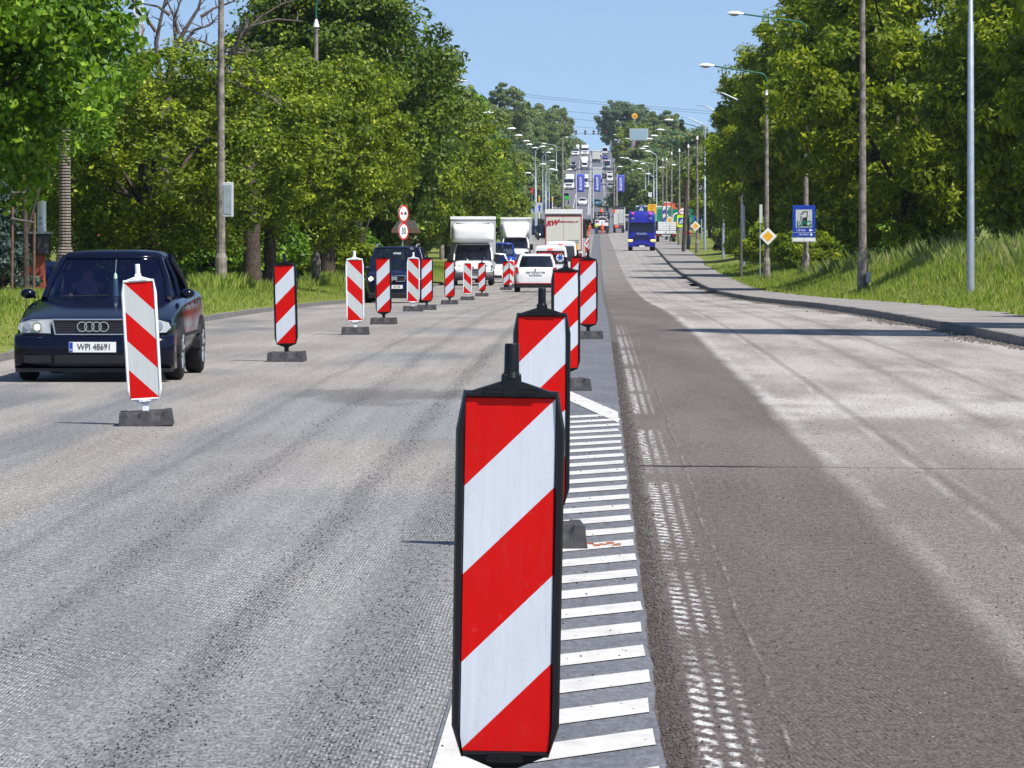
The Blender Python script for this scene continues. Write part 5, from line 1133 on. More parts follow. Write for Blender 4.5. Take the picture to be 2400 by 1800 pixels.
person('worker all in orange overalls in front of the machine', X_(1411.5, 736), 736, 'hiorange', 'hiorange', R(200), 'walk', None, GW)
person('worker in orange jacket and red helmet, legs hidden by the far beacons', X_(1379, 700), 700, 'hiorange', 'hiorange', R(60), 'bend', 'hiorange', GW)
person('pedestrian in red jacket beside the dark wooden pole', X_(1614, 470), 470, 'redpaint', 'jeans', R(20), 'walk', None, None, .3)
# dark cars at the far left lane
for x, d, st, m, l in ((1252, 690, 'sedan', 'vanblue', 'small dark blue car with white headlights left of the lorry trailer'), (1271, 655, 'mpv', 'vanblue', 'dark car just behind the lorry trailer edge'), (1276, 610, 'hatch', 'navy', 'dark purple car half hidden by the left edge of the lorry trailer')):
    t, f, hz, gg = car(st, l, M[m], X_(x, d), d, R(3), 4.4, 1.78, detail=False); headlamp(t, .62, .68, f + .08, .3, .16, True)
# ------------------------------------------------------------------ traffic climbing the hill
for x, d, m, l, back, st in ((1392, 1745, 'navy', 'dark car at the crest with its lights on, seen from behind', 1, 'sedan'), (1405, 1720, 'white_paint', 'white car at the crest between a dark car and a white van', 1, 'hatch'), (1366, 1665, 'navy', 'dark car with bright headlights below the crest', 0, 'sedan'), (1371, 1630, 'sheet', 'pale car between the dark car and the white box lorry', 0, 'hatch'),
                             (1418, 1670, 'bluepaint', 'blue car in the right lane below the crest', 1, 'hatch'), (1420.5, 1610, 'navy', 'dark red lit car behind the blue one on the hill', 1, 'sedan'), (1344, 1555, 'navy', 'upper dark car with headlights in the left lane', 0, 'sedan'), (1343, 1480, 'vanblue', 'lower dark car with headlights in the left lane', 0, 'hatch'),
                             (1428.5, 1375, 'white_paint', 'upper of two white cars in the right lane', 1, 'hatch'), (1429.5, 1300, 'white_paint', 'lower of two white cars in the right lane', 1, 'mpv'), (1415, 1340, 'navy', 'dark car with red lights left of the two white cars', 1, 'sedan'), (1431, 1190, 'silver', 'silver car below the two white cars', 1, 'hatch'),
                             (1365, 915, 'white_paint', 'white car low on the hill under the blue banners', 0, 'sedan'), (1400, 905, 'tealcar', 'teal car low on the hill, sun glinting on it', 1, 'sedan'), (1432, 930, 'tealcar', 'grey blue car half behind a concrete lamp post', 1, 'hatch')):
    t, f, hz, gg = car(st, l, M[m], X_(x, d), d, R(180) if back else 0, 4.4, 1.8, detail=False, group='cars on the hill road')
    if back: rear_details(t, 4.4, hz, .8, .75)
    else: headlamp(t, .62, .66, f + .08, .3, .15, True); plate(t, .42, f - .02, 1)
for x, d, H, tr, l in ((1349, 1720, 3.9, 12, 'white articulated lorry at the crest, left of another'), (1371, 1730, 3.6, 8, 'white lorry at the crest, right of another'), (1333, 1185, 3.7, 13, 'white lorry front at the left edge of the hill road'), (1367, 1195, 3.5, 12, 'white lorry front half behind the left blue banner')):
    cabover(l, X_(x, d), d, M['white_paint'], H=H, trail=tr, top=H + .15, group='white lorries on the hill road')
luton('white box lorry in the middle of the hill road', X_(1369.5, 1515), 1515, 2.5, 4.0, 'deflector')
trailer('grey box lorry seen from behind in the middle of the hill', X_(1397.5, 1620), 1620, 2.6, 4.1, 'cream', txt=False, L=9); trailer('pale grey box lorry seen from behind, behind the middle blue banner', X_(1400, 1290), 1290, 2.5, 3.9, 'grey_box', txt=False, L=9)
boxvan_rear('white van at the crest right of the white car', X_(1418, 1745), 1745, 2.1, 2.5, 5.5); boxvan_rear('large white van in the right lane beside the trees', X_(1423, 1515), 1515, 2.2, 2.8, 6)
# green street sweeper
t = thing('street_sweeper', 'small bright green street sweeper low on the hill road', 'sweeper', (X_(1327.5, 930), 930, zr(930))); mb = MB(); mb.b2(-.5, .5, 0, 2, .8, 1.5); mb.build('hood', M['greenpaint'], t, bev=.08); mb = MB(); mb.b2(-.45, .45, .5, 1.6, 1.5, 2.1); mb.build('cab_glass', M['darkglass'], t, bev=.03); mb = MB(); mb.b2(-.48, .48, .45, 1.65, 2.1, 2.2); mb.build('roof', M['sheet'], t)
for s in (-1, 1):
    for yy in (.2, 1.7): wheel(t, s * .42, yy, .35, .2, detail=False)
# blue banners on white poles
def banner(label, xp, d, ytop, ybot, xf, txt=True):
    X = X_(xp, d); t = thing('banner_flag', label, 'banner', (X, d, gz(X, d) if abs(X) > 8 else zr(d)), 0, 'blue banners in front of the hill road'); g = t.location.z
    zt = CAM_Z + (526 - ytop) * d / F - g; zb = CAM_Z + (526 - ybot) * d / F - g; w_ = (xf - xp) * d / F
    mb = MB(); mb.tube([(0, 0, 0), (0, 0, zt + .35)], .05, 8); mb.build('pole', M['white'], t)
    mb = MB(); n, m = 8, 14; vs = []; fs = []
    for j in range(m + 1):
        for i in range(n + 1):
            u, v = i / n, j / m; vs.append((.06 + w_ * u - .10 * v * u, .07 * math.sin(u * 7 + v * 4) * (.3 + v), zt - (zt - zb) * v - .10 * u * math.sin(v * 3)))
    for j in range(m):
        for i in range(n): fs.append((j * (n + 1) + i, (j + 1) * (n + 1) + i, (j + 1) * (n + 1) + i + 1, j * (n + 1) + i + 1))
    mb.add(vs, fs, True); fl = mb.build('cloth', M['flagblue'], t); md = fl.modifiers.new('s', 'SOLIDIFY'); md.thickness = .012
    text('ELADOM', .52, M['white'], fl, 'lettering', (.06 + w_ * .48, -.11, (zt + zb) / 2 - .1), rot=math.pi / 2, bold=.015, shear=.1)
banner('left blue banner with white vertical lettering', 1351, 800, 408, 450, 1370); banner('middle blue banner with white vertical lettering', 1391, 800, 409, 449, 1408); banner('right blue banner with white vertical lettering, slightly twisted', 1446, 800, 410, 450, 1463)
for xp, d, yt, l in ((1318.5, 800, 330, 'tall bare concrete post in front of the white lorry'), (1439.5, 800, 384, 'tall bare concrete post left of the right blue banner')):
    X = X_(xp, d); g = zr(d) - .2; t = thing('concrete_post', l, 'post', (X, d, g)); mb = MB(); mb.tube([(0, 0, 0), (0, 0, CAM_Z + (526 - yt) * d / F - g)], [.19, .13], 10); mb.build('shaft', M['concrete'], t)
# traffic lights hung over the crest
D = 1700
for x, m, y0, y1, l in ((1350, 'dark', 306, 315.5, 'leftmost signal hanging over the crest'), (1371.5, 'dark', 306, 315.5, 'second signal hanging over the crest'), (1391.5, 'dark', 306, 315.5, 'third signal hanging over the crest'), (1402.5, 'dark', 307, 315.5, 'signal hanging under a blue plate over the crest'), (1421, 'red', 307, 315, 'red signal on the arm, left one'), (1442, 'red', 307, 315, 'red signal on the arm, right one')):
    X = X_(x, D); zc = CAM_Z + (526 - (y0 + y1) / 2) * D / F; hh = (y1 - y0) * D / F
    t = thing('traffic_light', l, 'traffic light', (X, D, zc), 0, 'traffic lights over the crest')
    mb = MB(); mb.b2(-.38, .38, 0, .3, -hh / 2, hh / 2); mb.build('housing', M['dark'], t, bev=.04)
    if m == 'red': mb = MB(); mb.disc((0, hh * .28), .26, -.05, -.01, 12); mb.build('red_lamp', M['red_on'], t)
    else: mb = MB(); mb.tube([(0, .1, hh / 2), (0, .1, hh / 2 + .6)], .05, 6); mb.build('hanger', M['steel'], t); mb = MB(); mb.b2(-.36, .36, -.02, -.005, -.1, .1); mb.build('pale_gap', M['sheet'], t)
    if x > 1400: mb = MB(); mb.b2(-.38, .38, 0, .05, hh / 2 + .15, hh / 2 + .8); mb.build('blue_plate', M['signblue'], t)
t = thing('signal_mast', 'grey signal mast with horizontal arm at the crest', 'mast', (X_(1431, D), D, zr(D) + .1)); h = CAM_Z + (526 - 304) * D / F - t.location.z; ha = CAM_Z + (526 - 311.2) * D / F - t.location.z
mb = MB(); mb.tube([(0, 0, 0), (0, 0, h)], [.28, .2], 8); mb.build('pole', M['galv'], t); mb = MB(); mb.tube([(X_(1412, D) - X_(1431, D), .15, ha), (X_(1446, D) - X_(1431, D), .15, ha)], .11, 8); mb.build('arm', M['sheet'], t)
# cables
def cable(label, pts, d, r=.05):
    P = [px(x, y, d) for x, y in pts]; t = thing('overhead_cable', label, 'cable', P[0], 0, 'cables crossing the sky'); Q = []
    for a, b_ in zip(P[:-1], P[1:]):
        for k in range(8): Q.append((a + (b_ - a) * k / 8) - P[0])
    Q.append(P[-1] - P[0]); mb = MB(); mb.tube(Q, r, 5); mb.build('wire', M['dark'], t)
cable('topmost thin power cable crossing the sky above the road', [(1180, 214), (1237, 222), (1434, 242), (1690, 263)], 1150, .035); cable('thin power cable just below the topmost one', [(1180, 219), (1237, 227), (1434, 247), (1690, 269)], 1150, .035)
cable('thin power cable in the middle of the gap between the trees', [(1300, 258), (1325, 260.5), (1412, 268), (1520, 280)], 1250, .035); cable('thin power cable above the white lamp heads at the crest', [(1310, 275.5), (1400, 284), (1500, 292)], 1300, .035)
cable('span wire carrying the hanging traffic lights, upper', [(1325, 295), (1402, 301), (1440, 304)], 1701, .05); cable('span wire carrying the hanging traffic lights, lower', [(1325, 310), (1390, 315), (1440, 312)], 1701, .05)
# lattice mast far left
d = 620; X = X_(325, d); g = gz(X, d); t = thing('lattice_mast', 'red and white lattice mast rising behind the left trees', 'mast', (X, d, g)); top = CAM_Z + 526 * d / F + 4 - g; sp = CAM_Z + (526 - 58) * d / F - g
for z0, z1, m, nm2 in ((0, sp, 'mastred', 'red_section'), (sp, top, 'white', 'white_section')):
    if m == 'mastred': M['mastred'] = pm('mastred', (.4, .16, .17), .6)
    mb = MB()
    hwf = lambda z_: .85 - .012 * z_
    for s1 in (-1, 1):
        for s2 in (-1, 1): mb.tube([(s1 * hwf(z0), s2 * hwf(z0), z0), (s1 * hwf(z1), s2 * hwf(z1), z1)], .05, 5)
    z_ = z0; k = 0
    while z_ < z1:
        e = min(z_ + 1.6, z1); a = hwf(z_); c = hwf(e); q = 1 if k % 2 else -1
        mb.tube([(-a * q, -a, z_), (c * q, -c, e)], .035, 4); mb.tube([(-a * q, a, z_), (c * q, c, e)], .035, 4); mb.tube([(a, -a * q, z_), (c, c * q, e)], .035, 4); mb.tube([(-a, -a * q, z_), (-c, c * q, e)], .035, 4); mb.tube([(-c, -c, e), (c, -c, e)], .035, 4); z_ = e; k += 1
    mb.build(nm2, M[m], t)
mb = MB(); mb.tube([(0, 0, sp * .9), (0, 0, top)], .18, 6); mb.build('cable_core', M['white'], t)
# buildings and boards on the hill
def house(label, x0, x1, ytop, yeave, ybase, d, wall, roof, name='house'):
    X = X_((x0 + x1) / 2, d); w_ = (x1 - x0) * d / F; g = gz(X, d) - 1; zt = CAM_Z + (526 - ytop) * d / F - g; ze = CAM_Z + (526 - yeave) * d / F - g
    t = thing(name, label, 'house', (X, d, g)); mb = MB(); mb.prism([(-w_ * .45, 0), (w_ * .45, 0), (w_ * .45, ze), (0, zt - .3), (-w_ * .45, ze)], 0, 9); wl = mb.build('wall', M[wall], t)
    mb = MB()
    for s in (-1, 1): mb.add([(0, -.5, zt), (s * w_ * .52, -.5, ze - .3), (s * w_ * .52, 9.5, ze - .3), (0, 9.5, zt), (0, -.5, zt - .35), (s * w_ * .52, -.5, ze - .65), (s * w_ * .52, 9.5, ze - .65), (0, 9.5, zt - .35)], [(0, 1, 2, 3), (4, 7, 6, 5), (0, 4, 5, 1), (1, 5, 6, 2), (2, 6, 7, 3)])
    rf = mb.build('roof', M[roof], t); mb = MB(); mb.b2(-w_ * .3, -w_ * .15, 3, 4, zt - .8, zt + .7); mb.build('chimney', M['housewall'], rf)
    for s in (-.2, .2): mb = MB(); mb.b2(s * w_ - .3, s * w_ + .3, -.04, .02, ze - .6, ze + .5); mb.build('window', M['darkglass'], wl)
house('small house gable with grey roof peeping between the left trees', 1227, 1251, 316, 332, 345, 1100, 'housewall', 'roof'); house('dark roofed house behind the right hill trees', 1482, 1503, 334, 349, 355, 1150, 'machine', 'dark')
t = thing('yellow_ball_sign', 'square pylon sign with a yellow disc above the right hill trees', 'sign', (X_(1487.5, 1400), 1400, CAM_Z + (526 - 272) * 1400 / F)); mb = MB(); mb.b2(-.85, .85, 0, .6, -.85, .85); mb.build('square_box', M['machine'], t); mb = MB(); mb.disc((0, 0), .84, -.06, -.01, 24); y_ = mb.build('yellow_disc', M['yellowsign'], t); mb = MB(); mb.b2(-.4, .4, -.09, -.065, -.12, .12); mb.build('dark_mark', M['signred'], y_); mb = MB(); mb.tube([(0, .3, -24), (0, .3, -.8)], .3, 8); mb.build('mast', M['galv'], t)
t = thing('billboard', 'large framed pale billboard on the right hillside', 'billboard', (X_(1497.5, 1100), 1100, CAM_Z + (526 - 315) * 1100 / F)); mb = MB(); mb.b2(-2.1, 2.1, 0, .3, -1.35, 1.3); bd = mb.build('frame', M['sheet'], t); mb = MB(); mb.b2(-1.9, 1.9, -.04, -.01, -1.2, 1.15); mb.build('sky_reflection_panel', pm('sky_reflection_blue', (.3, .42, .5), .4), bd)  # sky reflection put into the panel as a light blue colour
for s in (-1.3, 1.3): mb = MB(); mb.tube([(s, .15, -7), (s, .15, -1.3)], .15, 6); mb.build('leg', M['steel'], t)
t = thing('bus_stop_shelter', 'pale open shelter frame right of the hill road', 'shelter', (X_(1478, 800), 800, gz(X_(1478, 800), 800) - .3)); mb = MB(); mb.b2(-2.4, 1.4, 0, .6, 2.3, 2.45); mb.build('roof', M['white'], t)
for s in (-2.2, -.5, 1.2): mb = MB(); mb.tube([(s, .3, 0), (s, .3, 2.3)], .05, 6); mb.build('leg', M['steel'], t)
# signs on the left by the junction
def backs(t):
    for x_, w_ in ((-.55, .85), (.38, .75)):
        mb = MB(); mb.b2(x_ - w_ / 2, x_ + w_ / 2, 0, .06, -.8, .8); bd = mb.build('board', M['sheet'], t)
        mb = MB(); mb.prism([(x_ - .1, -.6), (x_ + .1, -.6), (x_ + .1, .1), (x_ + .25, .1), (x_, .5), (x_ - .25, .1), (x_ - .1, .1)], -.03, -.005); mb.build('arrow_symbol', M['signblue'], bd)
signpost('lane_guide_sign', 'grey blue lane guide board between thin poles left of the lorry trailer', 'road sign', X_(1259, 760), 760, (526 - 487) * 760 / F, backs, pr=.06)
for x, y, hh, l in ((1263.5, 466, 11, 'yellow column standing at the junction left of the hill road'), (1294.5, 467, 9, 'small yellow bollard on the side road')):
    d = 840; X = X_(x, d); t = thing('yellow_bollard', l, 'bollard', (X, d, CAM_Z + (526 - y) * d / F - hh * d / F / 2)); mb = MB(); mb.tube([(0, 0, 0), (0, 0, hh * d / F)], [.16, .14], 10); mb.build('column', M['yellowsign'], t); mb = MB(); mb.tube([(0, 0, hh * d / F), (0, 0, hh * d / F + .1)], .18, 10); mb.tube([(0, 0, -4.5), (0, 0, 0)], .08, 8); mb.build('cap', M['white'], t)
signpost('red_sign', 'red and white sign at the edge of the left trees above the box van', 'sign', X_(1247, 700), 700, (526 - 447) * 700 / F, gboard(.35, .8, [(.3, 0, 'J')], False, 'signred'), pr=.05)
# grey box on the left lamp post
t = thing('metal_box', 'grey metal box fixed to the left concrete lamp post', 'box', (X_(533, 139), 139, CAM_Z + (526 - 467) * 139 / F)); mb = MB(); mb.b2(-.14, .16, -.1, .25, -.5, .48); mb.build('housing', M['sheet'], t, bev=.02); mb = MB(); mb.b2(-.1, .12, -.115, -.1, -.42, .4); mb.build('door', M['galv'], t)
t = thing('cable_box', 'small grey cable box strapped to the nearest right lamp post', 'box', (X_(2034, 155.8), 155.7, CAM_Z + (526 - 650) * 155.7 / F)); mb = MB(); mb.b2(-.06, .08, -.1, .1, -.17, .17); mb.build('housing', M['galv'], t, bev=.01); mb = MB(); mb.b2(-.04, .06, -.11, -.1, -.13, .13); mb.build('door', M['sheet'], t)
# roofed timber notice board behind the 30 sign
t = thing('notice_board', 'roofed timber notice board behind the speed limit sign', 'notice board', (X_(950, 232), 232, gz(X_(950, 232), 232))); H0 = CAM_Z + (526 - 541) * 232 / F - t.location.z
mb = MB(); mb.prism([(-.62, H0 + .1), (.62, H0 + .1), (.42, H0 + .5), (-.3, H0 + .5)], 0, .8); mb.build('roof', M['woodgrey'], t); mb = MB(); mb.b2(-.65, .65, -.05, .85, H0 - .1, H0 + .09); mb.build('fascia', M['wood'], t)
mb = MB(); mb.tube([(.05, .3, 0), (.05, .3, H0)], .09, 8); mb.build('post', M['wood'], t); mb = MB(); mb.tube([(.05, .3, H0 - .8), (.45, .3, H0 - .15)], .05, 6); mb.build('brace', M['wood'], t)
# corner with brick pillar, banner, flags, hedge at far left
d = 138; gx = lambda x: gz(X_(x, d), d)
t = thing('brick_pillar', 'red brick pillar under a black box at far left', 'pillar', (X_(88, d), d, gx(88))); 
b = NB('bricks'); q = b.n('ShaderNodeTexBrick'); b.set(q.inputs['Vector'], b.n('ShaderNodeTexCoord').outputs['Object']); mp = b.n('ShaderNodeMapping'); mp.inputs['Rotation'].default_value = (R(90), 0, 0); b.t.links.new(b.obj(), mp.inputs[0]); b.t.links.new(mp.outputs[0], q.inputs['Vector'])
q.inputs['Scale'].default_value = 4.5; q.inputs['Color1'].default_value = (.36, .07, .04, 1); q.inputs['Color2'].default_value = (.26, .05, .03, 1); q.inputs['Mortar'].default_value = (.16, .1, .08, 1); M['bricks'] = b.fin(b.bsdf(q.outputs[0], .85, 0, .2))
mb = MB(); mb.b2(-.33, .2, -.2, .3, -.2, 1.0); mb.build('brickwork', M['bricks'], t); mb = MB(); mb.b2(-.6, -.34, -.2, .3, -.2, .62); mb.b2(-.62, -.33, -.23, .33, .62, .70); mb.build('low_wall', M['bricks'], t)
t = thing('black_box_sign', 'black box with a thin roof on top of the brick pillar', 'sign', (X_(88, d), d, gx(88) + 1.0)); mb = MB(); mb.b2(-.5, .34, -.26, .4, 0.005, .60); mb.build('housing', M['dark'], t, bev=.01); mb = MB(); mb.b2(.02, .33, -.28, -.262, .03, .55); mb.build('grey_panel', M['machine'], t); mb = MB(); mb.b2(-.55, .38, -.33, .45, .60, .66); mb.build('roof', M['steel'], t)
t = thing('column_banner', 'white vertical banner column above the black box', 'banner', (X_(98, d + .6), d + .6, gx(98) + 1.2)); mb = MB(); mb.tube([(0, 0, 0), (0, 0, 1.35)], .125, 14); mb.build('column', M['white'], t)
for k in range(4): mb = MB(); mb.b2(-.07, .03, -.135, -.125, .35 + .15 * k, .43 + .15 * k); mb.build('grey_mark', M['galv'], t)
M['flagred'] = pm('flagred', (.55, .05, .06), .7)
for x, y, m, l in ((183, 555, 'flagred', 'left red and white flag hanging over the hedge'), (212, 560, 'flagred', 'middle red and white flag hanging over the hedge'), (231, 552, 'flagblue', 'blue edged flag right of the red ones'), (218, 462, 'flagred', 'red and white flag high among the leaves'), (178, 462, 'flagred', 'small red flag high in the leaves by the lamp post')):
    d2 = 175; X = X_(x, d2); t = thing('flag', l, 'flag', (X, d2, gz(X, d2)), 0, 'flags behind the hedge'); zt = CAM_Z + (526 - y) * d2 / F - t.location.z
    mb = MB(); mb.tube([(-.05, 0, 0), (-.05, 0, zt + .4)], .025, 6); mb.build('pole', M['galv'], t)
    for mm, a, c in ((m, .0, .28), ('white', -.32, 0.0)):
        mb = MB(); vs = [(u * .34 * (1 if 1 else 0) - .02, .04 * math.sin(u * 5 + v), zt + a + (c - a) * v - .12 * u * u) for v in (0, 1) for u in (0, .25, .5, .75, 1)]
        mb.add(vs, [(i, i + 1, i + 6, i + 5) for i in range(4)], True); o = mb.build('cloth', M[mm], t); md = o.modifiers.new('s', 'SOLIDIFY'); md.thickness = .01
for x, m, rz, l in ((8, 'bluepaint', 70, 'dark blue parked car cut off by the left edge'), (478, 'navy', 85, 'dark parked car behind the left verge'), (555, 'silver', 80, 'pale blue parked car left of a dark tree trunk')):
    d2 = 150 if x < 100 else 215; X = X_(x, d2); t, f, hz, gg = car('sedan', l, M[m], X, d2, R(rz), 4.4, 1.75, detail=False, group='cars parked behind the verge', z=gz(X, d2)); headlamp(t, .62, .66, f + .08, .3, .15, False)
for x, dd, h, l, hor in ((28, 122, 2.5, 'leftmost wooden tree stake by the pavement', 0), (79, 122, 2.0, 'right wooden tree stake by the pavement', 0)):
    X = X_(x, dd); t = thing('tree_stake', l, 'stake', (X, dd, gz(X, dd))); mb = MB(); mb.tube([(0, 0, 0), (.02, 0, h)], .035, 8); mb.build('shaft', M['wood'], t)
t = thing('stake_rail', 'pale rail tying the two wooden stakes', 'rail', (X_(28, 122), 122 - .06, gz(X_(28, 122), 122) + 1.75)); mb = MB(); mb.tube([(-.02, 0, .1), (.56, 0, 0)], .03, 8); mb.tube([(0, 0, .75), (.4, 0, .74)], .025, 8); mb.build('rail', M['woodgrey'], t)
# ------------------------------------------------------------------ trees and plants
def leafmat(name, dk, md, lt, trans=.35):
    b = NB(name); g = b.n('ShaderNodeNewGeometry'); r = g.outputs['Random Per Island']
    p = b.obj(); cl = b.noise(p, .55, 3, .6)
    oi = b.n('ShaderNodeObjectInfo')
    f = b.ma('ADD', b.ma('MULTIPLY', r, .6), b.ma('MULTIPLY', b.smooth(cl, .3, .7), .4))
    c = b.mix(b.smooth(f, .1, .55), dk, md); c = b.mix(b.smooth(f, .6, .95), c, lt)  # wide spread of leaf tones puts deep shade and highlights into the colour
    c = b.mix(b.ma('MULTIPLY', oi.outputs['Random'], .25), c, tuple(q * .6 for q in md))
    pr = b.n('ShaderNodeBsdfPrincipled'); b.set(pr.inputs['Base Color'], c); pr.inputs['Roughness'].default_value = .5; pr.inputs['Specular IOR Level'].default_value = .28
    tl = b.n('ShaderNodeBsdfTranslucent'); b.set(tl.inputs[0], b.mix(1.0, c, (1.0, 1.15, .35), 'MULTIPLY'))
    ms = b.n('ShaderNodeMixShader'); ms.inputs[0].default_value = trans; b.t.links.new(pr.outputs[0], ms.inputs[1]); b.t.links.new(tl.outputs[0], ms.inputs[2]); return b.fin(ms.outputs[0])
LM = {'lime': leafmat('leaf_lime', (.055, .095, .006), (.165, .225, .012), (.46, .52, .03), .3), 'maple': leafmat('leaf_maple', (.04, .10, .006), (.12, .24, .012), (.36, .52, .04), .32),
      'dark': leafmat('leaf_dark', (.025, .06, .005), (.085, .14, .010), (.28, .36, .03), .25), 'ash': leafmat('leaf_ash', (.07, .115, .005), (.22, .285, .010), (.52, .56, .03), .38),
      'far': leafmat('leaf_hazed', (.11, .165, .06), (.20, .26, .085), (.32, .36, .11), .35), 'hazeblue': leafmat('leaf_hazeblue', (.08, .14, .07), (.15, .22, .11), (.23, .3, .14), .3), 'conifer': leafmat('leaf_conifer', (.012, .03, .014), (.028, .055, .022), (.05, .08, .03), .1), 'blue': leafmat('leaf_blue', (.03, .06, .05), (.06, .1, .085), (.1, .14, .11), .1),  # far leaf tones paled and blued, haze put into the colour
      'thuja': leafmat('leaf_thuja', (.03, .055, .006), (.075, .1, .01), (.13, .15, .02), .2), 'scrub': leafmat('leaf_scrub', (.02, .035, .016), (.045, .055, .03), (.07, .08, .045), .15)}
def crown_mesh(name, mat, seed, rx, ry, rz, z0, ncl, nleaf, ls, cr=.28, shape='round', long=1.5, droop=.0):
    """leaf clumps spread through an uneven crown; returns mesh and the clump centres"""
    g = np.random.default_rng(seed)
    # uneven crown radius by direction
    cs_ = []
    lob = g.normal(size=(9, 3)); lob /= np.linalg.norm(lob, axis=1)[:, None]; la = g.uniform(-.28, .42, 9)
    while len(cs_) < ncl:
        d = g.normal(size=3); d /= np.linalg.norm(d)
        r = g.uniform(.35, 1.0) ** .45
        k = 1 + sum(a * max(0, float(d @ l_)) ** 3 for a, l_ in zip(la, lob))
        p = d * r * k
        if shape == 'cone':
            h = g.uniform(0, 1) ** 1.2; a = g.uniform(0, 2 * math.pi); q = (1 - h) * g.uniform(.55, 1); p = np.array([q * math.cos(a), q * math.sin(a), 2 * h - 1])
        elif shape == 'tall':
            p[2] = p[2] * .95; w_ = 1 - .35 * max(0, p[2]); p[0] *= w_; p[1] *= w_
        cs_.append(p)
    cs_ = np.array(cs_); base = cs_ * np.array([rx, ry, rz])
    base[:, 2] += z0 + rz
    rad = (rx + ry + rz) / 3 * cr * g.uniform(.45, 1.25, ncl)
    n = ncl * nleaf; ci = np.repeat(np.arange(ncl), nleaf)
    d = g.normal(size=(n, 3)); d /= np.linalg.norm(d, axis=1)[:, None]
    off = d * (g.uniform(.25, 1, n) ** .5)[:, None] * rad[ci][:, None] * np.array([1.1, 1.1, .72])
    P = base[ci] + off
    out = P - np.array([0, 0, z0 + rz]); out /= (np.linalg.norm(out, axis=1)[:, None] + 1e-6)
    N = d * .55 + out * .35 + np.array([0, 0, .3]) + g.normal(size=(n, 3)) * .6; N /= np.linalg.norm(N, axis=1)[:, None]
    T = np.cross(N, g.normal(size=(n, 3))); T /= np.linalg.norm(T, axis=1)[:, None]; T[:, 2] -= droop; B = np.cross(N, T)
    s = ls * g.uniform(.6, 1.3, n)[:, None]
    a = T * s * long * .5; c = B * s * .5
    V = np.stack([P - a, P + c * .9 - a * .1, P + a, P - c * .9 - a * .1], axis=1).reshape(-1, 3)
    return np_mesh(name, V, 4, mat), base
def limbs(mb, base, h0, r0, seed, n=10, zfork=None):
    rnd = random.Random(seed); zf = zfork
    mb.tube([(0, 0, -.2), (.04, .02, zf * .5), (.0, 0, zf)], [r0 * 1.25, r0, r0 * .85], 9)
    idx = [rnd.randrange(len(base)) for _ in range(n)]
    for i in idx:
        e = Vector(base[i]); s = Vector((0, 0, zf - .15 + rnd.uniform(0, .3)))
        m = s.lerp(e, .45) + Vector((rnd.uniform(-.3, .3), rnd.uniform(-.3, .3), rnd.uniform(.1, .5)))
        mb.tube([s, m, s.lerp(e, .95)], [r0 * .5, r0 * .28, r0 * .08], 6, cap=False)
TP = {}
def tree_proto(key, mk, seed, rx, rz, z0, ncl, nleaf, ls, r0=.22, shape='round', ry=None, long=1.5, bark='bark', cr=.28, n=10):
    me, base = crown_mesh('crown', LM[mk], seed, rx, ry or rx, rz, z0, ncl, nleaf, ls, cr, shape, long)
    mb = MB(); limbs(mb, base, z0, r0, seed, n, zfork=max(.8, z0 + rz * (.25 if shape != 'cone' else .1)))
    tm = bpy.data.meshes.new('trunk'); tm.from_pydata([tuple(p) for p in mb.v], [], mb.f); tm.materials.append(M[bark]); tm.polygons.foreach_set('use_smooth', [True] * len(mb.f)); tm.update()
    TP[key] = (me, tm)
def tree(key, label, X, Y, s=1.0, rz=None, group=None, name='leafy_tree', cat='tree', sz=None, zo=0.0):
    me, tm = TP[key]
    t = thing(name, label, cat, (X, Y, gz(X, Y) + zo), random.uniform(0, 6.28) if rz is None else rz, group); t.scale = (s, s, sz or s)
    o = bpy.data.objects.new('crown', me); COL.objects.link(o); link_child(o, t)
    o = bpy.data.objects.new('trunk', tm); COL.objects.link(o); link_child(o, t); return t
# crown height = 2*rz, starting z0 above ground
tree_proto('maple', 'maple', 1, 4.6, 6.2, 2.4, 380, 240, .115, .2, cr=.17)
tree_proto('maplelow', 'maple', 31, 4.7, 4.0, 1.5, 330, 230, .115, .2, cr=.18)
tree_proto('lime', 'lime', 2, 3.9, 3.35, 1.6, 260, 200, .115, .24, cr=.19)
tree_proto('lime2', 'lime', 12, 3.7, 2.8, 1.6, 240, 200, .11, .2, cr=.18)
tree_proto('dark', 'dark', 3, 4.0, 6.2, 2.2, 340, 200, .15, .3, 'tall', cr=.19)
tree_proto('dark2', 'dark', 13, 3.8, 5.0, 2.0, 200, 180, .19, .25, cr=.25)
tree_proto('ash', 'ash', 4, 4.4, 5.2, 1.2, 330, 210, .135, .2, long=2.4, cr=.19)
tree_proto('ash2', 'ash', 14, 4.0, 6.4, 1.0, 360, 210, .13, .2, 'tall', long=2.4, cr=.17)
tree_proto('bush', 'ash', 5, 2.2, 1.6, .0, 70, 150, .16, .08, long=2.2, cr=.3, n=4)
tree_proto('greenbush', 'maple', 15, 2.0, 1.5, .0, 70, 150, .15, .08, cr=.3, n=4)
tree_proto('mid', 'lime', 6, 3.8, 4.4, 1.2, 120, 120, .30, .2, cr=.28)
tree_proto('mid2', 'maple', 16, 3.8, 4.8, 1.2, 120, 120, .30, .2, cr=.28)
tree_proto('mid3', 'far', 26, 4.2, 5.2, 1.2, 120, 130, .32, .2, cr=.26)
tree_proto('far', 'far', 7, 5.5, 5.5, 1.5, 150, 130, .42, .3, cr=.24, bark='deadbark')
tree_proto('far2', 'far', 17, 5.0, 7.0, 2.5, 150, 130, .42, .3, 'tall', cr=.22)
tree_proto('farround', 'hazeblue', 27, 5.5, 5.0, 1.5, 150, 130, .42, .3, cr=.24)
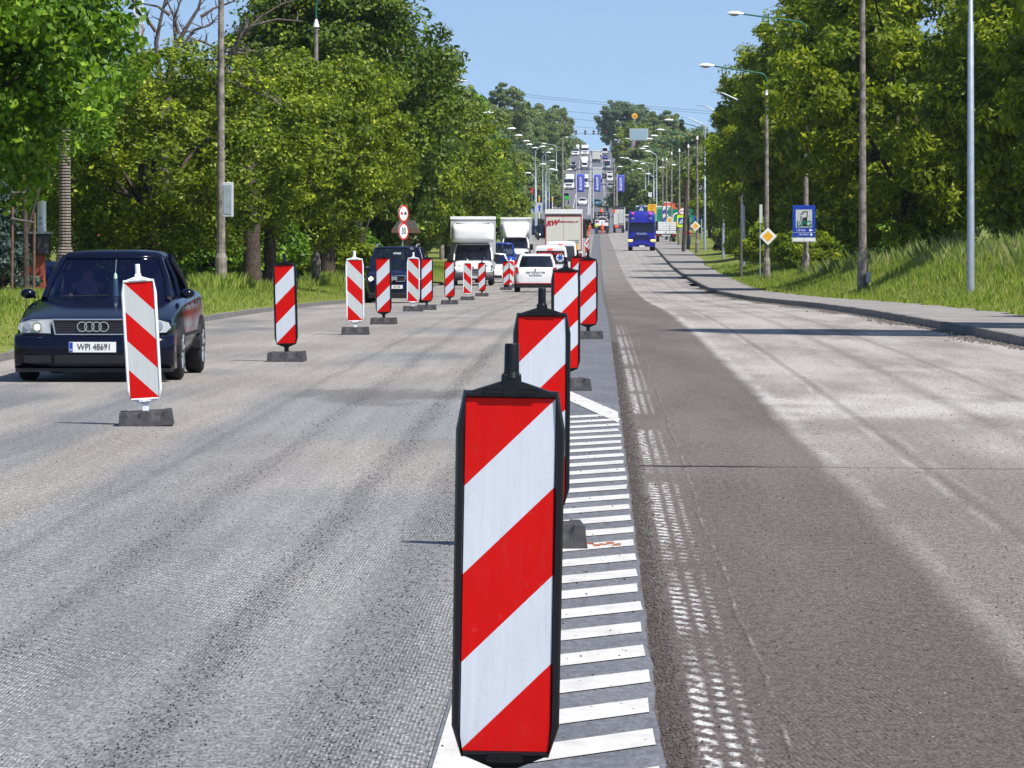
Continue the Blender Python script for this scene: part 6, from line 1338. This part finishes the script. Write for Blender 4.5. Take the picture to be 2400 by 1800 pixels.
tree_proto('farc', 'conifer', 8, 2.4, 6.0, .5, 110, 70, .5, .2, 'cone', cr=.16, n=3)
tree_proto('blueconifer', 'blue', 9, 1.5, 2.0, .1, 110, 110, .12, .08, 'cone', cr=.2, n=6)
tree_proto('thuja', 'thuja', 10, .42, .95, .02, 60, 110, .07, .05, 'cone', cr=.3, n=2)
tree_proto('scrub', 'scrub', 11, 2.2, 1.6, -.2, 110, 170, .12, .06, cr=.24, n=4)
LT = 'trees of the left row'; RT = 'trees of the right row'
# left side, nearest first
tree('maple', 'nearest bright green maple filling the top left corner', -13.5, 92, 1.0, .3)
tree('maplelow', 'low spreading maple whose leaves hide the upper ribbed lamp post', -12.9, 90, 1.0, 2.0)
tree('maple', 'second maple with bright leaves at the left edge', -17.8, 136, .8, 2.2)
tree('lime', 'lime tree with olive green crown and thick trunk behind the navy saloon', -13.1, 145, 1.0, 1.0, sz=.80)
tree('lime2', 'bushy lime crown left of the concrete post with the metal box', -14.6, 160, 1.0, 3.0, zo=.2, sz=.86)
tree('lime2', 'yellow green lime standing in front of the tall dark tree', -10.9, 163, 1.0, .5, zo=.3)
tree('lime', 'wide yellow green crown above the lone black framed beacon', -11.3, 182, .95, 2.5)
tree('dark', 'tall dark green tree whose top leaves the frame', -11.0, 200, .98, .8)
tree('dark', 'tall dark tree left of the tallest one, behind the capped lamp post', -12.7, 224, .95, 2.9)
tree('dark2', 'dark tree directly behind the minivan', -10.8, 236, 1.02, 4.0)
tree('lime2', 'lime crown over the speed limit sign', -11.0, 250, 1.15, 1.7)
tree('dark2', 'dark tree reaching above the first white lamp heads', -11.4, 272, .98, .4)
tree('lime', 'olive tree beside the white box vans', -11.0, 300, 1.12, 2.2)
tree('mid3', 'grey green tree behind the second lamp head', -12.6, 330, 1.12, .2)
tree('mid', 'light green tree behind the third lamp head', -11.0, 360, .98, 1.4); tree('mid2', 'green tree beside the bent steel lamp pole', -11.8, 395, 1.05, 2.5)
tree('mid', 'yellowish tree right of the bent steel lamp pole', -11.6, 440, .88, .6); tree('mid', 'yellowish tree below the house gable', -12.4, 500, .95, 3.6); tree('mid2', 'green tree at the foot of the left lamp row', -13, 570, .92, 5.0); tree('mid', 'last yellow green tree before the junction on the left', -14.0, 640, .92, 2.0)
for i, (X, Y, s, k) in enumerate(((-22, 150, .95, 'maple'), (-20, 200, .9, 'lime'), (-13.8, 246, 1.0, 'dark2'), (-16.5, 262, 1.05, 'lime'), (-17, 300, 1.1, 'mid3'), (-18, 345, 1.15, 'mid3'), (-18, 395, 1.15, 'mid2'), (-18, 450, 1.2, 'mid3'), (-19, 520, 1.2, 'mid3'), (-21, 600, 1.25, 'mid2'), (-23, 690, 1.3, 'mid3'), (-20, 160, .55, 'greenbush'))):
    tree(k, 'tree in the second row behind the left roadside trees', X, Y, s, i * 1.3, 'trees in the second row on the left')
for i, (X, Y, s, k, l) in enumerate(((-12.0, 155, .7, 'greenbush', 'bright green shrub under the lime, right of the navy saloon'), (-11.8, 176, .8, 'greenbush', 'bright green shrub left of the dark trunk'), (-11.6, 214, .75, 'bush', 'low shrub behind the minivan'), (-11.2, 226, .8, 'greenbush', 'leafy shrub beneath the speed limit sign'), (-14.5, 182, .9, 'greenbush', 'shrub filling the gap behind the leftmost dark trunks'), (-13.5, 240, .9, 'bush', 'shrub behind the notice board'), (-12.2, 262, .9, 'greenbush', 'shrub left of the first white box van'))):
    tree(k, l, X, Y, s, i * 1.1, name='shrub', cat='shrub')
for i in range(13):  # row added as a dark backdrop for the shade between the trunks
    Y = 186 + i * 13; X = -16.5 - (i % 3) * 1.3
    tree('scrub', 'dark shrub added as shade backdrop behind the left tree trunks', X, Y, 1.15, i * 1.1, 'added dark backdrop shrubs on the left', name='shrub', cat='shrub')
for X, Y, s in ((-25, 220, .5), (-22, 222, .52), (-19.2, 226, .5), (-27, 205, .5)): tree('dark2', 'dark low tree filling the gap behind the thuja hedge', X, Y, s, X, 'dark low trees behind the hedge')
# extra bare trunks seen under the crowns
tree('blueconifer', 'blue green conifer at the far left edge', X_(2, 132), 132, .7, 0, name='conifer', cat='conifer')
for i, x in enumerate((166, 185, 204, 224, 244, 262, 282, 300, 318, 338, 386, 404, 422, 438)):
    tree('thuja', 'clipped yellow green thuja in the hedge behind the navy saloon', X_(x, 168), 168, 1.0 + .1 * math.sin(i * 2), i, 'thujas of the hedge', name='thuja', cat='hedge plant', sz=1.0 + .12 * math.sin(i * 1.7) + (.35 if i > 9 else .0))
# right side
for X, Y, s, k, l, r_ in ((17.5, 150, 1.05, 'ash2', 'near ash tree at the right edge of the frame', .3), (17.0, 182, 1.05, 'ash', 'ash tree above the grass bank, its left side deep in shade', 1.5), (12.4, 198, 1.1, 'ash2', 'tall ash tree right of the nearest concrete lamp post', 2.5), (25.5, 190, 1.2, 'dark', 'dark tree behind the grass bank', .4),
                        (14.3, 268, 1.22, 'ash2', 'tall ash tree behind the blue fuel sign, reaching the top edge', 3.4), (25, 235, 1.2, 'dark', 'dark tree behind the tallest ash', 2.8), (12.0, 275, 1.05, 'ash', 'ash tree right of the nearest yellow diamond sign', .9), (12.2, 310, .98, 'ash2', 'feathery ash whose tips stand against the sky', 4.3),
                        (12.4, 352, .98, 'ash', 'yellow green ash behind the slim steel lamp poles', 2.2), (13.4, 400, .92, 'ash2', 'ash tree right of the fully visible steel lamp pole', 5.2), (14.0, 452, .92, 'mid', 'light green tree behind the second diamond sign', .6), (14.6, 515, .92, 'mid2', 'green tree over the right green board', 1.9), (13.5, 590, .9, 'mid', 'light tree behind the orange lorry', 3.0), (14, 670, .95, 'mid3', 'grey green tree behind the green lorry', 4.2), (14.5, 760, 1.0, 'mid', 'last roadside tree before the right junction', .2)):
    tree(k, l, X, Y, s, r_)
for i, (X, Y, s, k) in enumerate(((28, 170, 1.1, 'dark'), (26, 270, 1.15, 'dark2'), (26, 310, 1.1, 'dark2'), (25, 355, 1.1, 'mid3'), (24, 410, 1.1, 'mid3'), (24, 470, 1.15, 'mid3'), (23, 540, 1.15, 'mid2'), (20, 610, 1.2, 'mid3'), (22, 700, 1.25, 'mid3'), (24, 800, 1.3, 'mid3'))):
    tree(k, 'tree in the second row behind the right roadside trees', X, Y, s, i * 1.7, 'trees in the second row on the right')
for i, (X, Y, s, k, l) in enumerate(((10.9, 228, .6, 'bush', 'shrub at the foot of the post with the fuel sign'), (11.0, 262, .75, 'bush', 'shrub behind the nearest yellow diamond sign'), (10.8, 292, .9, 'bush', 'shrub left of the nearest yellow diamond sign'), (11, 335, .9, 'bush', 'shrub behind the dark slim post'), (11.2, 385, .9, 'scrub', 'grey green scrub right of the steel pole'), (12.2, 440, .8, 'bush', 'shrub behind the pedestrian'), (12.2, 208, .9, 'greenbush', 'shrub at the end of the grass bank'))):
    tree(k, l, X, Y, s, i * 1.3, name='shrub', cat='shrub')
# the hill: trees placed by where their tops meet the sky
def far_tree(k, x, ytop, d, s, label, group=None, sz=None):
    X = X_(x, d); t = tree(k, label, X, d, s, x * .7, group, sz=sz)
    me = TP[k][0]; zt = max(v[2] for v in me.vertices[0:1][0:0] or [me.vertices[0].co]) if False else KT[k]
    t.location.z = CAM_Z + (526 - ytop) * d / F - zt * (sz or s)
KT = {k: float(np.array([v.co[2] for v in TP[k][0].vertices]).max()) for k in TP if k.startswith(('far', 'mid', 'scrub'))}
HG = 'trees on the far hillside'
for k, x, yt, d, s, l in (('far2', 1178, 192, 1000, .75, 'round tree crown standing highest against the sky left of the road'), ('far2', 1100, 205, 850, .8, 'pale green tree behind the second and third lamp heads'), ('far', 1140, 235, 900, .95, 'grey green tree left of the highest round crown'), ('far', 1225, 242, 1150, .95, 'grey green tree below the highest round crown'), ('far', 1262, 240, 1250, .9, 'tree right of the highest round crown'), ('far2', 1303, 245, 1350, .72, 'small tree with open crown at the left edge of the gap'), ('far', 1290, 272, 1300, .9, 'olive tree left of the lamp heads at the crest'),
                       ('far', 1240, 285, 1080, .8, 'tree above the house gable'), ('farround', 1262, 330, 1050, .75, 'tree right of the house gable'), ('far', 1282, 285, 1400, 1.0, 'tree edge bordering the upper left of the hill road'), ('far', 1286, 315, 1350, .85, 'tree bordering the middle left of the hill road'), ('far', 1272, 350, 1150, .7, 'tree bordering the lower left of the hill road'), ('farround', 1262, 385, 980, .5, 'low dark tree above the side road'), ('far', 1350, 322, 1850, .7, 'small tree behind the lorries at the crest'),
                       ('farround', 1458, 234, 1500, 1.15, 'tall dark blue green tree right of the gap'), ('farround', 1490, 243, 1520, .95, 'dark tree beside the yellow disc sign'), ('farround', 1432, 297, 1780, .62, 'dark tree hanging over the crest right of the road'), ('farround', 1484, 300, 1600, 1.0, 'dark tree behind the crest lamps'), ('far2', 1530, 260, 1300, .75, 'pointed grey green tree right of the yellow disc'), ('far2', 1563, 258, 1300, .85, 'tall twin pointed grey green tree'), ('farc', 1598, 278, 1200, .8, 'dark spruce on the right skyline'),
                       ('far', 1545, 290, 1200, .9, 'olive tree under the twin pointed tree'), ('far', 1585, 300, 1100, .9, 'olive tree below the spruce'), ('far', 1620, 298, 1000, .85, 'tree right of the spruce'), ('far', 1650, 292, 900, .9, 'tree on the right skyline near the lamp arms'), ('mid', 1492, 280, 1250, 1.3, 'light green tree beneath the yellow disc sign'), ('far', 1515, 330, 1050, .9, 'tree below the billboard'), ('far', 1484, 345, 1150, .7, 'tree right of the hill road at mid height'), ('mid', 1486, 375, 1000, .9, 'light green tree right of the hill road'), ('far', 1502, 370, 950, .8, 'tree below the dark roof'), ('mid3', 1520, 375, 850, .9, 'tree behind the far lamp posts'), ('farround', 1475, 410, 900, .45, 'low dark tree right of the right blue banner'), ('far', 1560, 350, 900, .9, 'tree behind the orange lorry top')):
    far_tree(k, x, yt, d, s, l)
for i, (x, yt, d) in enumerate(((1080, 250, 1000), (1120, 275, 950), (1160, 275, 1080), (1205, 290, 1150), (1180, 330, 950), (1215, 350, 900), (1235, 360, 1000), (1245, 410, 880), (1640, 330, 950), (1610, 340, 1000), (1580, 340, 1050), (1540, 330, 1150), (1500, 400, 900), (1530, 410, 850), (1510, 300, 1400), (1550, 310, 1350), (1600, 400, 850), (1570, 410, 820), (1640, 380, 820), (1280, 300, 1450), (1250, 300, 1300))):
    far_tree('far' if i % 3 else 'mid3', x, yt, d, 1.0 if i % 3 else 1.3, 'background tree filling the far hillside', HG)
for i, x in enumerate((1252, 1268, 1284, 1300, 1316, 1334, 1352, 1370, 1384, 1398)):
    X = X_(x, 790); tree('scrub', 'dark shrub of the hedge across the junction', X, 790, .78, i * 1.9, 'dark shrubs of the hedge across the junction', name='hedge_shrub', cat='hedge plant', zo=-.3 - .5)
# dead trees
def dead(label, X, Y, segs):
    t = thing('dead_tree', label, 'tree', (X, Y, gz(X, Y) - .1)); s = Y / F; g = t.location.z
    P = lambda x, y, w_=0: Vector((X_(x, Y) - X, w_, CAM_Z + (526 - y) * s - g))
    for nm2, lst in segs:
        mb = MB()
        for pts, r0, r1 in lst:
            n = len(pts); mb.tube([P(*p) for p in pts], [r0 + (r1 - r0) * i / (n - 1) for i in range(n)], 7)
        mb.build(nm2, M['deadbark'], t)
rnd = random.Random(3)
def twigs(pts, n, L):
    out = []
    for k in range(n):
        i = rnd.randrange(len(pts) - 1); a, b_ = pts[i], pts[i + 1]; u = rnd.random(); x = a[0] + (b_[0] - a[0]) * u; y = a[1] + (b_[1] - a[1]) * u
        an = rnd.uniform(-2.8, -.3); l1 = L * rnd.uniform(.4, 1); x2, y2 = x + l1 * math.cos(an), y + l1 * math.sin(an); an += rnd.uniform(-.7, .7); w_ = rnd.uniform(-.5, .5)
        out.append(([(x, y, 0), (x2, y2, w_), (x2 + l1 * .7 * math.cos(an), y2 + l1 * .7 * math.sin(an), w_ * 1.6)], .022, .006))
        out.append(([(x2, y2, w_), (x2 + l1 * .5 * math.cos(an + 1), y2 + l1 * .5 * math.sin(an + 1), w_)], .012, .005))
    return out
b1 = [(398, 185), (412, 110), (440, 60), (465, 20), (478, -30)]; b2 = [(412, 105), (408, 50), (420, 10), (436, -20)]; b3 = [(375, 175), (366, 100), (378, 40), (392, -20)]; b4 = [(366, 75), (345, 45), (320, 28), (318, 5), (330, -20)]; b5 = [(425, 110), (455, 70), (490, 60), (512, 42)]; b6 = [(430, 105), (470, 95), (510, 115), (540, 140)]; b7 = [(470, 40), (500, 20), (552, 2)]; b8 = [(398, 35), (370, 15), (302, 2)]; b9 = [(420, 80), (405, 30), (385, -10)]
dead('bare dead tree forking against the sky at upper left', X_(385, 152), 152, [('trunk', [([(385, 700), (388, 450), (380, 300), (376, 170)], .17, .10), ([(384, 330), (398, 185)], .12, .11)]), ('branches', [(b, .095, .03) for b in (b1, b3)] + [(b, .06, .015) for b in (b2, b4, b5, b6, b7, b8, b9)] + twigs(b1, 12, 30) + twigs(b3, 8, 26) + twigs(b4, 8, 24) + twigs(b5, 8, 26) + twigs(b6, 8, 26) + twigs(b2, 7, 24) + twigs(b9, 6, 22) + twigs(b7, 6, 20))])
c1 = [(505, 200), (530, 150), (560, 90), (590, 60), (650, 45), (712, 50)]; c2 = [(530, 140), (560, 115), (600, 120), (640, 165)]; c3 = [(520, 170), (570, 170), (610, 195), (640, 240)]; c4 = [(560, 90), (610, 40), (660, 10), (720, -10)]; c5 = [(530, 120), (575, 125), (600, 175), (610, 210)]; c6 = [(510, 180), (575, 205), (630, 230), (680, 260)]
dead('bare dead branches spreading right of the post with the metal box', X_(516, 142), 142, [('trunk', [([(517, 700), (520, 400), (512, 200)], .1, .08)]), ('branches', [(c1, .085, .012)] + [(c, .045, .01) for c in (c2, c3, c4, c5, c6)] + [([(490, 292), (520, 315), (545, 345)], .04, .015)] + twigs(c1, 16, 32) + twigs(c4, 14, 30) + twigs(c2, 8, 30) + twigs(c3, 9, 32) + twigs(c6, 8, 32))])
for x, d, r, l in ((345, 149, .26, 'thick pale trunk rising over the roof of the navy saloon'), (590, 152, .26, 'thick dark trunk right of the post with the metal box'), (272, 160, .12, 'thin dark trunk in front of the thuja hedge'), (60, 128, .07, 'slender sapling trunk between the stakes'), (846, 215, .09, 'pale slim trunk left of the minivan')):
    X = X_(x, d); t = thing('leafy_tree', l, 'tree', (X, d, gz(X, d) - .1)); mb = MB(); mb.tube([(0, 0, 0), (.02, 0, .35), (0, 0, 1.4), (-.08, 0, 4.2)], [r * 1.5, r * 1.15, r, r * .8], 12)
    mb.tube([(0, 0, 1.5), (.5, .2, 3.4)], [r * .6, r * .3], 8); mb.build('trunk', M['bark' if x != 345 else 'deadbark'], t)
# unseen tree and shrubs beyond the right edge, whose shadows cross the road
tree('ash2', 'tree just outside the right edge that throws the long shadow on the road', 9.9, 79, .6, 1.0, sz=1.12)
tree('greenbush', 'shrub outside the right edge beside the pavement', 9.8, 92, .8, 1.0, name='shrub', cat='shrub')

# ------------------------------------------------------------------ grass and loose stones
def bladesmat(name, a, b_, c_):
    b = NB(name); g = b.n('ShaderNodeNewGeometry'); r = g.outputs['Random Per Island']; n = b.noise(b.pos(), .5, 4, .6)
    c = b.mix(b.smooth(n, .3, .68), a, b_); c = b.mix(b.smooth(r, .7, 1.0, 0, .8), c, c_)
    pr = b.n('ShaderNodeBsdfPrincipled'); b.set(pr.inputs['Base Color'], c); pr.inputs['Roughness'].default_value = .6; tl = b.n('ShaderNodeBsdfTranslucent'); b.set(tl.inputs[0], c)
    ms = b.n('ShaderNodeMixShader'); ms.inputs[0].default_value = .35; b.t.links.new(pr.outputs[0], ms.inputs[1]); b.t.links.new(tl.outputs[0], ms.inputs[2]); return b.fin(ms.outputs[0])
GM1 = bladesmat('grass_blades', (.17, .27, .02), (.29, .38, .04), (.46, .43, .16))
def grass(name, label, pts, h, w_, seed, mat=None):
    g = np.random.default_rng(seed); n = len(pts); P = np.array(pts)
    a = g.uniform(0, 2 * math.pi, n); lean = g.uniform(.05, .55, n); hh = h * g.uniform(.5, 1.25, n) * P[:, 3]
    d = np.stack([np.cos(a), np.sin(a)], 1); q = np.stack([np.cos(a * 1.7), np.sin(a * 1.7)], 1)
    W2 = (w_ * g.uniform(.6, 1.3, n))[:, None]
    b0 = P[:, :3]; m = b0.copy(); m[:, :2] += d * (lean * hh * .35)[:, None]; m[:, 2] += hh * .6
    t = b0.copy(); t[:, :2] += d * (lean * hh)[:, None]; t[:, 2] += hh
    L = b0.copy(); L[:, :2] -= q * W2 * .5; Rr = b0.copy(); Rr[:, :2] += q * W2 * .5; m1 = m.copy(); m1[:, :2] += q * W2 * .4
    V = np.stack([L, Rr, m1, t], 1).reshape(-1, 3); o = bpy.data.objects.new(name, np_mesh(name, V, 4, mat or GM1)); COL.objects.link(o)
    o['kind'] = 'stuff'; o['label'] = label; o['category'] = 'grass'; return o
g = np.random.default_rng(5)
def pts_left(n, y0, y1, q0, q1):
    out = []
    for _ in range(n):
        y = y0 + (y1 - y0) * g.random() ** 1.2; q = q0 + (q1 - q0) * g.random(); X = ledge(y) - .1 - q + .0
        s = .35 + .65 * min(1, q / 1.3) + .5 * (math.sin(X * 1.3 + y * .11) > .4) ; out.append((X, y, gz(X, y) - .02, s))
    return out
def pts_right(n, y0, y1, q0, q1, tall=False):
    out = []
    for _ in range(n):
        y = y0 + (y1 - y0) * g.random() ** 1.2; q = q0 + (q1 - q0) * g.random(); X = kerb(y) + swalk(y) + .05 + q + .12 * math.sin(y * .9)
        s = .3 + .8 * min(1, q / 3.0) + .35 * (math.sin(X * 1.7 + y * .21) > .3); out.append((X, y, gz(X, y) - .02, s))
    return out
grass('verge_grass', 'green grass growing on the left verge', pts_left(70000, 60, 330, 0, 7), .10, .02, 1)
grass('tall_verge_grass', 'tall rank grass with weeds along the left tree trunks', pts_left(9000, 135, 260, 2.4, 4.5), .34, .02, 4)
grass('bank_grass', 'long grass covering the bank on the right', pts_right(95000, 88, 330, 0, 8), .26, .024, 2)
grass('tall_bank_grass', 'tall seeded grass on top of the right bank', pts_right(16000, 110, 235, 2.6, 8), .5, .02, 3, bladesmat('seed_grass', (.14, .22, .03), (.27, .33, .06), (.44, .42, .2)))
# loose stones
def stones(name, label, pts, mat, seed):
    g2 = np.random.default_rng(seed); V = []; F_ = []
    for (x, y, z, s) in pts:
        v = np.array([(1, 0, 0), (-1, 0, 0), (0, 1, 0), (0, -1, 0), (0, 0, 1), (0, 0, -.4)]) * (g2.uniform(.6, 1.2, (6, 1))) * s + np.array([x, y, z + s * .3])
        b0 = len(V); V += [tuple(q) for q in v]
        F_ += [(b0 + a, b0 + b_, b0 + c) for a, b_, c in ((0, 2, 4), (2, 1, 4), (1, 3, 4), (3, 0, 4), (2, 0, 5), (1, 2, 5), (3, 1, 5), (0, 3, 5))]
    me = bpy.data.meshes.new(name); me.from_pydata(V, [], F_); me.materials.append(mat); o = bpy.data.objects.new(name, me); COL.objects.link(o); o['kind'] = 'stuff'; o['label'] = label; o['category'] = 'gravel'
pt = []
for _ in range(9000):
    y = 13 + 62 * g.random() ** 1.6; x = .215 + abs(g.normal()) * .045; pt.append((x, y, zr(y), g.uniform(.003, .0085)))
stones('loose_gravel', 'loose brown stone crumbs heaped along the edge of the asphalt strip', pt, M['gravel'], 1)
pt = []
for _ in range(7000):
    y = 14 + 60 * g.random() ** 1.7; c0 = random.choice((-1.5, -.92, -2.36, -1.5, -.8, None)); x = random.uniform(-4, -.56) if c0 is None else c0 + g.normal() * .09; pt.append((x, y, zr(y), g.uniform(.0025, .006)))
for _ in range(2500):
    y = 14 + 60 * g.random() ** 1.7; pt.append((random.uniform(.3, 5), y, zr(y), g.uniform(.0025, .0065)))
for _ in range(160):
    y = 15 + 35 * g.random(); pt.append((random.uniform(-.5, .2), y, zr(y) + .038, g.uniform(.003, .008)))
pt2 = []
for _ in range(7000):
    y = 60 + 160 * g.random() ** 1.4; q = abs(g.normal()) * .12 * (1.6 if math.sin(y * .35) > .3 else .6); pt2.append((kerb(y) - .02 - q, y, zr(y), g.uniform(.008, .028)))
stones('gutter_rubble', 'crumbled asphalt and dirt lying along the right kerb', pt2, pm('rubble', (.16, .145, .13), .95, 0, .1, .5, 20), 4)
stones('scattered_crumbs', 'dark asphalt crumbs scattered over the milled lanes', pt, pm('crumb', (.05, .048, .05), .95, 0, .1, .5, 30), 2)

# labels that tell look-alikes apart by their order in the row
ORD = ['first', 'second', 'third', 'fourth', 'fifth', 'sixth', 'seventh', 'eighth', 'ninth', 'tenth', 'eleventh', 'twelfth', 'thirteenth', 'fourteenth', 'fifteenth', 'sixteenth', 'seventeenth', 'eighteenth', 'nineteenth', 'twentieth', 'twenty first', 'twenty second']
def ordinal(base, group):
    L = [o for o in COL.objects if o.parent is None and o.get('group') == group and o.get('label') == base]
    L.sort(key=lambda o: o.location.x / o.location.y)
    for i, o in enumerate(L): o['label'] = base + ', ' + ORD[i] + ' from the left'
for o in list(COL.objects):
    if o.parent is None and o.get('group') and sum(1 for q in COL.objects if q.parent is None and q.get('label') == o.get('label')) > 1: ordinal(o['label'], o['group'])

# ------------------------------------------------------------------ hazy air
mb = MB(); mb.b2(-320, 320, -12, 2130, -6, 120); hz_ = mb.build('haze'); hz_['kind'] = 'stuff'; hz_['label'] = 'thin summer haze over the whole road'; hz_['category'] = 'haze'
m = bpy.data.materials.new('haze'); m.use_nodes = True; m.node_tree.nodes.clear(); o_ = m.node_tree.nodes.new('ShaderNodeOutputMaterial'); v_ = m.node_tree.nodes.new('ShaderNodeVolumePrincipled')
v_.inputs['Color'].default_value = (.78, .87, 1, 1); v_.inputs['Density'].default_value = .00006; v_.inputs['Anisotropy'].default_value = .2; m.node_tree.links.new(v_.outputs[0], o_.inputs['Volume'])
hz_.data.materials.clear(); hz_.data.materials.append(m)
